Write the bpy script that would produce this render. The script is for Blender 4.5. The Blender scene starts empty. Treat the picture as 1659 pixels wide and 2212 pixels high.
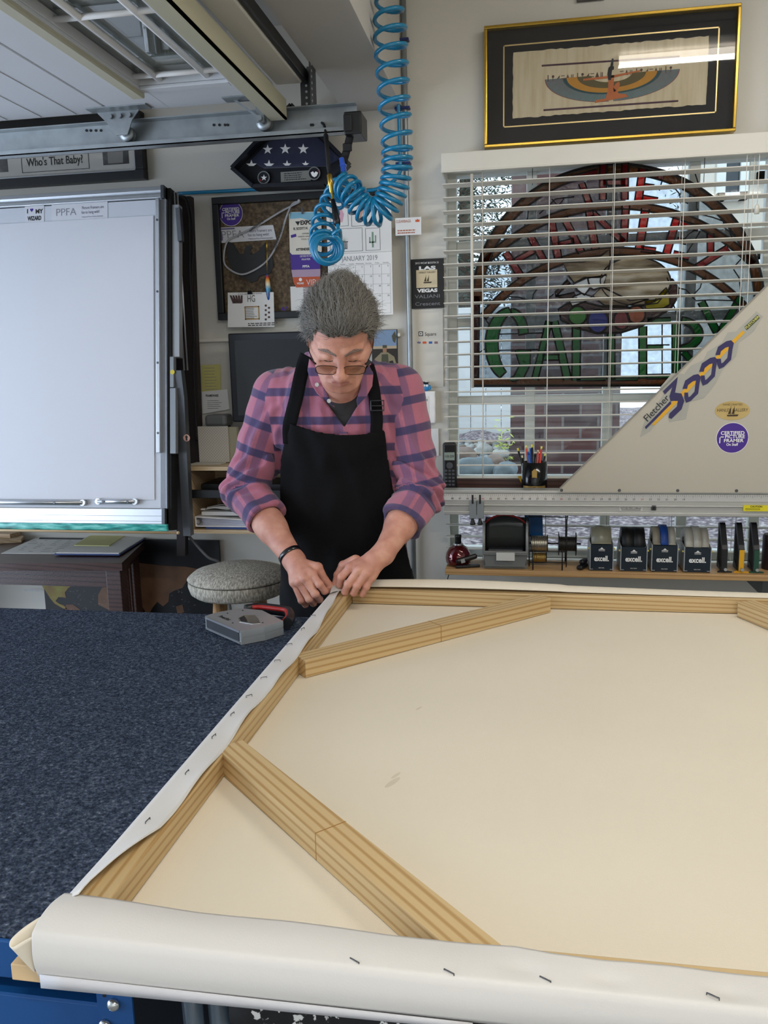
import bpy, bmesh, math, random
import numpy as np
from mathutils import Vector, Matrix
random.seed(7)
PI = math.pi
rad = math.radians
C = bpy.context.scene.collection
SC = bpy.context.scene

# ------------------------------------------------------------ camera, world, exposure
CAM = Vector((0, 0, 1.45))
YAW, PITCH, ROLL, F = rad(9.935), rad(9.875), rad(-1.27), 1790.0
RM = Matrix.Rotation(YAW, 3, 'Z') @ Matrix.Rotation(PI / 2 - PITCH, 3, 'X') @ Matrix.Rotation(ROLL, 3, 'Z')
cam = bpy.data.cameras.new('camera')
camo = bpy.data.objects.new('camera', cam)
C.objects.link(camo)
camo.matrix_world = Matrix.Translation(CAM) @ RM.to_4x4()
cam.sensor_fit = 'VERTICAL'
cam.sensor_height = 24
cam.lens = 24 * F / 2212
cam.clip_start = 0.02
SC.camera = camo

SC.view_settings.view_transform = 'Standard'
SC.view_settings.look = 'None'
SC.view_settings.gamma = 1
SC.view_settings.use_curve_mapping = False
SC.view_settings.exposure = 0.12
SC.cycles.use_denoising = True
SC.cycles.max_bounces = 7
SC.cycles.use_adaptive_sampling = True
SC.cycles.adaptive_threshold = 0.03
SC.cycles.transparent_max_bounces = 14
SC.cycles.caustics_reflective = False
SC.cycles.caustics_refractive = False
SC.cycles.sample_clamp_indirect = 6

world = bpy.data.worlds.new('overcast_sky')
SC.world = world
world.use_nodes = True
wn = world.node_tree.nodes
wl = world.node_tree.links
bg = wn['Background']
bg.inputs['Color'].default_value = (0.74, 0.84, 1.0, 1)
bg.inputs['Strength'].default_value = 2.6

def area(name, loc, rot, sx, sy, power, color=(1, 1, 1)):
    l = bpy.data.lights.new(name, 'AREA')
    l.shape = 'RECTANGLE'; l.size = sx; l.size_y = sy; l.energy = power; l.color = color
    o = bpy.data.objects.new(name, l); C.objects.link(o)
    o.location = loc; o.rotation_euler = rot
    return o
# daylight through the open garage doorway on the left; unseen bluish fill light behind the camera, at a closed wall
garage_day = area('garage_daylight', (-4.1, 0.0, 1.15), (0, -PI / 2, 0), 2.1, 4.4, 105, (0.66, 0.79, 1.0))
front_fill = area('behind_camera_fill', (0.5, -2.5, 1.4), (-PI / 2 + PI, 0, 0), 2.6, 2.0, 10, (0.78, 0.87, 1.0))
TUBE_W = 26
for i, (x, y) in enumerate([(1.0, 1.72), (-1.5, -0.3), (1.3, -1.5), (0.1, -0.4)]):
    area('tube_light', (x, y, (2.9 if x > -0.43 else 2.62) - 0.11), (0, 0, 0), 1.2, 0.07, TUBE_W if i else TUBE_W * 0.5, (1.0, 0.95, 0.87))

# ------------------------------------------------------------ where a photo pixel meets a real plane
def ray(px, py):
    return RM @ Vector(((px - 829.5) / F, -(py - 1106) / F, -1))
def W(px, py, Y=3.0):
    r = ray(px, py); return CAM + r * (Y / r.y)
def T(px, py, z):
    r = ray(px, py); return CAM + r * ((z - CAM.z) / r.z)
def RC(x0, y0, x1, y1, Y):          # upright rectangle on plane Y from two photo corners -> x0,x1,z0,z1
    a, b = W(x0, y0, Y), W(x1, y1, Y)
    return a.x, b.x, b.z, a.z

# ------------------------------------------------------------ materials
def lin(c):
    if isinstance(c, str):
        c = tuple(int(c[i:i + 2], 16) / 255 for i in (0, 2, 4))
    return tuple(((v + 0.055) / 1.055) ** 2.4 if v > 0.04045 else v / 12.92 for v in c)
_M = {}
def mat(name, col, rough=0.6, metal=0.0, var=0.06, scale=25.0, bump=0.0, bscale=None, spec=0.5, coat=0.0, sheen=0.0):
    """procedural material: noise varies colour and roughness, optional noise bump"""
    if name in _M: return _M[name]
    m = bpy.data.materials.new(name); m.use_nodes = True
    nt = m.node_tree; N = nt.nodes; L = nt.links
    b = N['Principled BSDF']
    c = lin(col)
    tc = N.new('ShaderNodeTexCoord')
    nz = N.new('ShaderNodeTexNoise'); nz.inputs['Scale'].default_value = scale; nz.inputs['Detail'].default_value = 4
    L.new(tc.outputs['Object'], nz.inputs['Vector'])
    mx = N.new('ShaderNodeMix'); mx.data_type = 'RGBA'
    mx.inputs['A'].default_value = (*[v * (1 - var) for v in c], 1)
    mx.inputs['B'].default_value = (*[min(1, v * (1 + var)) for v in c], 1)
    L.new(nz.outputs['Fac'], mx.inputs['Factor'])
    L.new(mx.outputs['Result'], b.inputs['Base Color'])
    b.inputs['Roughness'].default_value = rough
    b.inputs['Metallic'].default_value = metal
    b.inputs['Specular IOR Level'].default_value = spec
    b.inputs['Coat Weight'].default_value = coat
    b.inputs['Sheen Weight'].default_value = sheen
    if bump:
        n2 = N.new('ShaderNodeTexNoise'); n2.inputs['Scale'].default_value = bscale or scale * 4
        n2.inputs['Detail'].default_value = 3
        L.new(tc.outputs['Object'], n2.inputs['Vector'])
        bp = N.new('ShaderNodeBump'); bp.inputs['Strength'].default_value = bump; bp.inputs['Distance'].default_value = 0.002
        L.new(n2.outputs['Fac'], bp.inputs['Height']); L.new(bp.outputs['Normal'], b.inputs['Normal'])
    _M[name] = m
    return m
def bsdf(m): return m.node_tree.nodes['Principled BSDF']
def ramp(N, stops, interp='LINEAR'):
    r = N.new('ShaderNodeValToRGB'); r.color_ramp.interpolation = interp
    e = r.color_ramp.elements
    while len(e) < len(stops): e.new(0.5)
    for k, (p, c) in enumerate(stops):
        e[k].position = p; e[k].color = (*lin(c), 1)
    return r
def noise_ramp(name, stops, scale, rough=0.6, stretch=(1, 1, 1), detail=4, bump=0.0, bscale=None, interp='LINEAR', dist=0.0, metal=0, coat=0):
    m = mat(name, 'ffffff', rough, metal, coat=coat, bump=bump, bscale=bscale, scale=scale)
    nt = m.node_tree; N = nt.nodes; L = nt.links
    tc = N.new('ShaderNodeTexCoord'); mp = N.new('ShaderNodeMapping'); mp.inputs['Scale'].default_value = stretch
    nz = N.new('ShaderNodeTexNoise'); nz.inputs['Scale'].default_value = scale; nz.inputs['Detail'].default_value = detail
    nz.inputs['Distortion'].default_value = dist
    r = ramp(N, stops, interp)
    L.new(tc.outputs['Object'], mp.inputs['Vector']); L.new(mp.outputs['Vector'], nz.inputs['Vector'])
    L.new(nz.outputs['Fac'], r.inputs['Fac']); L.new(r.outputs['Color'], bsdf(m).inputs['Base Color'])
    return m
def glass(name, tint='ffffff', refl=0.08, rough=0.02, diff=0.0, bump=0.0, bscale=60):
    """thin pane: tinted see-through plus a glossy reflection"""
    if name in _M: return _M[name]
    m = bpy.data.materials.new(name); m.use_nodes = True
    nt = m.node_tree; N = nt.nodes; L = nt.links
    N.remove(N['Principled BSDF'])
    out = N['Material Output']
    t = N.new('ShaderNodeBsdfTransparent'); g = N.new('ShaderNodeBsdfGlossy'); mx = N.new('ShaderNodeMixShader')
    tc = N.new('ShaderNodeTexCoord'); nz = N.new('ShaderNodeTexNoise'); nz.inputs['Scale'].default_value = bscale
    nz.inputs['Detail'].default_value = 3
    L.new(tc.outputs['Object'], nz.inputs['Vector'])
    c = lin(tint)
    r = N.new('ShaderNodeMix'); r.data_type = 'RGBA'
    v = 0.35 if bump else 0.02
    r.inputs['A'].default_value = (*[x * (1 - v) for x in c], 1); r.inputs['B'].default_value = (*c, 1)
    L.new(nz.outputs['Fac'], r.inputs['Factor']); L.new(r.outputs['Result'], t.inputs['Color'])
    g.inputs['Roughness'].default_value = rough
    lw = N.new('ShaderNodeLayerWeight'); lw.inputs['Blend'].default_value = 0.5
    pw = N.new('ShaderNodeMath'); pw.operation = 'POWER'; pw.inputs[1].default_value = 4.0
    mul = N.new('ShaderNodeMath'); mul.operation = 'MULTIPLY_ADD'; mul.inputs[1].default_value = 0.8; mul.inputs[2].default_value = refl; mul.use_clamp = True
    L.new(lw.outputs['Facing'], pw.inputs[0]); L.new(pw.outputs[0], mul.inputs[0]); L.new(mul.outputs[0], mx.inputs['Fac'])
    if bump:
        bp = N.new('ShaderNodeBump'); bp.inputs['Strength'].default_value = bump; bp.inputs['Distance'].default_value = 0.004
        L.new(nz.outputs['Fac'], bp.inputs['Height']); L.new(bp.outputs['Normal'], g.inputs['Normal'])
    base = t
    if diff:
        d = N.new('ShaderNodeBsdfDiffuse'); d.inputs['Color'].default_value = (*c, 1); base = N.new('ShaderNodeMixShader'); base.inputs[0].default_value = diff
        tl = N.new('ShaderNodeBsdfTranslucent'); tl.inputs['Color'].default_value = (*c, 1); ms = N.new('ShaderNodeMixShader'); ms.inputs[0].default_value = 0.5
        L.new(d.outputs[0], ms.inputs[1]); L.new(tl.outputs[0], ms.inputs[2])
        L.new(t.outputs[0], base.inputs[1]); L.new(ms.outputs[0], base.inputs[2])
    L.new(base.outputs[0], mx.inputs[1]); L.new(g.outputs[0], mx.inputs[2]); L.new(mx.outputs[0], out.inputs['Surface'])
    _M[name] = m
    return m
def wood(name, light, dark, axis='X', scale=1.0, rough=0.45, rings=55, knots=0.0):
    """straight grain running along an axis"""
    if name in _M: return _M[name]
    m = mat(name, light, rough, bump=0.15, bscale=200)
    nt = m.node_tree; N = nt.nodes; L = nt.links
    tc = N.new('ShaderNodeTexCoord'); mp = N.new('ShaderNodeMapping')
    s = {'X': (0.35, 1, 1), 'Y': (1, 0.35, 1), 'Z': (1, 1, 0.35)}[axis]
    mp.inputs['Scale'].default_value = [v * scale for v in s]
    wv = N.new('ShaderNodeTexWave'); wv.wave_type = 'BANDS'
    wv.bands_direction = 'DIAGONAL'
    if axis == 'X': mp.inputs['Scale'].default_value = (0.02 * scale, scale, scale * 1.3)
    if axis == 'Y': mp.inputs['Scale'].default_value = (scale, 0.02 * scale, scale * 1.3)
    if axis == 'Z': mp.inputs['Scale'].default_value = (scale, scale * 1.3, 0.02 * scale)
    wv.inputs['Scale'].default_value = rings; wv.inputs['Distortion'].default_value = 5
    wv.inputs['Detail'].default_value = 2.5; wv.inputs['Detail Scale'].default_value = 0.35
    r = ramp(N, [(0.0, dark), (0.45, light), (1.0, light)])
    L.new(tc.outputs['Object'], mp.inputs['Vector']); L.new(mp.outputs['Vector'], wv.inputs['Vector'])
    L.new(wv.outputs['Fac'], r.inputs['Fac'])
    nz = N.new('ShaderNodeTexNoise'); nz.inputs['Scale'].default_value = 9
    L.new(mp.outputs['Vector'], nz.inputs['Vector'])
    mx = N.new('ShaderNodeMix'); mx.data_type = 'RGBA'; mx.blend_type = 'MULTIPLY'; mx.inputs['Factor'].default_value = 0.35
    L.new(r.outputs['Color'], mx.inputs['A']); L.new(nz.outputs['Fac'], mx.inputs['B'])
    g = N.new('ShaderNodeGamma'); g.inputs['Gamma'].default_value = 0.9
    L.new(mx.outputs['Result'], g.inputs['Color']); L.new(g.outputs['Color'], bsdf(m).inputs['Base Color'])
    return m
def emis(name, col, s):
    m = mat(name, col)
    b = bsdf(m); b.inputs['Emission Color'].default_value = (*lin(col), 1); b.inputs['Emission Strength'].default_value = s
    return m

# ------------------------------------------------------------ mesh builder
class MB:
    def __init__(s): s.v = []; s.f = []; s.mi = []; s.sm = []; s.M = Matrix.Identity(4); s.cur = 0
    def add(s, vs, fs, smooth=False):
        k = len(s.v); M = s.M
        s.v += [M @ Vector(p) for p in vs]
        s.f += [tuple(i + k for i in f) for f in fs]
        s.mi += [s.cur] * len(fs); s.sm += [smooth] * len(fs)
        return s
    def box(s, x0, x1, y0, y1, z0, z1, bev=0.0):
        x0, x1 = sorted((x0, x1)); y0, y1 = sorted((y0, y1)); z0, z1 = sorted((z0, z1))
        b = min(bev, (x1 - x0) / 2.1, (y1 - y0) / 2.1, (z1 - z0) / 2.1)
        if b <= 0:
            vs = [(x, y, z) for x in (x0, x1) for y in (y0, y1) for z in (z0, z1)]
            return s.add(vs, [(0, 1, 3, 2), (4, 6, 7, 5), (0, 4, 5, 1), (2, 3, 7, 6), (0, 2, 6, 4), (1, 5, 7, 3)])
        bm = bmesh.new(); bmesh.ops.create_cube(bm, size=1)
        for v in bm.verts:
            v.co = Vector(((x0 + x1) / 2 + v.co.x * (x1 - x0), (y0 + y1) / 2 + v.co.y * (y1 - y0), (z0 + z1) / 2 + v.co.z * (z1 - z0)))
        bmesh.ops.bevel(bm, geom=bm.edges[:], offset=b, segments=2, affect='EDGES', profile=0.5)
        bm.verts.index_update()
        s.add([v.co.copy() for v in bm.verts], [[v.index for v in f.verts] for f in bm.faces]); bm.free()
        return s
    def cbox(s, c, size, bev=0.0):
        return s.box(c[0] - size[0] / 2, c[0] + size[0] / 2, c[1] - size[1] / 2, c[1] + size[1] / 2, c[2] - size[2] / 2, c[2] + size[2] / 2, bev)
    def beam(s, a, b, w, h, up=(0, 0, 1), bev=0.0):
        """box running from a to b, width w sideways, height h along up"""
        a, b = Vector(a), Vector(b); d = (b - a); L = d.length; d.normalize()
        u = Vector(up); sd = d.cross(u).normalized(); u = sd.cross(d)
        M = Matrix((d, sd, u)).transposed().to_4x4(); M.translation = a
        o = s.M; s.M = o @ M; s.box(0, L, -w / 2, w / 2, -h / 2, h / 2, bev); s.M = o
        return s
    def prism(s, pts, O, U, V, th):
        """polygon pts (u,v) at origin O with axes U,V, thickened along UxV by th (one side)"""
        O, U, V = Vector(O), Vector(U), Vector(V); n = U.cross(V).normalized()
        a = [O + U * p[0] + V * p[1] for p in pts]; b = [p + n * th for p in a]; k = len(pts)
        ar = sum(pts[i][0] * pts[(i + 1) % k][1] - pts[(i + 1) % k][0] * pts[i][1] for i in range(k))
        fs = []
        tri = __import__('mathutils').geometry.tessellate_polygon([[Vector((p[0], p[1], 0)) for p in pts]])
        for t in tri:
            t = list(t); t2 = [pts[i] for i in t]
            o = (t2[1][0] - t2[0][0]) * (t2[2][1] - t2[0][1]) - (t2[2][0] - t2[0][0]) * (t2[1][1] - t2[0][1])
            if o < 0: t.reverse()
            fs.append(tuple(i + k for i in t)); fs.append(tuple(reversed(t)))
        for i in range(k):
            j = (i + 1) % k
            fs.append((i, j, j + k, i + k) if ar > 0 else (j, i, i + k, j + k))
        return s.add(a + b, fs)
    def plate(s, pts, Y, th):
        """upright outline of (x,z) world points at front plane Y, thickness th away from camera"""
        return s.prism([(p[0], p[1]) for p in pts], (0, Y + th, 0), (1, 0, 0), (0, 0, 1), th) if th > 0 else s
    def slab(s, pts, z, th):
        """flat outline of (x,y) points with bottom at z"""
        return s.prism(pts, (0, 0, z), (1, 0, 0), (0, 1, 0), th)
    def tube(s, path, r, n=8, cap=True, closed=False, flat=1.0, up=None):
        P = [Vector(p) for p in path]; m = len(P)
        rr = r if isinstance(r, (list, tuple)) else [r] * m
        vs = []; nrm = None
        for i in range(m):
            if closed: t = P[(i + 1) % m] - P[i - 1]
            else: t = P[min(i + 1, m - 1)] - P[max(i - 1, 0)]
            if t.length < 1e-9: t = Vector((0, 0, 1))
            t.normalize()
            if nrm is None:
                a = Vector(up) if up else (Vector((0, 0, 1)) if abs(t.z) < 0.9 else Vector((1, 0, 0)))
                nrm = (a - t * a.dot(t)).normalized()
            else:
                nrm = (nrm - t * nrm.dot(t))
                nrm = nrm.normalized() if nrm.length > 1e-6 else t.orthogonal().normalized()
            bn = t.cross(nrm)
            for k in range(n):
                a = 2 * PI * k / n
                vs.append(P[i] + nrm * (math.cos(a) * rr[i] * flat) + bn * (math.sin(a) * rr[i]))
        fs = []
        for i in range(m if closed else m - 1):
            j = (i + 1) % m
            for k in range(n):
                l = (k + 1) % n
                fs.append((i * n + k, i * n + l, j * n + l, j * n + k))
        s.add(vs, fs, True)
        if cap and not closed:
            k = len(s.v) - len(vs)
            s.f.append(tuple(reversed(range(k, k + n)))); s.f.append(tuple(range(k + (m - 1) * n, k + m * n)))
            s.mi += [s.cur] * 2; s.sm += [False] * 2
        return s
    def lathe(s, prof, c=(0, 0, 0), axis='Z', n=32, cap=True, sm=True):
        """profile of (radius, height) about an axis through c"""
        c = Vector(c)
        e = {'Z': (Vector((1, 0, 0)), Vector((0, 1, 0)), Vector((0, 0, 1))), 'Y': (Vector((1, 0, 0)), Vector((0, 0, -1)), Vector((0, 1, 0))),
             'X': (Vector((0, 1, 0)), Vector((0, 0, 1)), Vector((1, 0, 0)))}[axis] if isinstance(axis, str) else axis
        vs = []; m = len(prof)
        for r, h in prof:
            for k in range(n):
                a = 2 * PI * k / n
                vs.append(c + e[0] * (math.cos(a) * r) + e[1] * (math.sin(a) * r) + e[2] * h)
        fs = [(i * n + k, i * n + (k + 1) % n, (i + 1) * n + (k + 1) % n, (i + 1) * n + k) for i in range(m - 1) for k in range(n)]
        k0 = len(s.v); s.add(vs, fs, sm)
        if cap:
            s.f.append(tuple(reversed(range(k0, k0 + n)))); s.f.append(tuple(range(k0 + (m - 1) * n, k0 + m * n)))
            s.mi += [s.cur] * 2; s.sm += [False] * 2
        return s
    def ball(s, c, r, n=16, m=10, stretch=(1, 1, 1)):
        c = Vector(c)
        prof = []
        vs = [c + Vector((0, 0, -r * stretch[2]))]
        for i in range(1, m):
            t = -PI / 2 + PI * i / m
            for k in range(n):
                a = 2 * PI * k / n
                vs.append(c + Vector((math.cos(a) * math.cos(t) * r * stretch[0], math.sin(a) * math.cos(t) * r * stretch[1], math.sin(t) * r * stretch[2])))
        vs.append(c + Vector((0, 0, r * stretch[2])))
        fs = [(0, 1 + (k + 1) % n, 1 + k) for k in range(n)]
        for i in range(m - 2):
            for k in range(n):
                a = 1 + i * n + k; b = 1 + i * n + (k + 1) % n
                fs.append((a, b, b + n, a + n))
        l = len(vs) - 1; q = 1 + (m - 2) * n
        fs += [(l, q + k, q + (k + 1) % n) for k in range(n)]
        return s.add(vs, fs, True)
    def grid(s, fn, nu, nv, smooth=True, th=0.0):
        """surface fn(u,v) for u,v in 0..1"""
        P = [[Vector(fn(i / nu, j / nv)) for j in range(nv + 1)] for i in range(nu + 1)]
        vs = [p for r in P for p in r]; w = nv + 1
        fs = [(i * w + j, (i + 1) * w + j, (i + 1) * w + j + 1, i * w + j + 1) for i in range(nu) for j in range(nv)]
        if th:
            nr = []
            for i in range(nu + 1):
                for j in range(nv + 1):
                    du = P[min(i + 1, nu)][j] - P[max(i - 1, 0)][j]; dv = P[i][min(j + 1, nv)] - P[i][max(j - 1, 0)]
                    c = du.cross(dv); nr.append(c.normalized() if c.length > 1e-12 else Vector((0, 0, 1)))
            k = len(vs); vs = vs + [p - q * th for p, q in zip(vs, nr)]
            fs2 = [tuple(reversed([i + k for i in f])) for f in fs]
            ed = []
            for i in range(nu):
                ed.append((i * w, (i + 1) * w)); ed.append(((i + 1) * w + nv, i * w + nv))
            for j in range(nv):
                ed.append((j + 1, j)); ed.append((nu * w + j, nu * w + j + 1))
            fs = fs + fs2 + [(b, a, a + k, b + k) for a, b in ed]
        return s.add(vs, fs, smooth)
    def text(s, t, O, size, U=(1, 0, 0), V=(0, 0, 1), width=None, bold=0.0, shear=0.0, align='CENTER', th=0.0):
        """flat lettering; O = baseline anchor, size = font size, U right and V up in the world"""
        cu = bpy.data.curves.new('t', 'FONT'); cu.body = t; cu.size = 1; cu.offset = bold; cu.shear = shear
        cu.align_x = align; cu.extrude = 0; cu.resolution_u = 3; cu.fill_mode = 'FRONT'
        ob = bpy.data.objects.new('t', cu)
        me = bpy.data.meshes.new_from_object(ob)
        U, V, O = Vector(U), Vector(V), Vector(O)
        xs = [v.co.x for v in me.vertices] or [0, 1]
        k = 1.0
        if width: k = width / max(1e-6, (max(xs) - min(xs)) * size)
        s.add([O + U * (v.co.x * size * k) + V * (v.co.y * size) for v in me.vertices], [tuple(p.vertices) for p in me.polygons])
        bpy.data.objects.remove(ob); bpy.data.curves.remove(cu); bpy.data.meshes.remove(me)
        return s
    def build(s, name, mats, parent=None, loc=None, clean=False):
        me = bpy.data.meshes.new(name)
        O = Vector(loc) if loc is not None else Vector((0, 0, 0))
        me.from_pydata([v - O for v in s.v], [], s.f)
        for m in (mats if isinstance(mats, (list, tuple)) else [mats]): me.materials.append(m)
        me.polygons.foreach_set('material_index', s.mi)
        me.polygons.foreach_set('use_smooth', s.sm)
        me.validate(); me.update()
        o = bpy.data.objects.new(name, me); C.objects.link(o)
        o.location = O
        if parent is not None:
            o.parent = parent; o.location = O - wloc(parent)
        return o
def wloc(o):
    v = Vector((0, 0, 0))
    while o is not None: v += o.location; o = o.parent
    return v
def tag(o, label=None, cat=None, group=None, kind=None):
    if label: o['label'] = label
    if cat: o['category'] = cat
    if group: o['group'] = group
    if kind: o['kind'] = kind
    return o
def empty(name, loc, label=None, cat=None, group=None):
    o = bpy.data.objects.new(name, None); C.objects.link(o); o.location = loc
    o.empty_display_size = 0.05
    return tag(o, label, cat, group)
def copy_tree(o, parent=None):
    c = o.copy(); C.objects.link(c)
    if parent is not None: c.parent = parent
    for ch in list(o.children): copy_tree(ch, c)
    return c
def struct(mb, name, m, loc=None):
    return tag(mb.build(name, m, None, loc), kind='structure')
def bez(P, n=12):
    """Catmull-Rom through points"""
    P = [Vector(p) for p in P]; out = []
    for i in range(len(P) - 1):
        p0 = P[max(i - 1, 0)]; p1 = P[i]; p2 = P[i + 1]; p3 = P[min(i + 2, len(P) - 1)]
        for k in range(n):
            t = k / n
            out.append(0.5 * ((2 * p1) + (p2 - p0) * t + (2 * p0 - 5 * p1 + 4 * p2 - p3) * t * t + (3 * p1 - p0 - 3 * p2 + p3) * t ** 3))
    out.append(P[-1]); return out

# shared materials
M_wall = mat('wall_paint', 'd3d0c6', 0.75, var=0.03, scale=3, bump=0.12, bscale=180)
M_white = mat('white_paint', 'dedbd0', 0.5, var=0.02, scale=8)
M_ceil = mat('ceiling_paint', 'c3c0ba', 0.85, var=0.03, scale=3, bump=0.1, bscale=160)
M_alu = mat('aluminium', 'c9ccd0', 0.32, 0.85, var=0.05, scale=40)
M_alud = mat('dull_aluminium', 'a9acae', 0.45, 0.6, var=0.06, scale=30)
M_galv = noise_ramp('galvanised_steel', [(0.3, '8f9496'), (0.7, 'a4aaab')], 18, 0.42, metal=0.75)
M_steel = mat('dark_steel', '5c5f62', 0.4, 0.8, var=0.15, scale=30)
M_black = mat('black_plastic', '101113', 0.42, var=0.2, scale=30)
M_blackm = mat('matte_black', '0c0c0e', 0.7, var=0.2, scale=30)
M_paper = mat('white_paper', 'e9e9e6', 0.7, var=0.015, scale=12)
M_ink = mat('black_ink', '1a1a1c', 0.6, var=0.05)
M_grey_ink = mat('grey_ink', '8a8b8e', 0.6, var=0.05)
M_gold = mat('brass', 'c9a54c', 0.3, 0.9, var=0.1, scale=50)
M_purple = mat('purple_sticker', '44238c', 0.45, var=0.04, scale=20)
M_wht = mat('white_print', 'f4f3f0', 0.55, var=0.01)
M_maple = wood('maple_veneer', 'd9bd92', 'c7a87a', 'X', 1, 0.45, 30)
# ------------------------------------------------------------ room shell
XL, XR, YF, YB = -4.2, 3.2, -2.7, 3.0
ZC, ZCL = 2.9, 2.62
WX0, WX1, WZ0, WZ1 = -0.285, 1.45, 0.74, 2.14      # window opening
M_floor = noise_ramp('concrete_floor', [(0.3, '6d6b68'), (0.7, '86847f')], 3, 0.5, bump=0.1, bscale=60)
struct(MB().box(XL, XR, YF, YB + 0.2, -0.1, 0), 'floor', M_floor)
w = MB()
w.box(XL - 0.15, WX0, YB, YB + 0.16, 0, ZC); w.box(WX1, XR + 0.15, YB, YB + 0.16, 0, ZC)
w.box(WX0, WX1, YB, YB + 0.16, WZ1, ZC); w.box(WX0, WX1, YB, YB + 0.16, 0, WZ0)
struct(w, 'wall_back', M_wall)
struct(MB().box(XR, XR + 0.15, YF, YB, 0, ZC), 'wall_right', M_wall)
w = MB(); w.box(XL, XL - 0.15, YF, -2.2, 0, ZC); w.box(XL, XL - 0.15, 2.55, YB, 0, ZC); w.box(XL, XL - 0.15, -2.2, 2.55, 2.15, ZC)
struct(w, 'wall_left', M_wall)
struct(MB().box(XL - 0.15, XR + 0.15, YF, YF - 0.15, 0, ZC), 'wall_front', M_wall)
w = MB(); w.box(-0.43, XR, YF, YB, ZC, ZC + 0.1)
w.box(XL, -0.63, YF, YB, ZCL, ZC + 0.1)
struct(w, 'ceiling', M_ceil)
struct(MB().box(-0.63, -0.43, YF, YB, 2.322, ZC + 0.1), 'ceiling_beam', M_ceil)
# thin ledge moulding on the wall above the desk
a = W(418, 733, 3.0); b = W(500, 733, 3.0)
struct(MB().box(a.x, -0.45, 2.985, 3.0, a.z - 0.012, a.z, 0.002), 'trim_1', M_white)
# ceiling lamps (out of frame, mirrored in the glass of the picture)
M_tube = emis('fluorescent_tube', 'fff4e4', 9)
M_shade = mat('lamp_housing', 'e8e8e6', 0.5)
for i, (x, y) in enumerate([(1.0, 1.72), (-1.5, -0.3), (1.3, -1.5), (0.1, -0.4)]):
    zc = ZC if x > -0.43 else ZCL
    t = empty('ceiling_lamp', (x, y, zc), ['white fluorescent ceiling lamp nearest the window wall', 'white fluorescent ceiling lamp above the open garage side', 'white fluorescent ceiling lamp at the right rear of the room', 'white fluorescent ceiling lamp behind the camera over the canvas'][i], 'ceiling lamp', 'fluorescent ceiling lamps')
    MB().box(x - 0.65, x + 0.65, y - 0.13, y + 0.13, zc - 0.06, zc, 0.01).build('housing', M_shade, t)
    for d in (0.0,):
        MB().tube([(x - 0.6, y + d, zc - 0.085), (x + 0.6, y + d, zc - 0.085)], 0.016, 10).build('tube', M_tube, t)

# ------------------------------------------------------------ window
def mull(mb, x0, x1, z0, z1, y0=3.085, y1=3.12): mb.box(x0, x1, y0, y1, z0, z1, 0.003)
fr = MB(); y0, y1 = 3.08, 3.14
fr.box(WX0, WX0 + 0.03, y0, y1, WZ0, WZ1); fr.box(WX1 - 0.03, WX1, y0, y1, WZ0, WZ1)
fr.box(WX0 + 0.03, WX1 - 0.03, y0, y1, WZ1 - 0.03, WZ1); fr.box(WX0 + 0.03, WX1 - 0.03, y0, y1, WZ0, WZ0 + 0.03)
for px in (1147, 1318, 1491):
    x = W(px, 600, 3.1).x; mull(fr, x - 0.018, x + 0.018, WZ0 + 0.03, WZ1 - 0.03)
for py in (528, 694, 863, 1035):
    z = W(1100, py, 3.1).z; mull(fr, WX0 + 0.03, WX1 - 0.03, z - 0.016, z + 0.016, 3.086, 3.119)
x = W(1655, 600, 3.1).x; mull(fr, x - 0.018, x + 0.018, WZ0 + 0.03, WZ1 - 0.03)
win = struct(fr, 'window_1', mat('window_frame_paint', 'd5d8d2', 0.45))
g = MB().box(WX0 + 0.01, WX1 - 0.01, 3.101, 3.104, WZ0 + 0.01, WZ1 - 0.01).build('window_pane', glass('window_glass', 'f4f8f6', 0.025), win)
tag(g, kind='structure')
struct(MB().box(WX0 - 0.004, WX1, 2.97, 3.08, WZ0 - 0.02, WZ0, 0.003), 'trim_2', M_white)

# ------------------------------------------------------------ outdoors beyond the window
M_gravel = noise_ramp('gravel', [(0.3, '3a3338'), (0.45, '6b6066'), (0.55, '8b8286'), (0.72, 'c2bcb9')], 38, 0.9, bump=1.0, bscale=45)
g = MB().grid(lambda u, v: (-4 + 12 * u, 3.25 + 9 * v, 0.50 + 0.33 * min(1, v * 2.2) + 0.03 * math.sin(u * 40) * math.sin(v * 33)), 60, 40, th=0)
tag(struct(g, 'ground', M_gravel))
brick = mat('weathered_brick', '6a4a48', 0.9, bump=0.4, bscale=60)
nt = brick.node_tree; N = nt.nodes; L = nt.links
br = N.new('ShaderNodeTexBrick'); tc = N.new('ShaderNodeTexCoord'); mp = N.new('ShaderNodeMapping'); mp.inputs['Rotation'].default_value = (PI / 2, 0, 0)
L.new(tc.outputs['Object'], mp.inputs['Vector']); L.new(mp.outputs['Vector'], br.inputs['Vector'])
br.inputs['Scale'].default_value = 1.0; br.inputs['Brick Width'].default_value = 0.22; br.inputs['Row Height'].default_value = 0.075; br.inputs['Mortar Size'].default_value = 0.008
br.inputs['Color1'].default_value = (*lin('61403e'), 1); br.inputs['Color2'].default_value = (*lin('3c3134'), 1); br.inputs['Mortar'].default_value = (*lin('75706e'), 1)
nz = N.new('ShaderNodeTexNoise'); nz.inputs['Scale'].default_value = 2.2; nz.inputs['Detail'].default_value = 5; L.new(tc.outputs['Object'], nz.inputs['Vector'])
rp = ramp(N, [(0.5, '000000'), (0.62, 'ffffff')]); L.new(nz.outputs['Fac'], rp.inputs['Fac'])
mx = N.new('ShaderNodeMix'); mx.data_type = 'RGBA'; L.new(rp.outputs['Color'], mx.inputs['Factor']); L.new(br.outputs['Color'], mx.inputs['A'])
mx.inputs['B'].default_value = (*lin('827a77'), 1)
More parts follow.
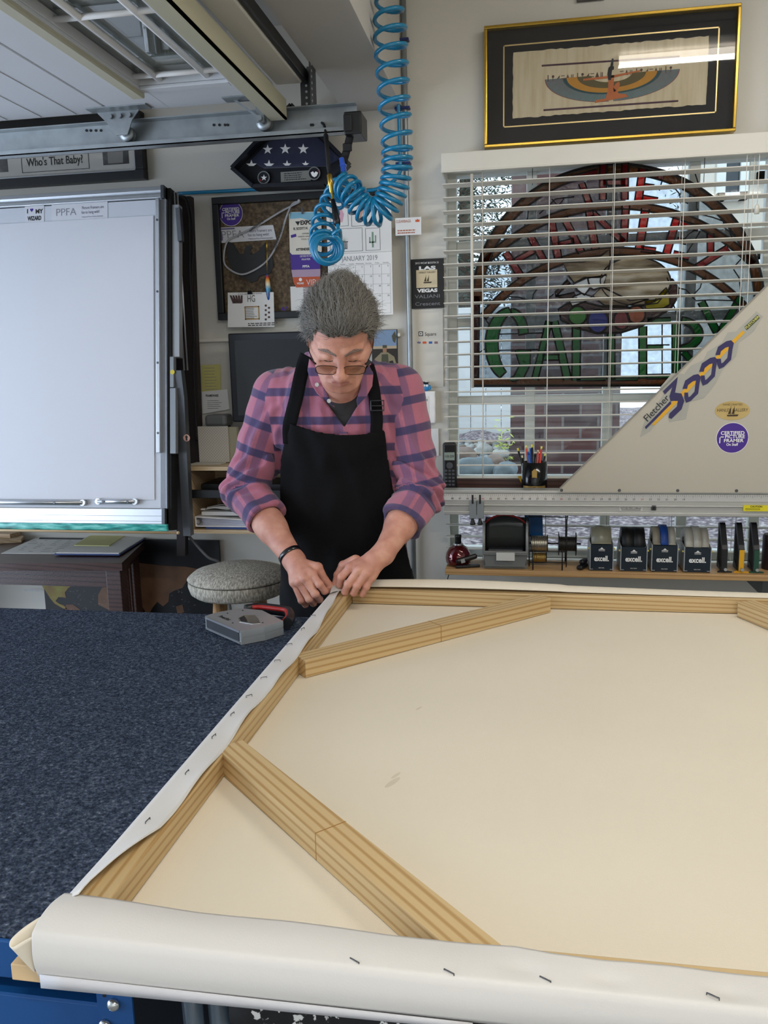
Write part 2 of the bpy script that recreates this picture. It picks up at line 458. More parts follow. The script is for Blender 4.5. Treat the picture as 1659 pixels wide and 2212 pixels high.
m2 = N.new('ShaderNodeMath'); m2.operation = 'MULTIPLY'; m2.inputs[1].default_value = 0.55; L.new(rp.outputs['Color'], m2.inputs[0]); L.new(m2.outputs[0], mx.inputs['Factor'])
L.new(mx.outputs['Result'], bsdf(brick).inputs['Base Color'])
a = W(1105, 340, 5.4); b = W(1352, 400, 5.4)
c = MB().box(a.x, b.x, 5.4, 6.3, 0.4, 3.6)
tag(c.build('brick_chimney', brick), 'tall weathered red brick chimney outside the window', 'chimney')
# white board fence
M_fence = mat('fence_paint', 'dfe3e2', 0.7, var=0.05, scale=4, bump=0.1)
f = empty('board_fence', (-0.5, 7.2, 0.75), 'white vertical board fence outside behind the rocks', 'fence')
a = W(940, 680, 7.2); b = W(1110, 950, 7.2)
bd = MB(); x = a.x - 1.0
while x < b.x + 0.25:
    bd.box(x, x + 0.125, 7.2, 7.225, 0.72, a.z, 0.002); x += 0.13
bd.build('boards', M_fence, f)
MB().box(a.x - 1.0, b.x + 0.25, 7.19, 7.24, a.z, a.z + 0.05, 0.004).build('top_rail', M_fence, f)
# rocks in front of the fence
M_rock = [mat('pale_rock', 'a9aaa6', 0.85, bump=0.5, bscale=30, var=0.2), mat('blue_grey_rock', '6f7b80', 0.8, bump=0.5, bscale=30, var=0.25), mat('brown_rock', '7d6f66', 0.85, bump=0.5, bscale=30, var=0.25)]
def rock(r, m, p):
    bm = bmesh.new(); bmesh.ops.create_icosphere(bm, subdivisions=3, radius=1)
    sd = random.random() * 50
    from mathutils import noise as mn
    for v in bm.verts:
        k = 1 + 0.35 * mn.noise(v.co * 1.3 + Vector((sd, 0, 0)))
        v.co = Vector((v.co.x * r[0], v.co.y * r[1], v.co.z * r[2])) * k
    me = bpy.data.meshes.new('rock'); bm.to_mesh(me); bm.free(); me.materials.append(m)
    for q in me.polygons: q.use_smooth = True
    o = bpy.data.objects.new('rock', me); C.objects.link(o); o.location = p
    return o
rocks = [(1003, 985, 0.085, 'rust brown rock at the left end of the rock border'), (1044, 972, 0.06, 'small grey rock tucked high against the white fence'), (1030, 1014, 0.11, 'largest blue-grey rock low in the rock border'), (1066, 1000, 0.07, 'pale rock in the middle of the rock border'), (1082, 982, 0.055, 'dark round rock beside the yellow flowering plant'), (1092, 1018, 0.07, 'flat pale rock at the right foot of the border')]
for i, (px, py, r, lb) in enumerate(rocks):
    p = W(px, py, 5.6 - 0.02 * (py - 970))
    o = rock((r, r * 0.7, r * 0.7), M_rock[(i + 2) % 3] if i else M_rock[2], p)
    tag(o, lb, 'rock', 'rocks along the fence')
# small leaf litter and pebbles: uncountable
rb = MB()
for k in range(420):
    px = random.uniform(978, 1097); py = random.uniform(955, 1034)
    p = W(px, py, 5.9 - 0.012 * (py - 955)); r = random.uniform(0.015, 0.04)
    rb.cur = k % 3; rb.ball(p, r, 6, 4, (1, 0.8, 0.7))
tag(rb.build('pebbles', M_rock), 'loose pebbles and leaf litter filling the rock border', 'pebbles', kind='stuff')
bk = MB().grid(lambda u, v: (-1.6 + 1.75 * u, 5.2 + 1.95 * v, 0.60 + 0.29 * v + 0.02 * math.sin(u * 30)), 20, 20)
struct(bk, 'ground_bank', M_gravel)
def leafy(name, n, fn, size, m, label, cat, trunk=None):
    mb = MB()
    for k in range(n):
        p = Vector(fn()); a = random.uniform(0, 2 * PI); e = random.uniform(-1, 1)
        u = Vector((math.cos(a), math.sin(a), e)).normalized() * size * random.uniform(0.6, 1.3)
        v = u.orthogonal().normalized() * size * 0.22
        mb.add([p - u, p + v, p + u, p - v], [(0, 1, 2, 3)])
    r = empty(name, (0, 6, 0.7), label, cat)
    tag(mb.build('foliage', m, r), kind='stuff')
    if trunk: trunk.build('trunk', mat('bark', '4a3b30', 0.9, bump=0.6), r)
    return r
M_pine = mat('conifer_needles', '2e3f33', 0.8, var=0.4, scale=3)
def pine():
    z = random.uniform(0.9, 4.4); b = random.choice(range(14)); a = b * 2.4; r = random.uniform(0.1, 1.0) * (1 - z / 9)
    return (-.62 + math.cos(a) * r + random.gauss(0, 0.1), 8.6 + math.sin(a) * r * 0.7, z + random.gauss(0, 0.06) - r * 0.15)
leafy('conifer_tree', 15000, pine, 0.036, M_pine, 'dark evergreen tree seen through the left panes', 'tree', MB().tube([(-.62, 8.6, 0.5), (-.62, 8.6, 4.6)], [0.12, 0.03], 10))
def pine2():
    z = random.uniform(3.1, 5.2); a = random.uniform(0, 2 * PI); r = random.uniform(0.05, 0.45)
    return (1.98 + math.cos(a) * r, 10.4 + math.sin(a) * r * 0.6, z)
leafy('conifer_tree', 1500, pine2, 0.04, M_pine, 'evergreen tree behind the stucco house at the top right', 'tree', MB().tube([(1.98, 10.4, 0.5), (1.98, 10.4, 5.2)], [0.05, 0.02], 8))
def bush():
    c = W(1084, 985, 5.35); return (c.x + random.gauss(0, 0.03), c.y, c.z + random.gauss(0, 0.09))
leafy('flowering_plant', 130, bush, 0.022, mat('yellow_green_leaf', 'b9c95e', 0.6, var=0.3), 'yellow-green flowering plant beside the brick chimney', 'plant')
# stucco house at the right
hs = empty('stucco_house', (2.2, 7.5, 0.6), 'grey stucco house wall with white windows at the right', 'house')
M_st = mat('stucco', 'cfc9bb', 0.9, bump=0.8, bscale=50, var=0.06)
a = W(1545, 340, 7.5)
MB().box(a.x, a.x + 3.0, 7.5, 9.0, 0.4, 4.2).build('wall', M_st, hs)
for (x0, y0, x1, y1) in ((1553, 300, 1612, 432), (1638, 545, 1700, 690), (1640, 300, 1700, 385)):
    q = RC(x0, y0, x1, y1, 7.47)
    wf = MB()
    for (p0, p1, p2, p3) in ((q[0], q[0] + 0.06, q[2], q[3]), (q[1] - 0.06, q[1], q[2], q[3]), (q[0], q[1], q[2], q[2] + 0.06), (q[0], q[1], q[3] - 0.06, q[3])):
        wf.box(p0, p1, 7.43, 7.5, p2, p3)
    wf = wf.build('window', M_fence, hs)
    MB().box(q[0] + 0.06, q[1] - 0.06, 7.47, 7.49, q[2] + 0.06, q[3] - 0.06).build('pane', mat('dark_window_glass', '26323a', 0.08), wf)
# pale concrete block planter seen under the cutter
q = RC(1555, 1100, 1640, 1200, 4.6)
cb = mat('pale_block', 'b9bdc0', 0.9, bump=0.4, bscale=40)
tag(MB().box(q[0], q[1], 4.6, 4.9, q[2] - 0.1, q[3] + 0.1, 0.01).build('concrete_block', cb), 'pale grey concrete block standing on the gravel outside', 'block')

# ------------------------------------------------------------ overhead garage door
GD = empty('garage_door', (-1.6, 0.2, 2.26), 'open overhead white garage door with a glazed panel', 'garage door')
M_dw = mat('door_white', 'ced0d2', 0.55, var=0.03, scale=5)
M_db = mat('door_beige', 'b9b59c', 0.5, var=0.05, scale=8)
YD0, YD1, ZD = -2.0, 2.49, 2.225
# solid panels left of the glazed one
edges = [-1.235, -1.70, -2.17, -2.64, -3.11, -3.58]
for i in range(len(edges) - 1):
    p = MB(); x1, x0 = edges[i] - 0.002, edges[i + 1] + 0.002
    p.box(x0, x1, YD0, YD1, ZD, ZD + 0.045, 0.003)
    # shallow ribs across the panel
    for k in (1, 2, 3):
        xx = x0 + (x1 - x0) * k / 4
        p.box(xx - 0.002, xx + 0.002, YD0 + 0.01, YD1 - 0.01, ZD - 0.0018, ZD)
    p.build('panel', M_dw, GD)
# glazed panel: x -1.235 .. -0.735
gp = MB(); gx0, gx1 = -1.232, -0.735
fx0, fx1 = -1.055, -0.80
gp.box(gx0, fx0, YD0, YD1, ZD, ZD + 0.045, 0.002); gp.box(fx1, gx1, YD0, YD1, ZD, ZD + 0.045, 0.002)
fy = [(1.30, 2.29), (0.15, 1.14), (-1.0, -0.01)]
ys = [YD1, 2.29, 1.30, 1.14, 0.15, -0.01, -1.0, YD0]
for k in (0, 2, 4, 6): gp.box(fx0, fx1, ys[k + 1], ys[k], ZD, ZD + 0.045)
glz = gp.build('glazed_panel', M_dw, GD)
gl_m = glass('door_glass', 'dfe4e2', 0.16)
for (a0, a1) in fy:
    rim = MB()
    rim.box(fx0 - 0.03, fx0, a0 - 0.03, a1 + 0.03, ZD - 0.010, ZD - 0.0005, 0.002); rim.box(fx1, fx1 + 0.022, a0 - 0.03, a1 + 0.03, ZD - 0.010, ZD - 0.0005, 0.002)
    rim.box(fx0, fx1, a1, a1 + 0.03, ZD - 0.010, ZD - 0.0005, 0.002); rim.box(fx0, fx1, a0 - 0.03, a0, ZD - 0.010, ZD - 0.0005, 0.002)
    for k in range(7):
        y = a0 + (a1 - a0) * (k + 0.5) / 7
        rim.lathe([(0.003, 0), (0.003, 0.002)], (fx1 + 0.011, y, ZD - 0.012), 'Z', 8)
    rim.build('window_rim', M_dw, GD)
    mu = MB()
    for x in (fx0 + 0.06, fx1 - 0.06): mu.tube([(x, a0, ZD + 0.012), (x, a1, ZD + 0.012)], 0.009, 8)
    n = 4
    for k in range(1, n):
        y = a1 - 0.035 - (a1 - a0) * (k - 1) / 2.6
        mu.tube([(fx0, y, ZD + 0.012), (fx1, y, ZD + 0.012)], 0.0075, 8)
    mu.build('muntins', M_wht, GD)
    MB().box(fx0, fx1, a0, a1, ZD + 0.026, ZD + 0.030).build('pane', gl_m, GD)
# beige stile beside the frame, hanging strut at the panel end, bottom weather edge
MB().box(-1.095, -1.058, YD0, 2.33, ZD - 0.022, ZD - 0.001, 0.004).build('stile', M_db, GD)
st = MB(); st.box(-0.748, -0.742, YD0, 2.50, ZD - 0.055, ZD + 0.02); st.box(-0.742, -0.700, YD0, 2.50, ZD - 0.055, ZD - 0.049); st.box(-0.706, -0.700, YD0, 2.50, ZD - 0.055, ZD + 0.0)
st.build('reinforcing_strut', M_db, GD)
we = MB(); we.box(-0.732, -0.655, YD0, 2.515, ZD + 0.045, ZD + 0.075, 0.004)
we.build('bottom_rail', M_white, GD)
MB().box(-0.655, -0.640, YD0, 2.53, ZD + 0.05, ZD + 0.085, 0.004).build('weather_seal', M_black, GD)
# rollers with hinges
def roller(px, py, wide):
    p = W(px, py, 2.512)
    h = MB()
    h.lathe([(0.008, -0.03), (0.008, 0.012)], p, 'Y', 12)
    h.lathe([(0.011, -0.014), (0.0225, -0.012), (0.0225, -0.003), (0.017, 0.0), (0.0225, 0.003), (0.0225, 0.011), (0.010, 0.013)], p, 'Y', 24)
    h.build('roller', M_galv, GD)
    k = MB(); z = ZD - 0.004
    if wide:
        k.plate([(p.x - 0.075, z), (p.x + 0.06, z), (p.x + 0.035, z - 0.028), (p.x + 0.018, p.z - 0.012), (p.x - 0.018, p.z - 0.012), (p.x - 0.045, z - 0.03)], 2.472, 0.004)
        k.box(p.x - 0.09, p.x + 0.10, 2.43, 2.475, z, z + 0.004)
        for d in (-0.03, 0.0, 0.03): k.lathe([(0.007, -0.008), (0.007, 0.001)], (p.x + d, 2.470, z - 0.014), 'Y', 10)
    else:
        k.box(p.x - 0.012, p.x + 0.012, 2.468, 2.474, p.z - 0.008, z + 0.01)
        k.beam((p.x, 2.466, p.z), (p.x - 0.075, 2.466, z + 0.005), 0.006, 0.012, (0, 1, 0))
        k.box(p.x - 0.10, p.x + 0.02, 2.43, 2.475, z, z + 0.004)
        k.lathe([(0.008, -0.01), (0.008, 0.001)], (p.x, 2.466, p.z), 'Y', 10)
    k.build('hinge_bracket', M_galv, GD)
roller(276, 290, True); roller(572, 266, False)
# track
TK = empty('door_track', (-2.0, 2.53, 2.15), 'horizontal galvanised steel track under the garage door', 'track')
zt = W(700, 262, 2.53).z; hh = 0.040
t = MB(); x0, x1 = -4.1, -0.498
t.box(x0, x1, 2.535, 2.538, zt - hh, zt + hh)
t.box(x0, x1, 2.505, 2.538, zt + hh - 0.003, zt + hh); t.box(x0, x1, 2.500, 2.538, zt - hh, zt - hh + 0.003)
t.box(x0, x1, 2.500, 2.503, zt - hh, zt - hh + 0.014)
t.build('rail', M_galv, TK)
hb = MB()
for px in (187, 196, 207, 218, 462, 474, 486, 492, 672, 676): 
    p = W(px, 282 if px < 300 else 270, 2.534); hb.lathe([(0.004, 0), (0.004, 0.001)], (p.x, 2.5325, p.z), 'Y', 8)
hb.build('slot_holes', M_blackm, TK)
an = MB(); ax = -0.626
an.box(ax - 0.003, ax, 2.50, 2.57, zt + hh, 2.40)
tag_an = an.build('hanger_angle', M_steel, TK)
hb = MB()
pa = MB(); pa.box(ax - 0.04, ax, 2.538, 2.541, zt + hh, 2.322); pa.build('hanger_flange', M_steel, TK)
for k in range(7):
    z = zt + hh + 0.014 + k * 0.0165
    if z < 2.32: hb.lathe([(0.0036, 0), (0.0036, 0.001)], (ax - 0.022, 2.5365, z), 'Y', 10)
    hb.lathe([(0.0036, 0), (0.0036, 0.0012)], (ax + 0.0, 2.515 + 0.002 * (k % 2), z), 'X', 10); 
hb.build('punched_holes', mat('bright_zinc', 'c8ccce', 0.5, 0.2), TK)
# black box on the track's end with its strap
bx = W(762, 265, 2.47)
bb = MB(); q = RC(738, 240, 784, 292, 2.46)
bb.box(q[0] + 0.006, q[1] - 0.003, 2.455, 2.548, q[2] + 0.004, q[3] - 0.003, 0.004)
bb.box(q[0] + 0.006, q[0] + 0.03, 2.45, 2.456, q[2] + 0.012, q[3] - 0.012, 0.002)
BX = tag(bb.build('strap_box', M_black), 'square black plastic box clamped on the end of the track', 'box')
for d in (0.018, 0.03): MB().lathe([(0.004, 0), (0.004, 0.008)], (q[0] + d, 2.49, q[3] - 0.003), 'Z', 8).build('screw', M_blackm, BX)
pts = [W(757, 290, 2.49), W(752, 312, 2.488), W(746, 335, 2.487), W(741, 352, 2.487)]
sp = MB().tube(bez(pts, 4), 0.0115, 8, flat=0.35, up=(0, -1, 0))
p = W(750, 318, 2.482); sp.cbox((p.x, 2.484, p.z), (0.026, 0.012, 0.022), 0.003); p = W(743, 345, 2.482); sp.cbox((p.x, 2.484, p.z), (0.02, 0.012, 0.02), 0.003)
sp = sp.build('hanging_strap', M_blackm, BX)
bl = MB(); p = W(740, 352, 2.48); 
bl.M = Matrix.Translation(p) @ Matrix.Rotation(-0.15, 4, 'Y'); bl.cbox((0, 0, -0.006), (0.014, 0.02, 0.040), 0.003)
bl.cbox((0.001, 0, -0.008), (0.017, 0.024, 0.008), 0.002)
bl.build('hook_and_loop_tie', mat('blue_velcro', '1d4fb5', 0.85, sheen=0.4), BX)
# ------------------------------------------------------------ blinds
BL = empty('window_blind', (0.55, 2.96, 2.1), 'white wide-slat horizontal blind across the window', 'window blind')
M_slat = mat('blind_slat', 'dcd8cc', 0.45, var=0.02, scale=10)
YB_ = 2.945
bx0, bx1 = W(960, 700, YB_).x, 1.47
v = MB(); q = RC(953, 333, 1659, 372, 2.90)
vz1 = W(953, 331, 2.90).z; vz0 = W(953, 374, 2.90).z
v.box(W(953, 350, 2.9).x, 1.50, 2.895, 2.905, vz0, vz1, 0.003); v.box(W(953, 350, 2.9).x, 1.50, 2.893, 2.90, vz0, vz0 + 0.006, 0.002)
v.box(W(953, 350, 2.9).x, W(953, 350, 2.9).x + 0.006, 2.9, 2.998, vz0, vz1, 0.001)
v.build('valance', M_slat, BL)
MB().box(bx0, bx1, 2.92, 2.97, vz0 + 0.012, vz1 - 0.006, 0.002).build('headrail', M_slat, BL)
zz = [W(1100, y, YB_).z for y in (393, 1030)]
n = 24; s = MB(); tilt = math.radians(-4)
SLZ = [zz[0] + (zz[1] - zz[0]) * k / 23 for k in range(30)]
for z in SLZ:
    if z < 0.77: continue
    dz = 0.024 * math.sin(tilt); dy = 0.024 * math.cos(tilt)
    a = [(bx0, YB_ - dy, z - dz), (bx0, YB_, z + 0.0015), (bx0, YB_ + dy, z + dz)]
    b = [(bx1, p[1], p[2]) for p in a]; th = 0.0028
    a2 = [(p[0], p[1], p[2] - th) for p in a]; b2 = [(p[0], p[1], p[2] - th) for p in b]
    s.add(a + b + a2 + b2, [(0, 3, 4, 1), (1, 4, 5, 2), (6, 7, 10, 9), (7, 8, 11, 10), (0, 6, 9, 3), (2, 5, 11, 8), (0, 1, 7, 6), (1, 2, 8, 7), (3, 9, 10, 4), (4, 10, 11, 5)])
s.build('slats', M_slat, BL)
MB().box(bx0, bx1, 2.925, 2.965, 0.752, 0.764, 0.003).build('bottom_rail', M_slat, BL)
M_cord = mat('blind_cord', 'e6e2d8', 0.8)
for px in (1042, 1185, 1323, 1471, 1617):
    x = W(px, 600, YB_ - 0.026).x
    for dy in (-0.026, 0.026):
        MB().tube([(x, YB_ + dy, vz0 + 0.01), (x, YB_ + dy, 0.757)], 0.0011, 6).build('ladder_cord', M_cord, BL)
a = W(1019, 376, 2.90); b = W(1021, 838, 2.90)
MB().tube([a, (a.x, 2.9, b.z)], 0.0052, 6).build('tilt_wand', M_slat, BL)
for px, py in ((1635, 452),):
    p = W(px, py, 2.905)
    MB().tube([(p.x, 2.905, vz0 + 0.01), (p.x, 2.905, p.z)], 0.0012, 6).build('pull_cord', M_cord, BL)
    MB().lathe([(0.004, 0.014), (0.007, 0.01), (0.008, -0.014)], p, 'Z', 12).build('cord_tassel', M_white, BL)
p = W(1601, 600, 2.905); MB().tube([(p.x, 2.905, vz0 + 0.01), (p.x, 2.905, 1.2)], 0.0012, 6).build('pull_cord', M_cord, BL)

# ------------------------------------------------------------ stained glass sign hanging in the window
SY = 3.035
SG = empty('stained_glass_sign', (W(1330, 830, SY).x, SY, W(1330, 830, SY).z), 'half-round stained glass shop sign hanging behind the blind', 'stained glass')
g_clear = glass('rippled_clear_glass', 'dfe5ea', 0.03, 0.12, bump=1.0, bscale=55)
g_red_lit = glass('red_glass_sky_lit', 'e01418', 0.03, 0.15, bump=0.6, diff=0.15)  # brighter copy for strokes before the sky: backlight put into the glass colour
g_dred = glass('dark_red_glass', 'c01e2a', 0.03, 0.15, bump=0.6, diff=0.35)
g_green = glass('green_glass', '0f9440', 0.03, 0.15, bump=0.6, diff=0.4)
g_amber = glass('amber_glass', '955c1c', 0.03, 0.15, bump=1.0, bscale=90, diff=0.3)
g_blue = glass('blue_glass', '1a38c0', 0.03, 0.15, bump=0.6, diff=0.5)
g_grn2 = glass('light_green_glass', '3fae2e', 0.03, 0.15, bump=0.6, diff=0.5)
g_org = glass('orange_glass', 'e07030', 0.03, 0.15, bump=0.6, diff=0.5)
g_yel = glass('yellow_glass', 'f0e428', 0.03, 0.15, bump=1.0, bscale=120, diff=0.5)
g_brown = glass('maroon_glass', '6a2420', 0.03, 0.15, bump=0.6, diff=0.22)
M_lead = mat('lead_came', '24211f', 0.45, 0.5, var=0.2)
opal = noise_ramp('opal_glass', [(0.35, '65523a'), (0.5, 'a8987a'), (0.64, 'd8cfbc')], 14, 0.25, stretch=(0.5, 1, 2.6), detail=5)
bsdf(opal).inputs['Transmission Weight'].default_value = 0.0
def translucent(m, f=0.5):
    nt = m.node_tree; N = nt.nodes; L = nt.links; b = bsdf(m); out = N['Material Output']
    t = N.new('ShaderNodeBsdfTranslucent'); x = N.new('ShaderNodeMixShader'); x.inputs[0].default_value = f
    for l in list(b.inputs['Base Color'].links): L.new(l.from_socket, t.inputs['Color'])
    L.new(b.outputs[0], x.inputs[1]); L.new(t.outputs[0], x.inputs[2]); L.new(x.outputs[0], out.inputs['Surface'])
translucent(opal)
opw = mat('white_opal_glass', 'eef0f0', 0.25); translucent(opw)
def gl(name, pts, m, dy=0.0, lead=True, label=None, r=0.0026):
    P = [W(x, y, SY) for x, y in pts]
    pl = [(p.x, p.z) for p in P]
    o = MB().plate(pl, SY - dy - 0.004, 0.004).build(name, m, SG)
    if lead: LD.tube([(p[0], SY - dy - 0.004, p[1]) for p in pl], r, 6, closed=True)
    if label: o['label'] = label
    return o
LD = MB()
def ell(cx, cy, rx, ry, a0, a1, n=40):
    return [(cx + rx * math.cos(rad(a0 + (a1 - a0) * i / n)), cy - ry * math.sin(rad(a0 + (a1 - a0) * i / n))) for i in range(n + 1)]
# clear ground of the panel
outer = ell(1335, 655, 314, 298, 180, 0, 48)
gl('clear_ground', [(1020, 832)] + outer + [(1650, 832)], g_clear, -0.004, r=0.006)
def band(name, o, i, m):
    gl(name, o + list(reversed(i)), m, 0.001, True, r=0.003)
band('outer_arc', ell(1335, 655, 316, 301, 180, 0), ell(1335, 655, 294, 279, 180, 0), g_amber)
band('middle_arc', ell(1335, 842, 406, 406, 137, 43), ell(1335, 842, 390, 390, 137, 43), g_amber)
band('inner_arc', ell(1335, 912, 377, 377, 142, 38), ell(1335, 912, 361, 361, 142, 38), g_amber)
gl('bottom_border', [(1018, 835), (1018, 818), (1650, 816), (1650, 833)], g_amber, 0.001)
gl('side_border', [(1020, 640), (1036, 640), (1034, 820), (1018, 820)], g_brown, 0.001)
def bar(name, a, b, w, m):
    ax, ay = a; bx, by = b; d = math.hypot(bx - ax, by - ay); nx, ny = -(by - ay) / d * w / 2, (bx - ax) / d * w / 2
    return gl(name, [(ax + nx, ay + ny), (bx + nx, by + ny), (bx - nx, by - ny), (ax - nx, ay - ny)], m, 0.002, r=0.0025)
R = 'red_letter_stroke'
for a, b, w, m in [((1222, 391), (1290, 372), 12, g_dred), ((1256, 397), (1273, 441), 14, g_dred),           # T
                   ((1303, 352), (1302, 432), 15, g_dred), ((1350, 352), (1349, 432), 15, g_dred), ((1303, 395), (1350, 395), 12, g_dred),   # H
                   ((1388, 366), (1378, 438), 16, g_red_lit), ((1394, 372), (1432, 386), 11, g_red_lit), ((1390, 402), (1412, 405), 10, g_red_lit), ((1386, 428), (1420, 434), 12, g_red_lit),  # E
                   # second row
                   ((1092, 546), (1126, 598), 15, g_dred), ((1146, 512), (1176, 566), 15, g_dred), ((1110, 566), (1156, 540), 12, g_dred),      # H
                   ((1192, 482), (1206, 560), 16, g_dred), ((1218, 470), (1256, 546), 15, g_dred), ((1205, 528), (1240, 520), 10, g_dred),    # A
                   ((1272, 455), (1286, 540), 16, g_dred), ((1352, 440), (1346, 530), 16, g_dred), ((1282, 462), (1346, 524), 13, g_dred),     # N
                   ((1394, 452), (1380, 540), 17, g_red_lit), ((1384, 538), (1416, 542), 12, g_red_lit),                                               # L
                   ((1462, 470), (1438, 552), 16, g_red_lit), ((1470, 482), (1508, 494), 11, g_red_lit), ((1462, 518), (1482, 524), 10, g_red_lit), ((1454, 548), (1488, 556), 12, g_red_lit),  # E
                   ((1534, 505), (1534, 548), 14, g_red_lit), ((1504, 578), (1572, 536), 14, g_dred)]:                                             # Y
    bar(R, a, b, w, m)
G = 'green_letter_stroke'
# G of the second line: two crescents
gl(G, ell(1103, 744, 55, 80, 95, 245, 20) + list(reversed(ell(1112, 744, 36, 68, 100, 240, 20))), g_green, 0.002, r=0.003)
gl(G, ell(1103, 720, 38, 54, 88, 0, 10) + list(reversed(ell(1098, 724, 22, 42, 75, 0, 10))), g_green, 0.002, r=0.003)
gl(G, [(1112, 756), (1146, 757), (1145, 788), (1132, 815), (1110, 824), (1096, 820), (1110, 812), (1122, 788)], g_green, 0.002, r=0.003)
for a, b, w in [((1186, 694), (1155, 820), 14), ((1197, 694), (1226, 820), 17), ((1172, 772), (1208, 772), 12),
                ((1245, 705), (1244, 822), 18), ((1245, 818), (1308, 817), 9), ((1320, 722), (1320, 820), 16), ((1320, 818), (1378, 817), 9),
                ((1388, 705), (1388, 818), 17), ((1398, 694), (1448, 692), 12), ((1396, 750), (1432, 750), 9), ((1396, 814), (1448, 813), 10),
                ((1460, 695), (1460, 812), 18), ((1514, 652), (1548, 718), 16), ((1600, 640), (1552, 722), 14)]:
    bar(G, a, b, w, g_green)
gl(G, ell(1464, 722, 54, 38, 80, -85, 16) + list(reversed(ell(1464, 722, 34, 24, 80, -85, 16))), g_green, 0.002, r=0.003)
bar(G, (1476, 760), (1520, 815), 14, g_green)
# artist's palette with its daubs, and the pale opal shapes above it
gl('palette', [(1205, 668), (1225, 655), (1260, 652), (1300, 662), (1360, 664), (1420, 655), (1448, 620), (1440, 600), (1452, 604), (1464, 622), (1464, 640), (1450, 665), (1424, 682), (1385, 705), (1340, 719), (1290, 720), (1240, 708), (1212, 690)], g_brown, 0.002, r=0.0035)
for nm, c, rx, ry, m in (('paint_daub', (1247, 682), 20, 20, g_grn2), ('paint_daub', (1291, 694), 22, 25, g_blue), ('paint_daub', (1342, 692), 17, 20, g_dred), ('paint_daub', (1374, 680), 19, 19, g_org)):
    gl(nm, ell(c[0], c[1], rx, ry, 0, 360, 24)[:-1], m, 0.004, r=0.0028)
gl('paint_daub', [(1392, 650), (1414, 648), (1428, 632), (1438, 622), (1445, 636), (1446, 658), (1432, 666), (1394, 668)], g_yel, 0.004, r=0.0025)
gl('opal_piece', ell(1372, 608, 76, 52, 0, 360, 32)[:-1], opal, 0.004, label='streaky brown and cream oval glass')
gl('opal_piece', [(1216, 568), (1260, 566), (1300, 552), (1316, 540), (1318, 566), (1312, 588), (1300, 600), (1262, 600), (1240, 612), (1228, 596)], opal, 0.0045)
gl('opal_piece', [(1280, 640), (1300, 620), (1360, 650), (1400, 646), (1350, 662), (1305, 660)], opal, 0.005)
for pts in ([(1238, 614), (1268, 601), (1274, 622), (1262, 638), (1248, 628)], [(1270, 601), (1310, 595), (1302, 620), (1282, 626), (1275, 622)], [(1229, 650), (1240, 640), (1256, 634), (1278, 641), (1262, 652), (1236, 662)]):
    gl('white_piece', pts, opw, 0.005, r=0.003)
for pts in ([(1198, 632), (1226, 604), (1232, 612), (1216, 624), (1200, 642)], [(1200, 640), (1240, 632), (1246, 644), (1222, 646)]):
    gl('dark_piece', pts, g_brown, 0.004, r=0.003)
# free lead lines between the pieces
for pts in ([(1128, 500), (1140, 470), (1143, 440), (1150, 425)], [(1165, 462), (1200, 430), (1240, 425)], [(1192, 430), (1205, 445), (1218, 430)], [(1070, 600), (1078, 580), (1075, 555)], [(1030, 622), (1050, 612), (1078, 625)],
            [(1085, 640), (1120, 642), (1145, 650), (1180, 648), (1196, 635)], [(1150, 648), (1152, 635), (1160, 625)], [(1045, 685), (1056, 700)], [(1030, 765), (1050, 752)], [(1075, 722), (1172, 719)], [(1072, 757), (1166, 755)],
            [(1425, 385), (1450, 398), (1468, 420), (1470, 440)], [(1500, 372), (1508, 396)], [(1430, 390), (1424, 412)], [(1505, 430), (1504, 450), (1512, 463), (1540, 470), (1562, 478), (1570, 474)], [(1562, 478), (1564, 492), (1576, 500), (1582, 515)],
            [(1446, 440), (1470, 432), (1486, 440)], [(1464, 622), (1482, 626), (1494, 640), (1502, 648)], [(1494, 640), (1512, 622), (1518, 600)], [(1502, 650), (1530, 648), (1600, 650)], [(1558, 580), (1584, 578), (1600, 560)], [(1584, 582), (1596, 600), (1600, 632)],
            [(1455, 660), (1462, 680)], [(1476, 520), (1488, 505), (1500, 498)], [(1480, 552), (1500, 520), (1512, 500)], [(1430, 700), (1430, 812)], [(1416, 745), (1446, 745)]):
    LD.tube([W(x, y, SY) + Vector((0, -0.003, 0)) for x, y in pts], 0.0022, 6)
LD.build('leading', M_lead, SG)
hb = MB()
for px in (1150, 1520):
    p = W(px, 400, SY); hb.tube([(p.x, SY, p.z), (p.x, SY, WZ1 - 0.02)], 0.0012, 6)
hb.build('hanging_wire', M_steel, SG)

# ------------------------------------------------------------ ledge with phone and pencil cup
lz = W(1000, 1066, 2.86).z
M_dwood = wood('dark_stained_wood', '4a2f26', '2c1a15', 'X', 1, 0.4, 30)
lg = MB(); lg.box(-0.30, 1.45, 2.808, 2.916, lz - 0.018, lz, 0.002); lg.box(-0.30, 1.45, 2.908, 2.916, lz, W(1000, 1032, 2.93).z, 0.002)
tag(lg.build('window_ledge', M_dwood), 'dark brown wooden ledge behind the aluminium cutter rail', 'ledge')
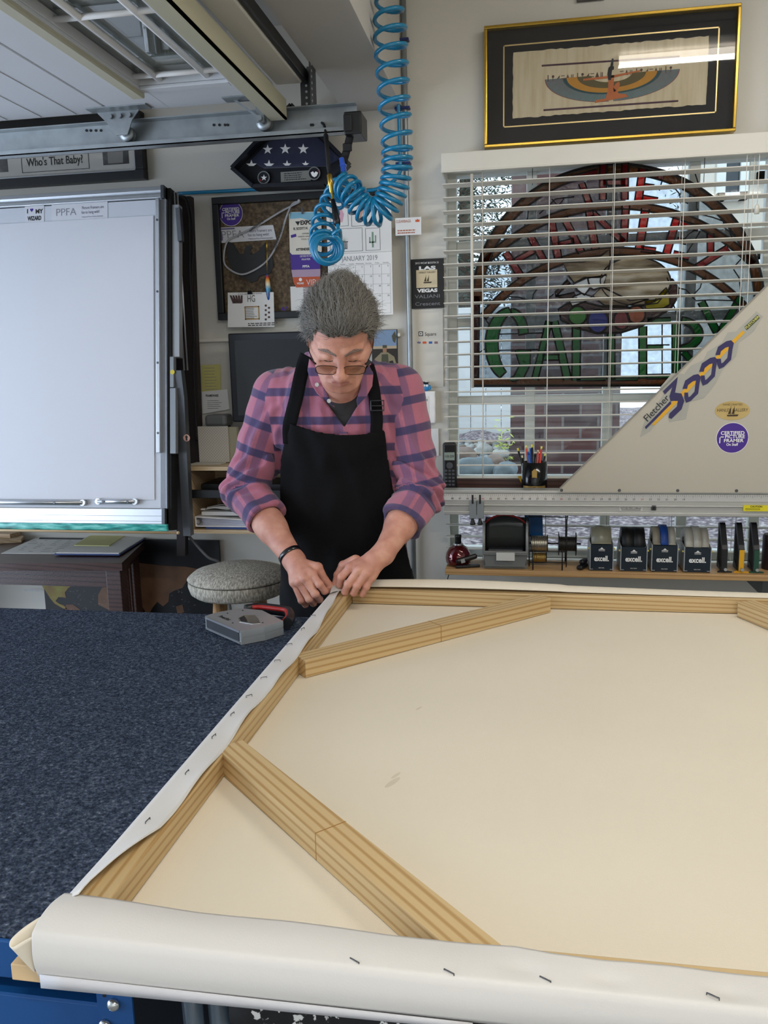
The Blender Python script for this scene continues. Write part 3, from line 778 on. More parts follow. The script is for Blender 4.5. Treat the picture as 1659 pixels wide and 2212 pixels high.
# cordless phone
PH = empty('cordless_phone', (W(974, 1055, 2.87).x, 2.87, lz), 'black cordless phone standing in its cradle on the ledge', 'phone')
c = W(972, 1005, 2.87); x = c.x
k = MB(); hz = W(972, 955, 2.87).z
k.M = Matrix.Translation((x, 2.875, lz)) @ Matrix.Rotation(rad(4), 4, 'X')
k.box(-0.024, 0.024, -0.012, 0.012, 0.012, hz - lz, 0.008); k.build('handset', M_black, PH)
k = MB(); k.M = Matrix.Translation((x, 2.875, lz)) @ Matrix.Rotation(rad(4), 4, 'X')
k.box(-0.018, 0.018, -0.0135, -0.0118, 0.118, 0.146, 0.001); k.build('screen', mat('lcd', '8d9a90', 0.25), PH)
k = MB(); k.M = Matrix.Translation((x, 2.875, lz)) @ Matrix.Rotation(rad(4), 4, 'X')
for r in range(5):
    for cc in range(3): k.box(-0.017 + cc * 0.0125, -0.008 + cc * 0.0125, -0.0135, -0.0118, 0.028 + r * 0.0125, 0.035 + r * 0.0125, 0.0015)
k.lathe([(0.0115, -0.0138), (0.0115, -0.0118)], (0, 0, 0.1), 'Y', 20); k.build('keypad', mat('phone_keys', '4b4e52', 0.4), PH)
k = MB(); k.M = Matrix.Translation((x, 2.875, lz)) @ Matrix.Rotation(rad(4), 4, 'X')
k.text('10:29', (0, -0.0139, 0.128), 0.012, width=0.028); k.text('Panasonic', (0, -0.0122, 0.150), 0.006, width=0.02, bold=0.02)
k.build('lettering', M_ink, PH)
MB().box(x - 0.033, x + 0.035, 2.845, 2.905, lz + .0005, lz + 0.018, 0.006).build('cradle', M_black, PH)
# pencil cup
cp = W(1154, 1052, 2.875); cx = cp.x; cr = W(1182, 1040, 2.875).x - cx
PC = empty('pencil_cup', (cx, 2.895, lz + 0.004), 'black mug with gold band holding pencils on the ledge', 'mug')
h = W(1154, 1000, 2.865).z - lz
MB().lathe([(cr * 0.93, 0), (cr, 0.004), (cr, h), (cr - 0.003, h), (cr - 0.003, 0.006)], (cx, 2.862, lz + 0.0045), 'Z', 36).build('cup', mat('glazed_black', '0d0e10', 0.15), PC)
k = MB(); yy = 2.862
def cyl_patch(mb, cx, cy, r, a0, a1, z0, z1, n=14):
    mb.grid(lambda u, v: (cx + r * math.sin(a0 + (a1 - a0) * u), cy - r * math.cos(a0 + (a1 - a0) * u), z0 + (z1 - z0) * v), n, 1)
cyl_patch(k, cx, yy, cr + 0.0004, -1.0, 0.95, lz + 0.012, lz + 0.032); k.build('gold_band', mat('gold_print', 'b8995a', 0.35, 0.6), PC)
k = MB(); k.text('12', (cx, yy - cr - 0.0014, lz + 0.022), 0.011, bold=0.02); k.text('YEARS OF SERVICE', (cx, yy - cr - 0.0014, lz + 0.016), 0.004, width=0.03)
k.build('lettering', M_ink, PC)
k = MB()
k.plate([(cx - 0.008, lz + h * 0.58), (cx + 0.008, lz + h * 0.58), (cx + 0.009, lz + h * 0.78), (cx, lz + h * 0.86), (cx - 0.009, lz + h * 0.78)], yy - cr - 0.0016, 0.001); k.build('crest', mat('gold_print2', 'a88b4e', 0.35, 0.6), PC)
wd = ['red', 'black', 'blue', 'yellow']
PEN = [(-0.020, 1118, 968, '17181a', 'black pencil leaning far left in the black mug', 'e4d44a'), (-0.014, 1127, 984, '17181a', 'short black pencil left of the blue pens in the mug', 'e8e4c8'),
       (-0.008, 1136, 962, 'e05a4c', 'red pencil with a pale eraser left in the mug', 'e6dd8a'), (0.0, 1146, 968, '2a5db0', 'blue ribbed pen in the middle of the mug', '2a5db0'),
       (-0.004, 1141, 976, '2457a8', 'second blue pen just left of the middle pen in the mug', '2457a8'), (0.004, 1149, 960, '1a1b1d', 'tall dark pencil with yellow ferrule in the middle of the mug', 'e4dc50'),
       (0.012, 1170, 964, 'd8392f', 'bright red pencil leaning right in the mug', 'f0e060'), (0.010, 1162, 972, 'e2463a', 'shorter red pencil right of the middle in the mug', 'e0c9a0'),
       (0.016, 1178, 980, '17181a', 'black pencil leaning far right in the mug', 'd8d860'), (0.006, 1156, 980, '1b1b1d', 'thick black marker right of the middle in the mug', '1b1b1d')]
for i, (dx, px, py, col, lb, tip) in enumerate(PEN):
    a = Vector((cx + dx * 0.8, 2.862 + 0.006 * ((i * 7) % 5 - 2), lz + 0.012)); b = W(px, py, 2.862 + 0.003 * (i % 4))
    r = 0.0042 if 'pen ' in lb or 'marker' in lb else 0.0034
    p = tag(MB().tube([a, a + (b - a) * 0.93], r, 6).build('pencil' if 'pencil' in lb else 'pen', mat('pencil_' + col, col, 0.35), None, a), lb, 'pencil' if 'pencil' in lb else 'pen', 'pencils and pens in the mug')
    MB().tube([a + (b - a) * 0.93, b], r * 0.95, 8).build('eraser' if 'pencil' in lb else 'cap', mat('tip_' + tip, tip, 0.5), p)
# scissors / clips heap lying round the mug
tr = MB()
for i in range(16):
    px = random.choice([random.uniform(1104, 1130), random.uniform(1176, 1204)]); p = W(px, 1054, 2.865); z = lz + 0.003 + random.random() * 0.006
    a = random.uniform(-0.5, 0.5); L_ = random.uniform(0.012, 0.03)
    tr.tube([(p.x - L_ * math.cos(a), 2.87 - L_ * math.sin(a), z), (p.x + L_ * math.cos(a), 2.87 + L_ * math.sin(a), z + 0.004)], 0.0013, 6)
tag(tr.build('paper_clips', M_alu), 'loose steel pins and clips scattered around the mug', 'clips', kind='stuff')
sc = MB(); a = W(1178, 1058, 2.858); b = W(1220, 1036, 2.858)
sc.tube(bez([(a.x, 2.868, lz + 0.004), (a.x + 0.02, 2.866, lz + 0.004), (b.x, 2.862, lz + 0.022)], 6), 0.0022, 8)
sc.tube(bez([(a.x + 0.003, 2.862, lz + 0.003), (a.x + 0.02, 2.862, lz + 0.004), (b.x - 0.002, 2.858, lz + 0.017)], 6), 0.002, 8)
tag(sc.build('tweezers', M_alu), 'steel tweezers leaning up at the right of the mug', 'tweezers')
tg = MB().plate([(W(1118, 1008, 2.9).x, lz + 0.055), (W(1128, 1006, 2.9).x, lz + 0.056), (cx - 0.022, lz + 0.004), (cx - 0.03, lz + 0.004)], 2.903, 0.001)
tag(tg.build('yellow_card', mat('yellow_card', 'd8ac2a', 0.6)), 'small yellow card leaning behind the black mug', 'card')

# ------------------------------------------------------------ wall-mounted cutter in front of the window
CU = empty('wall_cutter', (0.6, 2.76, 1.05), 'long wall-mounted board cutter with an aluminium rail and grey triangular wing', 'cutter')
yR = 2.74
rz = [W(1300, y, yR).z for y in (1060, 1067, 1082, 1091, 1094, 1106, 1114)]
x0 = W(958, 1100, yR).x; x1 = 1.6
c = MB(); c.box(x0, x1, yR, yR + 0.05, rz[6], rz[2], 0.001); c.box(x0, x1, yR - 0.006, yR, rz[4], rz[3], 0.002); c.box(x0, x1, yR - 0.006, yR, rz[6], rz[5], 0.002)
c.box(x0, x1, yR - 0.003, yR + 0.06, rz[1], rz[0], 0.002)
c.build('rail', mat('anodised_rail', 'b9bab7', 0.38, 0.5, var=0.03), CU)
MB().box(x0, x1, yR - 0.002, yR + 0.04, rz[2], rz[1] - 0.0005).build('ruler', mat('ruler_face', 'd7d6d2', 0.4, 0.2), CU)
tk = MB(); rd = MB(); nb = 0
x = x0 + 0.004
while x < 1.0:
    i = round((x - x0 - 0.004) / 0.0064)
    hgt = 0.009 if i % 4 == 0 else 0.005
    tk.box(x, x + 0.0006, yR - 0.0026, yR - 0.0021, rz[1] - 0.002 - hgt, rz[1] - 0.002)
    x += 0.0064
for i in range(30):
    x = x0 + 0.03 + i * 0.0255
    v = str(abs(48 - i)) 
    (rd if i in (14, 24, 4) else tk).text(v, (x, yR - 0.0026, rz[2] + 0.003), 0.009)
tk.build('ruler_marks', M_ink, CU); rd.build('red_ruler_marks', mat('red_ink', 'c23a34', 0.6), CU)
# triangular wing plate
yT = 2.725
P = [W(1207, 1062, yT), W(1207, 1055, yT), W(1659, 612, yT), ]
ex = P[2] + (P[2] - P[1]) * 0.5
zt0 = rz[0] - 0.002
MB().plate([(P[0].x, zt0), (P[1].x + 0.001, P[1].z), (ex.x, ex.z), (1.6, ex.z), (1.6, zt0)], yT - 0.004, 0.006).build('wing_plate', mat('painted_wing', 'bdb7a9', 0.42, 0.1, var=0.02, scale=6), CU)
dd = Vector((ex.x - P[1].x, 0, ex.z - P[1].z)).normalized(); nn = Vector((dd.z, 0, -dd.x))
a = Vector((P[1].x, yT - 0.005, P[1].z)); b = Vector((ex.x, yT - 0.005, ex.z))
MB().beam(a + nn * 0.001, b + nn * 0.001, 0.006, 0.003, nn).build('plate_edge', mat('edge_grey', '8f8b84', 0.4, 0.4), CU)
for px in (1213, 1338, 1464, 1591):
    p = W(px, 1063, yT - 0.005); s_ = MB().lathe([(0.0055, 0.001), (0.0045, -0.002)], (p.x, yT - 0.004, zt0 + 0.006), 'Y', 12).build('screw', M_steel, CU)
# big logo on the plate, running up the slope
def slope(px, py): p = W(px, py, yT - 0.0046); return Vector((p.x, yT - 0.0046, p.z))
A, B = slope(1395, 925), slope(1640, 690); U = (B - A).normalized(); V = Vector((-U.z, 0, U.x))
lo = empty('logo', (0, 0, 0)); lo.parent = CU; lo.location = slope(1500, 830) - wloc(CU)
def sp(px, py, dy=0.0):
    p = slope(px, py); p.y -= dy; return p
def poly(mb, pts, dy, th=0.0004): mb.plate([(slope(x, y).x, slope(x, y).z) for x, y in pts], yT - 0.0046 - dy, th)
hal = MB(); poly(hal, [(1382, 945), (1392, 910), (1435, 850), (1425, 838), (1452, 806), (1478, 808), (1492, 790), (1520, 778), (1528, 760), (1560, 740), (1572, 718), (1590, 716), (1634, 672), (1648, 684), (1628, 716), (1596, 740), (1590, 770), (1560, 800), (1545, 830), (1520, 860), (1490, 868), (1482, 905), (1446, 912), (1440, 886), (1404, 932)], 0.0002)
hal.build('halo', mat('logo_grey', 'a9a89e', 0.45), lo)
yl = MB(); poly(yl, [(1408, 917), (1440, 881), (1452, 868), (1478, 840), (1520, 798), (1560, 756), (1604, 714), (1609, 718), (1566, 763), (1524, 806), (1482, 850), (1444, 889), (1413, 919)], 0.0012)
yl.build('yellow_stripe', mat('logo_yellow', 'e0a822', 0.45), lo)
nv = MB(); M_navy = mat('logo_navy', '2a2458', 0.45)
poly(nv, [(1393, 922), (1448, 866), (1450, 872), (1395, 927)], 0.0016)
# figure 3 and three zeros drawn as slanted strokes
poly(nv, [(1432, 845), (1464, 814), (1462, 828), (1458, 848), (1472, 850), (1478, 866), (1472, 884), (1450, 905), (1444, 902), (1446, 893), (1462, 878), (1464, 866), (1448, 866), (1446, 856), (1452, 836), (1436, 852)], 0.0016)
def zero(cx, cy):
    o = [(-20, 4), (-14, -14), (4, -26), (14, -28), (20, -22), (17, -8), (14, 14), (-2, 30), (-12, 34), (-16, 24), (-16, 12), (-8, 12), (-7, 22), (-3, 20), (6, 10), (9, -14), (2, -12), (-8, -4), (-10, 4)]
    poly(nv, [(cx + x, cy + y) for x, y in o], 0.0016)
for c_ in ((1494, 836), (1530, 799), (1565, 763)): zero(*c_)
nv.build('numerals', M_navy, lo)
t = MB(); a = sp(1398, 912, 0.0018); b = sp(1446, 862, 0.0018); t.text('Fletcher', a, 0.030, (b - a).normalized(), V, width=(b - a).length, align='LEFT'); t.build('lettering', M_ink, lo)
gt = MB(); poly(gt, [(1608, 706), (1636, 680), (1641, 687), (1613, 713)], 0.0016); gt.build('name_tab', mat('tab_green', '3b4a32', 0.5), lo)
t = MB(); a = sp(1612, 711, 0.0022); b = sp(1640, 685, 0.0022); t.text('FLETCHER', a, 0.010, (b - a).normalized(), V, width=(b - a).length, align='LEFT', bold=0.02); t.build('tab_lettering', mat('tab_yellow', 'd8d070', 0.5), lo)
# gold oval gallery sticker and purple round sticker
def oval(mb, c, rx, rz_, y, th=0.0004, n=40): mb.plate([(c.x + rx * math.cos(2 * PI * k / n), c.z + rz_ * math.sin(2 * PI * k / n)) for k in range(n)], y, th)
p = slope(1582, 887); rx = (slope(1620, 887) - slope(1544, 887)).x / 2; rzz = (slope(1582, 867) - slope(1582, 908)).z / 2
OS = empty('oval_sticker', (p.x, yT - 0.005, p.z), 'gold oval sticker with a sailing ship on the grey wing', 'sticker')
k = MB(); oval(k, p, rx, rzz, yT - 0.0048); k.build('disc', noise_ramp('gold_foil', [(0.2, '9c8044'), (0.6, 'd6bd7e')], 6, 0.35, metal=0.3), OS)
k = MB(); y = yT - 0.0052
def ship(k, c, s, y):
    k.plate([(c.x - 1.0 * s, c.z - 0.55 * s), (c.x + 1.2 * s, c.z - 0.5 * s), (c.x + 0.95 * s, c.z - 0.85 * s), (c.x - 0.85 * s, c.z - 0.85 * s)], y, 0.0003)
    for dx, h in ((-0.3, 1.2), (0.35, 1.1)): k.box(c.x + dx * s - 0.03 * s, c.x + dx * s + 0.03 * s, y, y + 0.0003, c.z - 0.6 * s, c.z + h * s)
    for dx in (-0.3, 0.35): k.plate([(c.x + dx * s, c.z + 0.9 * s), (c.x + dx * s, c.z - 0.4 * s), (c.x + (dx - 0.5) * s, c.z - 0.4 * s)], y, 0.0002)
ship(k, p + Vector((0, 0, -0.004)), 0.016, y); k.text('HANLEY GALLERY', (p.x, y, p.z - 0.003), 0.014, width=rx * 1.75); k.text('HAND CRAFTED', (p.x, y, p.z + rzz * 0.55), 0.008, width=rx * 1.1)
k.build('print', mat('brown_ink', '3f2f1c', 0.5), OS)
def framer_disc(c, r, y, label):
    D = empty('round_sticker', (c.x, y, c.z), label, 'sticker')
    k = MB(); oval(k, c, r, r, y); k.build('disc', M_purple, D)
    k = MB(); oval(k, c, r * 1.03, r * 1.03, y + 0.0003); k.build('rim', M_wht, D)
    k = MB(); yy = y - 0.0005
    k.text('CERTIFIED', (c.x, yy, c.z + r * 0.22), r * 0.34, width=r * 1.5, bold=0.02); k.text('PICTURE', (c.x + r * 0.15, yy, c.z - r * 0.02), r * 0.31, width=r * 1.25, bold=0.02)
    k.text('FRAMER', (c.x + r * 0.08, yy, c.z - r * 0.28), r * 0.31, width=r * 1.25, bold=0.02); k.text('On Staff', (c.x, yy, c.z - r * 0.52), r * 0.24, width=r * 0.75, bold=0.02)
    k.box(c.x - r * 0.82, c.x - r * 0.76, yy, yy + 0.0002, c.z - r * 0.35, c.z + r * 0.1); k.box(c.x - r * 0.82, c.x - r * 0.55, yy, yy + 0.0002, c.z + r * 0.04, c.z + r * 0.1)
    k.build('lettering', M_wht, D)
    return D
p = slope(1582, 946); framer_disc(p, (slope(1616, 946) - slope(1548, 946)).x / 2, yT - 0.0048, 'round purple sticker on the grey triangular wing of the cutter')
# rail details: stop bracket, label plates, knob
st = MB(); q = RC(1014, 1082, 1045, 1121, yR - 0.02); m = (q[0] + q[1]) / 2
st.box(q[0], m - 0.0008, yR - 0.018, yR - 0.006, q[2], q[3], 0.002); st.box(m + 0.0008, q[1], yR - 0.018, yR - 0.006, q[2], q[3], 0.002)
st.build('sliding_stop', mat('stop_grey', '8f979b', 0.4, 0.4), CU)
for px in (1021, 1037):
    p = W(px, 1080, yR - 0.02); MB().box(p.x - 0.003, p.x + 0.003, yR - 0.024, yR - 0.018, W(px, 1088, yR - 0.02).z, W(px, 1069, yR - 0.02).z, 0.001).build('stop_lever', M_black, CU)
    p = W(px, 1128, yR - 0.012); MB().lathe([(0.004, 0.014), (0.006, 0.004), (0.009, -0.004), (0.009, -0.008)], p, 'Z', 14).build('stop_knob', M_black, CU)
q = RC(1338, 1094, 1388, 1104, yR - 0.001); MB().box(q[0], q[1], yR - 0.0016, yR - 0.0004, q[2], q[3]).build('name_plate', mat('plate_silver', 'cfcfcb', 0.4, 0.3), CU)
k = MB(); k.text('FLETCHER-TERRY COMPANY', ((q[0] + q[1]) / 2, yR - 0.002, (q[2] + q[3]) / 2), 0.006, width=(q[1] - q[0]) * 0.9, bold=0.02)
for d in (0.3, 0.15): k.box(q[0] + 0.006, q[1] - 0.006, yR - 0.002, yR - 0.0017, q[2] + (q[3] - q[2]) * d, q[2] + (q[3] - q[2]) * (d + 0.07))
k.build('plate_print', M_ink, CU)
q = RC(1605, 1091, 1680, 1104, yR - 0.001); MB().box(q[0], q[1], yR - 0.0076, yR - 0.0004, q[2], q[3]).build('caution_label', mat('caution_yellow', 'e3d420', 0.5), CU)
k = MB(); m = W(1632, 1098, yR); k.text('CAUTION', (m.x, yR - 0.0082, (q[2] + q[3]) / 2 + 0.003), 0.008, width=0.035, bold=0.02)
for d in (0.42, 0.25): k.box(q[0] + 0.006, q[0] + 0.05, yR - 0.0082, yR - 0.0079, q[2] + (q[3] - q[2]) * d, q[2] + (q[3] - q[2]) * (d + 0.05))
k.build('caution_print', M_ink, CU)
p = W(1412, 1097, yR - 0.002); MB().cbox((p.x, yR - 0.002, p.z), (0.016, 0.008, 0.016), 0.002).build('latch', M_steel, CU); MB().lathe([(0.005, -0.008), (0.005, 0)], (p.x, yR - 0.002, p.z), 'Y', 14).build('latch_button', M_black, CU)
# end bracket fixing the rail to the wall
MB().box(x0 + 0.001, x0 + 0.02, yR + 0.05, 2.998, rz[5], rz[2]).build('wall_bracket', M_alud, CU)
MB().box(1.52, 1.54, yR + 0.05, 2.998, rz[5], rz[2]).build('wall_bracket', M_alud, CU)
# ------------------------------------------------------------ helpers for flat wall things
def sheet(name, q, Y, th, m, parent=None):
    return MB().box(q[0], q[1], Y, Y + th, q[2], q[3], 0.0).build(name, m, parent)
def lines(k, q, Y, n, frac=0.5, x0=0.08, x1=0.92, ragged=True):
    """rows of unreadable small print"""
    w, h = q[1] - q[0], q[3] - q[2]
    for i in range(n):
        z = q[3] - h * (i + 0.5) / n; hh = h / n * frac / 2; x = q[0] + w * x0; xe = q[0] + w * x1
        if ragged: xe -= w * random.uniform(0, 0.25)
        while x < xe:
            l = w * random.uniform(0.03, 0.10); k.box(x, min(x + l, xe), Y - 0.0003, Y, z - hh, z + hh); x += l + w * 0.02
def quad(k, pts, Y, th=0.0004):
    P = [W(x, y, Y) for x, y in pts]; k.plate([(p.x, p.z) for p in P], Y, th)
def frame_rect(q, Y0, Y1, w, name, m, parent, prof=None):
    k = MB(); x0, x1, z0, z1 = q
    k.box(x0, x1, Y0, Y1, z1 - w, z1, 0.002); k.box(x0, x1, Y0, Y1, z0, z0 + w, 0.002)
    k.box(x0, x0 + w, Y0, Y1, z0 + w, z1 - w, 0.002); k.box(x1 - w, x1, Y0, Y1, z0 + w, z1 - w, 0.002)
    return k.build(name, m, parent)

# ------------------------------------------------------------ papyrus picture over the window
q = RC(1046, 58, 1594, 306, 2.975)
q = (W(1046, 190, 2.97).x, W(1594, 150, 2.97).x, W(1048, 321, 2.97).z, W(1045, 59, 2.97).z)
PP = empty('framed_picture', ((q[0] + q[1]) / 2, 2.99, q[2]), 'gold-framed Egyptian papyrus with black mat above the window', 'picture')
frame_rect(q, 2.958, 2.998, 0.010, 'frame', mat('gold_metal', 'cda94a', 0.22, 0.95, var=0.05), PP)
M_mat = mat('black_mat', '0e0f12', 0.8, var=0.1)
mq = (q[0] + 0.010, q[1] - 0.010, q[2] + 0.010, q[3] - 0.010)
sheet('mat_board', mq, 2.985, 0.008, M_mat, PP)
YP = 2.984
gx0, gx1 = W(1087, 180, YP).x, W(1551, 150, YP).x; gz1, gz0 = W(1088, 98, YP).z, W(1089, 276, YP).z
k = MB(); g = 0.004
for a in ((gx0, gx1, gz1 - g, gz1), (gx0, gx1, gz0, gz0 + g), (gx0, gx0 + g, gz0, gz1), (gx1 - g, gx1, gz0, gz1)): k.box(a[0], a[1], YP - 0.001, YP + 0.0008, a[2], a[3])
k.build('gold_fillet', mat('gold_metal_pale', 'dcc48a', 0.3, 0.6), PP)
# papyrus with ragged edge
random.seed(3)
px0, px1 = W(1108, 180, YP).x, W(1528, 150, YP).x; pz1, pz0 = W(1110, 114, YP).z, W(1107, 256, YP).z
pts = []
n = 44
for i in range(n): pts.append((px0 + (px1 - px0) * i / n, pz0 + random.uniform(-0.002, 0.002)))
for i in range(16): pts.append((px1 + random.uniform(-0.0015, 0.0015), pz0 + (pz1 - pz0) * i / 16))
for i in range(n): pts.append((px1 + (px0 - px1) * i / n, pz1 + random.uniform(-0.002, 0.002)))
for i in range(16): pts.append((px0 + random.uniform(-0.0015, 0.0015), pz1 + (pz0 - pz1) * i / 16))
pap = noise_ramp('papyrus', [(0.2, 'b9a883'), (0.5, 'cdbf9f'), (0.8, 'd9cdb2')], 10, 0.8, stretch=(6, 1, 0.6), detail=6)
MB().plate(pts, YP - 0.0016, 0.001).build('papyrus', pap, PP)
ya = YP - 0.0022
def pic(name, col, fn, dy=0.0):
    k = MB(); fn(k, ya - dy); k.build(name, mat('pigment_' + col, col, 0.8, var=0.15, scale=60), PP)
def bars(k, y):
    for (x0, y0, x1, y1) in ((1170, 140, 1468, 120), (1174, 236, 1465, 216)):
        k.plate([(W(x0, y0 + 4, y).x, W(x0, y0 + 4, y).z), (W(x1, y1 + 4, y).x, W(x1, y1 + 4, y).z), (W(x1, y1, y).x, W(x1, y1, y).z), (W(x0, y0, y).x, W(x0, y0, y).z)], y, 0.0003)
pic('painted_bars', '4a2d3a', bars)
cx = W(1320, 200, ya).x; cz = W(1320, 175, ya).z; s = W(1420, 180, ya).x - cx   # s = 100 px
def wing(k, y, r0, r1, sgn):
    # curved wing from shoulder out and up: outer arc profile between two offset ellipses
    o = []; i_ = []
    for t in range(21):
        a = PI * 1.5 + (PI / 2) * t / 20 * sgn
        o.append((cx + sgn * 0.05 * s + math.cos(a) * 1.40 * s * r1, cz + 0.14 * s + math.sin(a) * 0.56 * s * r1))
        i_.append((cx + sgn * 0.05 * s + math.cos(a) * 1.40 * s * r0, cz + 0.14 * s + math.sin(a) * 0.56 * s * r0))
    k.plate(o + i_[::-1], y, 0.0003)
for nm, col, r0, r1, dy in (('wing_feathers', '5d7f80', 0.72, 1.0, 0.0), ('wing_coverts', '24484e', 0.66, 0.73, 0.0002), ('wing_middle', 'b9822c', 0.5, 0.67, 0.0004), ('wing_inner', '5c5230', 0.28, 0.5, 0.0006)):
    pic(nm, col, lambda k, y: [wing(k, y, r0, r1, 1), wing(k, y, r0, r1, -1)], dy)
def barbs(k, y):
    for sgn in (1, -1):
        for t in range(1, 30):
            a = PI * 1.5 + (PI / 2) * t / 30 * sgn; b = a
            p0 = Vector((cx + sgn * .05 * s + math.cos(a) * 1.40 * s * .73, y, cz + .14 * s + math.sin(a) * .56 * s * .73)); p1 = Vector((cx + sgn * .05 * s + math.cos(a) * 1.40 * s * .99, y, cz + .14 * s + math.sin(a) * .56 * s * .99))
            k.beam(p0, p1, 0.0002, 0.0009, (0, 0, 1) if abs(p1.x - p0.x) > abs(p1.z - p0.z) else (1, 0, 0))
        k.plate([(cx + sgn * .05 * s + math.cos(PI * 1.5 + PI / 2 * t / 20 * sgn) * 1.40 * s * r, cz + .14 * s + math.sin(PI * 1.5 + PI / 2 * t / 20 * sgn) * .56 * s * r) for r, rng in ((1.0, range(21)), (1.015, range(20, -1, -1))) for t in rng], y, 0.0002)
pic('feather_lines', '8d4a4a', barbs, 0.0004)
def fig(k, y):
    P = lambda pts: k.plate([(cx + a * s, cz + b * s) for a, b in pts], y, 0.0003)
    P([(-.62, .05), (-.08, .06), (.08, .07), (.62, .15), (.62, .18), (.08, .12), (-.08, .11), (-.62, .09)])      # arms
    P([(-.06, .12), (.06, .12), (.05, -.15), (.18, -.28), (.32, -.30), (.38, -.36), (-.36, -.44), (-.34, -.38), (-.12, -.36), (-.07, -.2)])
    P([(.04, -.14), (.10, -.06), (.17, -.02), (.19, -.10), (.14, -.2), (.06, -.24)])
pic('painted_figure', 'b9683a', fig, 0.0009)
def hairp(k, y):
    k.plate([(cx + a * s, cz + b * s) for a, b in [(-.07, .28), (-.02, .32), (.05, .30), (.05, .24), (.01, .22), (-.01, .02), (-.07, .02), (-.09, .15)]], y, 0.0003)
    k.plate([(cx + a * s, cz + b * s) for a, b in [(-.03, .32), (.0, .47), (.04, .46), (.03, .31)]], y, 0.0003)
pic('painted_hair', '1f2326', hairp, 0.0011)
# row of little glyph marks
def glyphs(k, y):
    random.seed(5)
    for i in range(26):
        px = 1184 + i * 10.6
        if 1306 < px < 1334: continue
        p = W(px, 169 - (px - 1184) * 0.075, y); r = 0.006
        t = i % 6
        if t == 0: k.box(p.x - .0014, p.x + .0014, y, y + .0003, p.z - r * 1.7, p.z + r * 1.6)
        elif t == 1: k.lathe([(r * .7, 0), (r * .7, .0003)], (p.x, y, p.z + .004), 'Y', 12); k.box(p.x - .001, p.x + .001, y, y + .0003, p.z - r * 1.6, p.z)
        elif t == 2: k.plate([(p.x - r, p.z - r), (p.x + r * .9, p.z - r * .3), (p.x + r, p.z + r * 1.2), (p.x, p.z)], y, .0003)
        elif t == 3: k.box(p.x - r, p.x + r, y, y + .0003, p.z + .003, p.z + .005); k.box(p.x - r, p.x + r, y, y + .0003, p.z - .006, p.z - .004)
        elif t == 4: k.plate([(p.x - r, p.z - r * 1.3), (p.x + r, p.z - r * 1.3), (p.x, p.z + r * 1.4)], y, .0003)
        else: k.box(p.x - r * .8, p.x - r * .4, y, y + .0003, p.z - r * 1.5, p.z + r); k.box(p.x, p.x + r * .4, y, y + .0003, p.z - r * 1.5, p.z + r)
pic('glyph_row', '5a4238', glyphs, 0.0003)
MB().box(mq[0], mq[1], 2.968, 2.970, mq[2], mq[3]).build('glazing', glass('picture_glass', 'ffffff', 0.04), PP)

VT = MB(); a = W(1246, 4, 2.99); VT.box(a.x, W(1306, 0, 2.99).x, 2.985, 2.999, a.z, a.z + .05, .002)
for i in range(4): VT.box(a.x + .004, W(1306, 0, 2.99).x - .004, 2.982, 2.986, a.z + .006 + i * .011, a.z + .009 + i * .011)
tag(VT.build('wall_vent', mat('vent_grey', '55504c', .6)), 'small dark vent high on the wall above the gold frame', 'vent')
# ------------------------------------------------------------ corner conduit with the blue air line
cdx = W(880, 700, 2.975).x
CO = tag(MB().tube([(W(872, 60, 2.975).x, 2.975, 2.89), (cdx + 0.004, 2.975, 2.2), (cdx + 0.008, 2.975, 1.5), (cdx + 0.010, 2.975, 0.02)], 0.0095, 14).build('conduit', M_galv, None, (cdx, 2.975, 0)), 'grey steel conduit pipe running down the wall corner', 'pipe')
M_hose = mat('blue_hose', '1179a3', 0.28, var=0.08, scale=15, coat=0.3)
pl = [(cdx - 0.020, 2.962, 2.88), (cdx - 0.016, 2.955, 2.4), (cdx - 0.012, 2.952, 2.15), (cdx - 0.012, 2.952, 2.11), (cdx - 0.045, 2.955, 2.075), (cdx - 0.13, 2.965, 2.055)]
b = W(640, 405, 2.968); pl += [(W(730, 395, 2.968).x, 2.968, W(730, 395, 2.968).z), (b.x, 2.968, b.z), (W(520, 411, 2.968).x, 2.968, W(520, 411, 2.968).z), (W(385, 418, 2.968).x, 2.968, W(385, 418, 2.968).z)]
BT = tag(MB().tube(bez(pl, 6), 0.0062, 10).build('air_line', M_hose, None, (cdx, 2.96, 2.1)), 'straight blue air line clipped along the wall and conduit', 'air line')
for py in (84, 232, 352):
    p = W(876, py, 2.962)
    MB().box(cdx - 0.03, cdx + 0.022, 2.958, 2.986, p.z - 0.004, p.z + 0.004, 0.002).build('clip', mat('navy_plastic', '1c2c66', 0.4), BT)
# business card and posters on the wall
q = RC(854, 470, 902, 507, 2.96); q = (W(854, 490, 2.96).x, W(910, 490, 2.96).x, W(880, 508, 2.96).z, W(880, 470, 2.96).z)
K = tag(sheet('business_card', q, 2.960, 0.0015, M_paper), 'white business card stuck across the conduit below the coiled hose', 'card')
k = MB(); k.text('CLEARBAGS', (q[0] + 0.028, 2.9592, q[3] - 0.016), 0.013, width=0.052); lines(k, (q[0], q[1], q[2] + 0.004, q[2] + 0.02), 2.9597, 2); k.build('lettering', mat('soft_red_ink', 'b26a52', 0.6), K)
k = MB(); k.plate([(q[1] - 0.02, q[3] - 0.016), (q[1] - 0.006, q[3] - 0.016), (q[1] - 0.006, q[3] - 0.008), (q[1] - 0.010, q[3] - 0.010), (q[1] - 0.013, q[3] - 0.005), (q[1] - 0.016, q[3] - 0.010), (q[1] - 0.020, q[3] - 0.008)], 2.9592, 0.0004); k.build('emblem', mat('orange_red', 'cf5a33', 0.5), K)
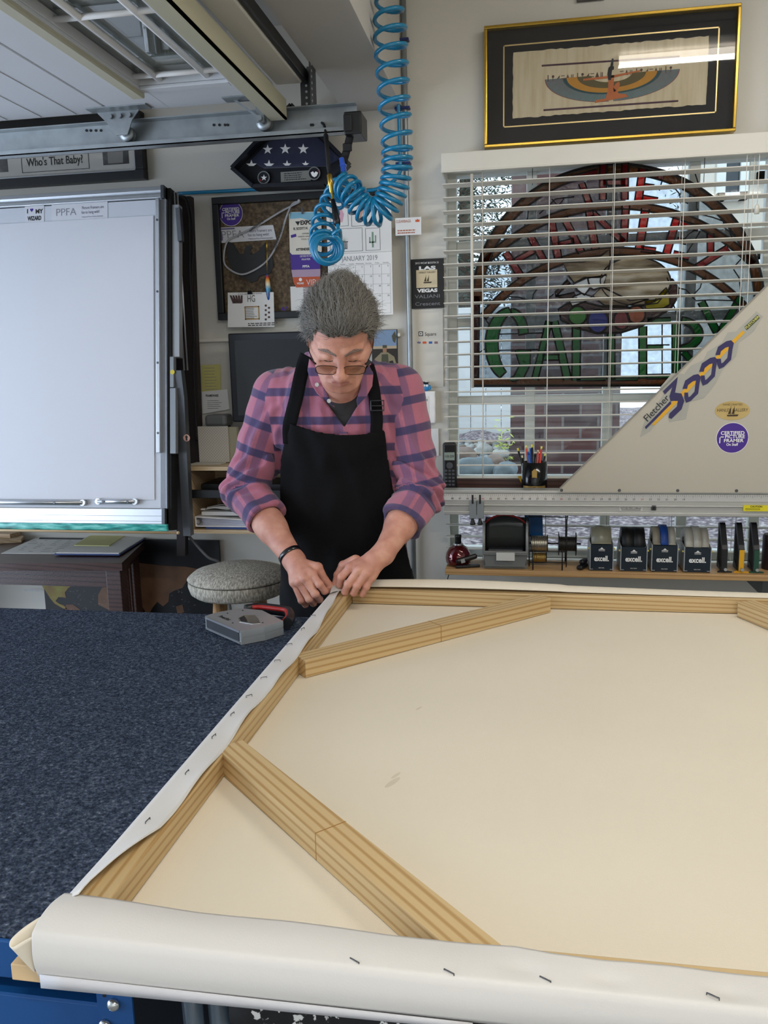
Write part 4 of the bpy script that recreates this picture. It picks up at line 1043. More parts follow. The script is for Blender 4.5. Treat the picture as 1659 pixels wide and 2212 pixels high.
q = (W(887, 610, 2.99).x, W(959, 610, 2.99).x, W(920, 666, 2.99).z, W(920, 559, 2.99).z)
K = tag(sheet('black_poster', q, 2.992, 0.004, mat('poster_black', '101012', 0.35)), 'narrow black poster with a sailing ship beside the blind', 'poster')
w, h = q[1] - q[0], q[3] - q[2]; m = (q[0] + q[1]) / 2
sheet('ship_panel', (q[0] + w * .17, q[1] - w * .2, q[2] + h * .42, q[2] + h * .78), 2.9914, 0.0004, mat('parchment', 'd8c8a4', 0.6), K)
k = MB(); ship(k, Vector((m, 0, q[2] + h * .58)), 0.014, 2.9908); k.text('HANLEY GALLERY', (m, 2.9908, q[2] + h * .71), 0.009, width=w * .5); k.build('ship', mat('brown_ink', '3f2f1c', 0.5), K)
k = MB(); k.text('2015 WCAF BOOTH 31', (m, 2.9912, q[3] - h * .10), 0.009, width=w * .7); k.text('LAS', (m, 2.9912, q[3] - h * .215), 0.016, width=w * .5, bold=0.05); k.text('VEGAS', (m, 2.9912, q[2] + h * .33), 0.016, width=w * .62, bold=0.05); k.build('lettering', M_wht, K)
k = MB(); k.text('VALIANI', (m, 2.9912, q[2] + h * .21), 0.017, width=w * .75); k.text('Crescent', (m, 2.9912, q[2] + h * .06), 0.017, width=w * .75); k.build('grey_lettering', M_grey_ink, K)
q = (W(892, 760, 2.99).x, W(957, 760, 2.99).x, W(920, 836, 2.99).z, W(920, 668, 2.99).z)
K = tag(sheet('payment_sticker', q, 2.9955, 0.002, mat('cream_sheet', 'd8d4c8', 0.6)), 'pale card payment notice below the black poster', 'sticker')
c = W(909, 721, 2.995); k = MB(); k.text('Square', (W(930, 725, 2.995).x, 2.9948, W(930, 725, 2.995).z), 0.017, width=W(943, 0, 2.995).x - W(917, 0, 2.995).x)
k.box(c.x - .008, c.x + .008, 2.9948, 2.9952, c.z - .008, c.z + .008, 0.0)
k.build('lettering', M_ink, K); k = MB(); k.box(c.x - .0052, c.x + .0052, 2.9944, 2.9948, c.z - .0052, c.z + .0052); k.build('logo_ring', M_wht, K); k = MB(); k.box(c.x - .0022, c.x + .0022, 2.994, 2.9944, c.z - .0022, c.z + .0022); k.build('logo_centre', M_ink, K)
for px, col in ((905, '2a3f8f'), (917, 'd85a28'), (930, '2a62a8'), (942, '8a6a70')):
    p = W(px, 740, 2.995)
    k = MB()
    if px == 905: k.text('VISA', (p.x, 2.9948, p.z - .003), 0.009, width=0.014, bold=0.04)
    elif px == 917: k.lathe([(.0042, 0), (.0042, .0003)], (p.x - .003, 2.9948, p.z), 'Y', 16); k.lathe([(.0042, 0), (.0042, .0003)], (p.x + .003, 2.9944, p.z), 'Y', 16)
    else: k.box(p.x - .006, p.x + .006, 2.9948, 2.9951, p.z - .004, p.z + .004)
    k.build('payment_logo', mat('pay_' + col, col, 0.5), K)
# outlet with the owl figure on top
q = (W(898, 880, 2.985).x, W(941, 880, 2.985).x, W(925, 914, 2.985).z, W(925, 845, 2.985).z)
OU = empty('wall_outlet', ((q[0] + q[1]) / 2, 2.99, q[2]), 'white double electrical outlet on the wall by the man\'s shoulder', 'outlet')
MB().box(q[0], q[1], 2.975, 2.999, q[2], q[3], 0.004).build('cover_plate', M_wht, OU)
k = MB(); k.box(q[0] + .022, q[1] - .022, 2.9735, 2.976, q[2] + .018, q[3] - .018, 0.002); k.build('socket_face', mat('outlet_face', 'e4e3df', 0.4), OU)
k = MB(); m = (q[0] + q[1]) / 2
for z in (q[2] + .035, q[3] - .035):
    k.box(m - .008, m - .006, 2.973, 2.9738, z, z + .008); k.box(m + .006, m + .008, 2.973, 2.9738, z, z + .008); k.lathe([(.002, 0), (.002, .0008)], (m, 2.973, z - .006), 'Y', 10)
k.build('slots', M_ink, OU)
c = W(919, 832, 2.965); z0 = q[3]
OW = empty('owl_figurine', (c.x, 2.98, z0), 'tiny blue owl figurine in a graduation cap on top of the outlet', 'figurine')
mb_ = mat('owl_blue', '2f8fd0', 0.4); 
k = MB(); k.ball((c.x, 2.98, z0 + .014), .013, stretch=(1, .7, 1.1)); k.ball((c.x - .013, 2.98, z0 + .013), .008, stretch=(.7, .5, 1.2)); k.ball((c.x + .013, 2.98, z0 + .013), .008, stretch=(.7, .5, 1.2)); k.build('body', mb_, OW)
k = MB(); k.ball((c.x - .005, 2.972, z0 + .02), .005, 10, 6); k.ball((c.x + .005, 2.972, z0 + .02), .005, 10, 6); k.build('eyes', M_wht, OW)
k = MB(); k.cbox((c.x, 2.978, z0 + .031), (.024, .016, .0018)); k.lathe([(.009, 0), (.008, .005)], (c.x, 2.979, z0 + .026), 'Z', 14); k.build('cap', M_blackm, OW)
q2 = (W(895, 0, 2.99).x, W(912, 0, 2.99).x, q[3] + .002, q[3] + .036)
K = tag(sheet('small_label_card', q2, 2.992, .001, M_paper), 'small white card behind the owl figurine', 'card'); k = MB(); lines(k, q2, 2.9918, 5); k.build('print', M_ink, K)
q2 = (W(915, 0, 2.99).x, W(937, 0, 2.99).x, W(925, 985, 2.99).z, W(925, 926, 2.99).z); K = tag(sheet('wall_note', q2, 2.993, .001, M_paper), 'white sheet on the wall under the outlet', 'paper')

# ------------------------------------------------------------ framed baby picture, top left
q = (-2.35, W(312, 360, 2.97).x, W(300, 387, 2.97).z, W(290, 240, 2.97).z)
K = empty('framed_picture', (q[0] + .4, 2.98, q[2]), 'black-framed picture captioned about a baby behind the door track', 'picture')
frame_rect(q, 2.962, 2.998, 0.034, 'frame', M_black, K)
sheet('mat_board', (q[0] + .03, q[1] - .03, q[2] + .03, q[3] - .03), 2.985, .005, mat('mat_cream', 'cfcdc6', 0.8), K)
k = MB(); xx = W(300, 350, 2.961).x
k.box(q[0] + .030, q[1] - .030, 2.9605, 2.966, q[2] + .030, q[2] + .033); k.box(q[1] - .033, q[1] - .030, 2.9605, 2.966, q[2] + .03, q[3] - .03); k.build('silver_fillet', M_alu, K)
c = RC(43, 322, 192, 364, 2.983); k = MB()
for a in ((c[0], c[1], c[2], c[2] + .0018), (c[0], c[1], c[3], c[3] + .0018), (c[0], c[0] + .0018, c[2], c[3]), (c[1], c[1] + .0018, c[2], c[3])): k.box(a[0], a[1], 2.984, 2.985, a[2], a[3])
k.text("Who's That Baby?", ((c[0] + c[1]) / 2, 2.9838, c[2] + .022), .040, width=(c[1] - c[0]) * .84, bold=.01); k.build('caption', M_ink, K)
for (x0, x1, lab) in ((222, 277, 'monochrome photo of a small child in the picture'), (-60, 14, None)):
    c = (W(x0, 340, 2.983).x, W(x1, 340, 2.983).x, W(250, 355, 2.983).z, W(250, 290, 2.983).z)
    sheet('photo', c, 2.983, .002, noise_ramp('grey_photo', [(0.3, '2b2b2c'), (0.55, '5a5a5a'), (0.75, 'b5b3ae')], 14, 0.5), K)
    if x0 > 0:
        m = (c[0] + c[1]) / 2; k = MB(); k.lathe([(.013, 0), (.013, .0006)], (m, 2.982, c[2] + .085), 'Y', 18); k.plate([(m - .03, c[2] + .004), (m + .028, c[2] + .004), (m + .032, c[2] + .05), (m + .014, c[2] + .072), (m - .014, c[2] + .072), (m - .03, c[2] + .05)], 2.982, .0006); k.build('child_shape', mat('photo_grey', '8d8a86', 0.5), K)
MB().box(q[0] + .03, q[1] - .03, 2.968, 2.970, q[2] + .03, q[3] - .03).build('glazing', glass('picture_glass', 'ffffff', 0.05), K)

# ------------------------------------------------------------ flag display case standing on its corner-shelf
FY = 2.93
FC = empty('flag_case', (W(615, 400, FY).x, FY, W(615, 400, FY).z), 'dark wood display case with a folded star-spangled flag on the wall', 'display case')
o_ = [(507, 367), (552, 405), (700, 398), (730, 372), (778, 345), (640, 232), (624, 236)]
i_ = [(536, 352), (565, 360), (712, 352), (748, 340), (632, 252)]
M_case = mat('dark_navy_lacquer', '10131c', 0.35, var=0.15)
k = MB(); quad(k, [(507, 367), (552, 406), (700, 400), (742, 378), (752, 350), (640, 232), (624, 236)], FY - 0.02, 0.02); k.M = Matrix.Identity(4)
k.build('case_back', M_case, FC)
k = MB()
pts = [(507, 367), (552, 406), (705, 400), (752, 352), (634, 232)]
for a, b in zip(pts, pts[1:] + pts[:1]):
    A_, B_ = W(*a, FY - 0.03), W(*b, FY - 0.03); k.beam(A_, B_, 0.07, 0.012, (B_ - A_).cross(Vector((0, 1, 0))))
k.build('case_frame', M_case, FC)
k = MB(); quad(k, [(540, 348), (570, 363), (708, 358), (735, 342), (634, 250)], FY - 0.026, 0.006); k.build('folded_flag', mat('flag_navy', '141c3c', 0.9, bump=.3, bscale=300, sheen=.3), FC)
k = MB()
for cx_, cy_, r, cl in ((578, 323, 11, 0), (616, 322, 12, 0), (655, 322, 12, 0), (543, 357, 12, 1), (581, 357, 12, 1), (620, 356, 10, 1), (660, 355, 8, 1), (611, 289, 10, 1)):
    pts = []
    for t in range(10):
        a = PI / 2 + t * PI / 5; rr = r if t % 2 == 0 else r * .4
        y_ = cy_ - math.sin(a) * rr
        if cl: y_ = min(y_, cy_ + 1.5) if cy_ > 300 else y_
        pts.append((cx_ + math.cos(a) * rr, y_))
    quad(k, pts, FY - 0.0275, .001)
k.build('white_stars', M_wht, FC)
q = RC(591, 370, 658, 394, FY - .066); sheet('engraved_plate', (W(591, 0, FY - .03).x, W(658, 0, FY - .03).x, W(620, 393, FY - .03).z, W(620, 371, FY - .03).z), FY - .031, .002, mat('pewter', '9a9a94', 0.35, .6), FC)
k = MB(); lines(k, (W(594, 0, FY - .03).x, W(655, 0, FY - .03).x, W(620, 391, FY - .03).z, W(620, 373, FY - .03).z), FY - .0315, 4, .4); k.build('engraving', M_ink, FC)
for px, py in ((570, 384), (679, 375)):
    p = W(px, py, FY - .03); md = MB().lathe([(.0215, -.004), (.0215, .002)], p, 'Y', 28).build('medallion', mat('silver_rim', 'a3a6a8', .3, .7), FC)
    k = MB(); k.lathe([(.018, -.0046), (.018, -.004)], p, 'Y', 24); k.build('medallion_face', M_case, md)
    k = MB(); 
    if px == 570: quad(k, [(px + 7 * math.cos(PI / 2 + t * PI / 5) * (1 if t % 2 == 0 else .4), py - 7 * math.sin(PI / 2 + t * PI / 5) * (1 if t % 2 == 0 else .4)) for t in range(10)], FY - .036, .0006)
    else: quad(k, [(px - 8, py - 2), (px - 3, py - 5), (px, py - 1), (px + 3, py - 5), (px + 8, py - 2), (px + 5, py + 5), (px, py + 8), (px - 5, py + 5)], FY - .036, .0006)
    k.build('emblem', M_wht, md)
    k = MB(); quad(k, [(px - 10, py + 2), (px - 6, py + 4), (px - 5, py + 9), (px - 8, py + 7)] if px == 570 else [(px + 6, py - 9), (px + 10, py - 3), (px + 8, py - 4)], FY - .0356, .0004); k.build('red_stripe', mat('flag_red', 'a3222c', .5), md)
k = MB(); quad(k, [(540, 348), (570, 363), (708, 358), (735, 342), (634, 250)], FY - 0.056, 0.001); k.build('glazing', glass('picture_glass', 'ffffff', .05), FC)

# ------------------------------------------------------------ cork board and everything pinned on it
CY = 2.975
q = (W(458, 550, CY).x, W(810, 550, CY).x, W(560, 689, CY).z, W(640, 417, CY).z)
q = (W(465, 550, CY).x, -0.525, q[2], q[3])
CB = empty('cork_board', ((q[0] + q[1]) / 2, CY, q[2]), 'black-framed cork pinboard behind the man covered with cards', 'pinboard')
frame_rect(q, 2.965, 2.998, 0.024, 'frame', M_black, CB)
M_cork = noise_ramp('cork', [(0.3, '43382c'), (0.5, '5d4f3e'), (0.7, '78674f')], 90, 0.95, bump=.6, bscale=300)
sheet('cork', (q[0] + .022, q[1] - .022, q[2] + .022, q[3] - .022), 2.985, .006, M_cork, CB)
cy = 2.984
p = W(499, 461, cy); framer_disc(p, .0425, cy - .001, 'round purple sticker at the top left corner of the cork board')
def tilted(name, pts, Y, m, parent=None, th=.0006):
    k = MB(); quad(k, pts, Y, th); return k.build(name, m, parent)
def tvec(pts, Y):
    a, b, c = W(*pts[0], Y), W(*pts[1], Y), W(*pts[3], Y); return a, (b - a), (c - a)
def ppfa(pts, Y, label):
    k = MB(); quad(k, pts, Y); K = tag(k.build('bumper_sticker', mat('sticker_silver', 'cfd0d4', .5)), label, 'sticker')
    a, u, v = tvec(pts, Y); L = u.length; H = v.length; U, V = u.normalized(), -v.normalized()
    O = a - V * H; y = Vector((0, -.0006, 0))
    k = MB(); k.text('PPFA', O + U * L * .24 + V * H * .28 + y, H * .72, U, V, width=L * .40, bold=-.01); k.build('acronym', mat('sticker_grey', '7d7d86', .5), K)
    k = MB(); k.text('Picture Framers are', O + U * L * .74 + V * H * .60 + y, H * .27, U, V, width=L * .44); k.text('fun to hang with!', O + U * L * .71 + V * H * .34 + y, H * .27, U, V, width=L * .38)
    k.text('Professional Picture Framers Association', O + U * L * .74 + V * H * .14 + y, H * .14, U, V, width=L * .44); k.build('lettering', mat('sticker_ink', '4b4760', .5), K)
    k = MB(); k.prism([(L * .015, H * .15), (L * .05, H * .15), (L * .05, H * .85), (L * .3, H * .85), (L * .3, H * .95), (L * .015, H * .95)], O + y * .7, U, V, .0002); k.build('corner_mark', mat('sticker_mauve', '6a5f86', .5), K)
    return K
ppfa([(471, 492), (590, 486), (597, 517), (477, 525)], cy - .0016, 'silver slogan sticker pinned on the cork board')
# lanyard
M_lan = mat('lanyard', 'a9a9ac', .8)
k = MB(); tp = W(650, 435, cy - .01)
lan = [(650, 435), (610, 455), (560, 485), (510, 510), (492, 520), (484, 545), (486, 572), (510, 590), (535, 590), (575, 565), (602, 520), (618, 470), (632, 440), (650, 435)]
k.tube(bez([W(x, y, cy - .008 - .004 * (i % 3)) for i, (x, y) in enumerate(lan)], 6), .0036, 6, flat=.2, up=(0, -1, 0))
LA = tag(k.build('lanyard', M_lan, None, tp), 'grey lanyard looped across the cork board', 'lanyard')
k = MB()
for t, (px, py) in (('LARSON-JUHL', (555, 489)), ('UNIVERSAL ARQUATI', (604, 512))):
    b = W(px, py, cy - .018); ang = rad(33) if px == 555 else rad(68)
    k.text(t, b, .011, (math.cos(ang), 0, math.sin(ang)), (-math.sin(ang), 0, math.cos(ang)), width=.06 if px == 555 else .09, bold=.03)
k.build('lettering', M_ink, LA)
MB().lathe([(.004, -.006), (.006, 0), (.003, .01)], W(646, 434, cy - .02), 'Y', 14).build('push_pin', mat('clear_pin', 'b5b5b5', .2), LA)
p = W(653, 455, cy - .012); k = MB(); k.cbox((p.x, p.y, p.z), (.007, .004, .022), .001); k.build('clip', M_steel, LA)
# event badge with its ribbons
k = MB(); quad(k, [(628, 458), (690, 457), (694, 462), (695, 543), (690, 549), (631, 550), (626, 545), (624, 463)], cy - .006, .001)
BD = tag(k.build('event_badge', mat('badge_cream', 'ded9cb', .5)), 'cream attendee badge hanging left of the calendar', 'badge')
tilted('blue_header', [(626, 459), (692, 458), (692, 470), (670, 476), (650, 471), (626, 473)], cy - .0068, mat('badge_blue', '7fb6cc', .5), BD)
yb = cy - .0072; k = MB(); p = W(659, 485, yb); k.text('EXPO', p + Vector((.004, 0, 0)), .020, width=.042, bold=.04); k.plate([(p.x - .036, p.z + .012), (p.x - .018, p.z + .012), (p.x - .026, p.z - .002)], yb, .0003)
p = W(634, 497, yb); k.text('R. SCOTT H', p, .012, width=.05, align='LEFT', bold=.02)
for i in range(3): p = W(660, 506 + i * 6, yb); k.text(['OWNER', 'HANLEY GALLERY', 'TULSA, OK'][i], p, .007)
p = W(654, 541, yb); k.text('ATTENDEE', p, .012, width=.05, bold=.03); k.build('lettering', M_ink, BD)
tilted('purple_ribbon', [(627, 547), (690, 546), (692, 581), (629, 583)], cy - .005, M_purple, BD); tilted('lilac_ribbon', [(629, 582), (692, 580), (692, 597), (632, 599)], cy - .0044, mat('ribbon_lilac', 'b49ab0', .5), BD); tilted('orange_ribbon', [(632, 597), (692, 595), (690, 618), (640, 621), (634, 610)], cy - .0038, mat('ribbon_orange', 'c5552a', .5), BD)
k = MB(); p = W(661, 555, cy - .0056); k.text('CERTIFIED PICTURE', p, .009, width=.045); p = W(661, 562, cy - .0056); k.text('FRAMER', p, .009); p = W(661, 578, cy - .0056); k.text('PPFA', p, .012, bold=.02)
p = W(672, 616, cy - .0048); k.text('VIP', p, .030, width=.034, bold=-.01); p = W(649, 614, cy - .0048); k.text('WIZARD', p, .009, width=.026, bold=.03); p = W(649, 604, cy - .0048); k.lathe([(.006, 0), (.006, .0004)], p, 'Y', 16); k.build('ribbon_lettering', M_wht, BD)
tilted('purple_dot', [(628, 508), (639, 505), (640, 511), (629, 514)], yb, M_purple, BD)
# black eagle cut-out
k = MB()
k2 = [(493, 522), (503, 525), (517, 548), (527, 548), (528, 540), (531, 531), (543, 530), (545, 536), (540, 541), (542, 551), (556, 544), (566, 532), (573, 524), (575, 538), (574, 558), (588, 552), (590, 575), (584, 590), (560, 596), (556, 606), (542, 611), (534, 602), (520, 598), (505, 588), (500, 580), (492, 560), (489, 540)]
quad(k, k2, cy - .006, .004); tag(k.build('eagle_cutout', mat('charcoal_board', '2e2f31', .8)), 'charcoal spread-winged bird cut-out on the cork board', 'cut-out')
# fishing lure on a snap
a = W(577, 590, cy - .016); b = W(581, 652, cy - .016)
k = MB(); L = (a - b).length
k.lathe([(.0015, 0), (.006, L * .1), (.0085, L * .3), (.0095, L * .5), (.0085, L * .72), (.004, L * .93), (.001, L)], b, (Vector((1, 0, 0)), Vector((0, 1, 0)), (a - b).normalized()), 18)
lm = mat('lure_paint', 'ffffff', .15, coat=1); nt = lm.node_tree; N = nt.nodes; tc = N.new('ShaderNodeTexCoord'); sx = N.new('ShaderNodeSeparateXYZ'); r = ramp(N, [(0, '1c5fae'), (.25, '1a4f9a'), (.45, '2c9cc8'), (.6, 'e8e2c0'), (.75, 'e8a23a'), (.85, 'd8452a'), (.95, '1a4f9a')]); nt.links.new(tc.outputs['Generated'], sx.inputs[0]); nt.links.new(sx.outputs['Z'], r.inputs['Fac']); nt.links.new(r.outputs['Color'], bsdf(lm).inputs['Base Color'])
LU = tag(k.build('fishing_lure', lm, None, b), 'blue and orange fishing lure hanging on the cork board', 'fishing lure')
k = MB(); k.tube([a, W(577, 560, cy - .014), W(576, 518, cy - .012)], .0014, 6); k.tube([W(577, 540, cy - .013), W(576, 520, cy - .012)], .003, 8); k.build('swivel', M_gold, LU)
# price sheet under a binder clip, list strip, little logo sticker
pts = [(492, 632), (591, 631), (593, 706), (492, 707)]
K = tag(tilted('printed_flyer', pts, cy - .02, M_paper), 'printed flyer with a gold frame picture clipped to the bottom of the cork board', 'paper')
y = cy - .021; k = MB(); p = W(543, 652, y); k.text('HG', p, .034, width=.028); q2 = (W(494, 0, y).x, W(526, 0, y).x, W(510, 690, y).z, W(510, 662, y).z); lines(k, q2, y, 8, .3)
q2 = (W(494, 0, y).x, W(590, 0, y).x, W(540, 705, y).z, W(540, 697, y).z); lines(k, q2, y, 2, .5); p = W(540, 636, y); k.text('PICTURE GALLERY CUSTOM FRAMING', p, .006, width=.09); k.build('print', mat('brown_print', '4c4440', .6), K)
k = MB(); c = RC(528, 662, 561, 690, y); 
for a in ((c[0], c[1], c[2], c[2] + .004), (c[0], c[1], c[3] - .004, c[3]), (c[0], c[0] + .004, c[2], c[3]), (c[1] - .004, c[1], c[2], c[3])): k.box(a[0], a[1], y, y + .0003, a[2], a[3])
k.build('gold_frame_print', mat('gold_print3', 'b08a48', .5), K)
k = MB(); 
for t in range(5): quad(k, [(496 + 6 * t, 638), (500 + 6 * t, 638), (508 + 4 * t, 654), (503 + 4 * t, 656)], y, .0002)
for t in range(7): p = W(574 + (t % 2) * 7, 660 + t * 5, y); k.lathe([(.0042, 0), (.0042, .0003)], p, 'Y', 8)
k.build('corner_samples', mat('dark_brown_print', '4a2e28', .5), K)
BC = MB(); p = W(540, 633, cy - .024); BC.M = Matrix.Translation(p); BC.add([(-.009, -.002, -.004), (.009, -.002, -.004), (.006, -.008, .007), (-.006, -.008, .007), (-.009, .006, -.004), (.009, .006, -.004), (.006, .006, .007), (-.006, .006, .007)], [(0, 1, 2, 3), (5, 4, 7, 6), (0, 4, 5, 1), (1, 5, 6, 2), (2, 6, 7, 3), (3, 7, 4, 0)]); BC.tube([(-.004, -.003, .006), (-.003, -.004, .018), (.003, -.004, .018), (.004, -.003, .006)], .0009, 6)
tag(BC.build('binder_clip', M_black), 'small black binder clip gripping the flyer on the cork board', 'clip')
K = tag(tilted('list_strip', [(627, 619), (666, 619), (665, 674), (629, 675)], cy - .002, M_paper), 'narrow printed list below the orange ribbon', 'paper'); k = MB(); q2 = (W(629, 0, cy - .003).x, W(664, 0, cy - .003).x, W(640, 674, cy - .003).z, W(640, 620, cy - .003).z); lines(k, q2, cy - .0027, 15, .55, ragged=False); k.build('print', mat('mauve_print', '8b7078', .6), K)
k = MB(); p = W(612, 669, cy - .001); k.text('LJ', p, .014, width=.026, bold=.05, shear=.4); tag(k.build('letter_decal', M_purple), 'small purple letter decal low on the cork board', 'decal')
# calendar
YC = 2.958
pts = [(688, 430), (845, 424), (848, 676), (695, 690)]
q = (W(690, 0, YC).x, W(848, 620, YC).x, W(770, 682, YC).z, W(770, 431, YC).z)
CA = empty('wall_calendar', ((q[0] + q[1]) / 2, YC, q[2]), 'white wall calendar open at January beside the cork board', 'calendar')
w, h = q[1] - q[0], q[3] - q[2]; mz = W(770, 546, YC).z
sheet('picture_page', (q[0], q[1], mz, q[3]), YC, .003, M_paper, CA)
sheet('date_page', (q[0], q[1], q[2], mz - .001), YC - .001, .003, M_wht, CA)
k = MB(); yy = YC - .0014; m = (q[0] + q[1]) / 2
k.text('JANUARY 2019', (m, yy, mz - .027), .024, width=w * .56)
gz1 = mz - .042
for i in range(8): x = q[0] + w * (.03 + .94 * i / 7); k.box(x - .0003, x + .0003, yy, yy + .0003, q[2] + .006, gz1)
for j in range(6): z = gz1 - (gz1 - q[2] - .006) * j / 5; k.box(q[0] + w * .03, q[1] - w * .03, yy, yy + .0003, z - .0003, z + .0003)
for i, d in enumerate(['Sunday', 'Monday', 'Tuesday', 'Wednesday', 'Thursday', 'Friday', 'Saturday']): k.text(d, (q[0] + w * (.03 + .94 * (i + .5) / 7), yy, gz1 + .003), .006)
for d in range(1, 32):
    i = (d + 1) % 7; j = (d + 1) // 7
    k.text(str(d), (q[0] + w * (.03 + .94 * (i + .75) / 7), yy, gz1 - (gz1 - q[2] - .006) * j / 5 - .009), .008, bold=.02)
k.build('dates', M_grey_ink, CA)
k = MB(); yp = YC - .0006
def fr(c):
    for a in ((c[0], c[1], c[2], c[2] + .0012), (c[0], c[1], c[3], c[3] + .0012), (c[0], c[0] + .0012, c[2], c[3]), (c[1], c[1] + .0012, c[2], c[3])): k.box(a[0], a[1], yp, yp + .0003, a[2], a[3])
boxes = [RC(712, 440, 752, 488, yp), RC(758, 438, 820, 486, yp), RC(712, 496, 783, 542, yp), RC(789, 494, 821, 540, yp)]
for c in boxes: fr(c)
c = boxes[2]
for i in range(8):                                          # striped pot
    k.box(c[0] + .035 + i * .0035, c[0] + .037 + i * .0035, yp, yp + .0003, c[2] + .012, c[2] + .032)
k.box(c[0] + .034, c[0] + .065, yp, yp + .0003, c[2] + .032, c[2] + .035); k.box(c[0] + .038, c[0] + .062, yp, yp + .0003, c[2] + .009, c[2] + .012)
k.build('line_art', mat('thin_ink', '55575a', .6), CA)
k = MB(); c = boxes[3]; x = (c[0] + c[1]) / 2
k.box(x - .003, x + .003, yp, yp + .0003, c[2] + .01, c[3] - .012); k.box(x - .012, x - .008, yp, yp + .0003, c[2] + .025, c[2] + .045); k.box(x + .008, x + .012, yp, yp + .0003, c[2] + .03, c[2] + .05); k.box(x - .012, x + .012, yp, yp + .0003, c[2] + .025, c[2] + .03)
c = boxes[2]; 
for t in range(-3, 4): k.plate([(c[0] + .05 + t * .001, c[2] + .035), (c[0] + .051 + t * .001, c[2] + .035), (c[0] + .05 + t * .006, c[2] + .055 - abs(t) * .003)], yp, .0003)
k.build('cactus_art', mat('cactus_green', '7f9a86', .6), CA)
k = MB(); c = boxes[0]; m = (c[0] + c[1]) / 2; k.plate([(m - .006, c[2] + .012), (m + .012, c[2] + .014), (m + .018, c[2] + .04), (m + .006, c[2] + .066), (m - .008, c[2] + .06), (m - .012, c[2] + .03)], yp, .0003); k.build('pink_art', mat('soft_pink', 'dba8bc', .6), CA)
c = boxes[1]; k = MB(); m = c[0] + .03; k.plate([(m, c[2] + .014), (m + .014, c[2] + .052), (m + .003, c[2] + .058), (m - .010, c[2] + .048)], yp, .0003); k.build('tulip_art', mat('tan_pink', 'c99c8a', .6), CA)

# ------------------------------------------------------------ coiled blue air hose and blow gun
pth = []
def coil_axis(P, turns, rad_, dens=((0, 0), (1, 1)), n=18, ph=0.0):
    """helix about the smooth axis P; dens maps fraction of turns to fraction of length"""
    ax = bez(P, 16); m = len(ax); N_ = int(turns * n); out = []
    L = [0]
    for a, b in zip(ax, ax[1:]): L.append(L[-1] + (b - a).length)
    def g(t):
        for (a0, b0), (a1, b1) in zip(dens, dens[1:]):
            if t <= a1: return b0 + (b1 - b0) * (t - a0) / (a1 - a0)
        return 1
    nrm = None; j = 0
    for i in range(N_ + 1):
        s_ = L[-1] * g(i / N_)
        while j < m - 2 and L[j + 1] < s_: j += 1
        f = (s_ - L[j]) / max(1e-9, L[j + 1] - L[j]); p = ax[j].lerp(ax[j + 1], f)
        t = (ax[min(j + 3, m - 1)] - ax[max(j - 2, 0)]).normalized()
        if nrm is None: nrm = t.orthogonal().normalized()
        nrm = (nrm - t * nrm.dot(t)).normalized(); bn = t.cross(nrm)
        r = rad_(i / N_) if callable(rad_) else rad_
        a = 2 * PI * i / n + ph
        out.append(p + nrm * math.cos(a) * r + bn * math.sin(a) * r)
    return out
HY = 2.43
h1 = coil_axis([W(838, -40, HY), W(842, 60, HY), W(850, 200, HY), W(858, 320, HY), W(852, 400, HY), W(822, 455, HY), W(785, 450, HY), W(760, 415, HY), W(745, 400, HY + .02)], 26, lambda t: .0445 - .011 * t if t > .1 else .027 + .17 * t, ((0, 0), (.36, .56), (.5, .68), (1, 1)))
AH = empty('coiled_air_hose', W(740, 352, 2.47), 'bright blue coiled air hose hanging from the ceiling beside the window', 'air hose')
b_ = [W(745, 390, 2.55), W(742, 372, 2.49), W(738, 362, 2.487)]
MB().tube(h1, .0060, 8).build('coil', M_hose, AH)
MB().tube(bez([h1[0], h1[0] + Vector((.012, 0, .04)), (h1[0].x + .03, HY, 2.75), (h1[0].x + .03, HY, 2.899)], 5), .0060, 8).build('supply_end', M_hose, AH)
h2 = coil_axis([W(736, 398, 2.55), W(722, 430, 2.5), W(705, 460, 2.47), W(697, 500, 2.44), W(697, 530, 2.40), W(704, 542, 2.33), W(713, 536, 2.27)], 11.5, lambda t: .031 + .005 * t)
MB().tube(h2, .0058, 8).build('lower_coil', M_hose, AH)
k = MB(); k.tube(bez([h2[-1], h2[-1] + Vector((.02, 0, .01)), W(735, 530, 2.38), W(731, 500, 2.40), W(729, 482, 2.41)], 6), .0054, 8); k.build('hose_end', M_hose, AH)
k = MB(); k.tube([h1[-1], W(739, 372, 2.5), W(739, 366, 2.49)], .0054, 8); k.build('hose_loop', M_hose, AH)
# strap, brass fittings and rubber grip
GN = empty('blow_gun', W(727, 480, 2.42), 'black blow gun with brass coupling hanging in front of the cork board', 'air gun')
k = MB(); a = W(729, 486, 2.41); b = W(719, 432, 2.44); k.tube([a, a.lerp(b, .15), a.lerp(b, .5), b], [.0085, .0105, .0095, .006], 12); k.build('grip', M_black, GN)
k = MB(); a = W(719, 432, 2.44); b = W(711, 376, 2.46); c0 = a.lerp(b, .0)
k.tube([a, a.lerp(b, .28), a.lerp(b, .3), a.lerp(b, .55), a.lerp(b, .57), a.lerp(b, .95), b], [.0035, .0035, .0065, .0065, .0078, .0078, .005], 12); k.build('coupling', M_gold, GN)
k = MB(); a = W(711, 376, 2.46); b = W(704, 292, 2.49); k.tube([a, a.lerp(b, .2), a.lerp(b, .5), b], [.006, .0095, .0085, .010], 10, flat=.7); k.build('rubber_sleeve', M_blackm, GN)
k = MB(); k.tube(bez([W(704, 292, 2.49), W(700, 270, 2.52), W(688, 262, 2.56)], 5), .004, 8); k.build('hanging_cord', M_blackm, GN)
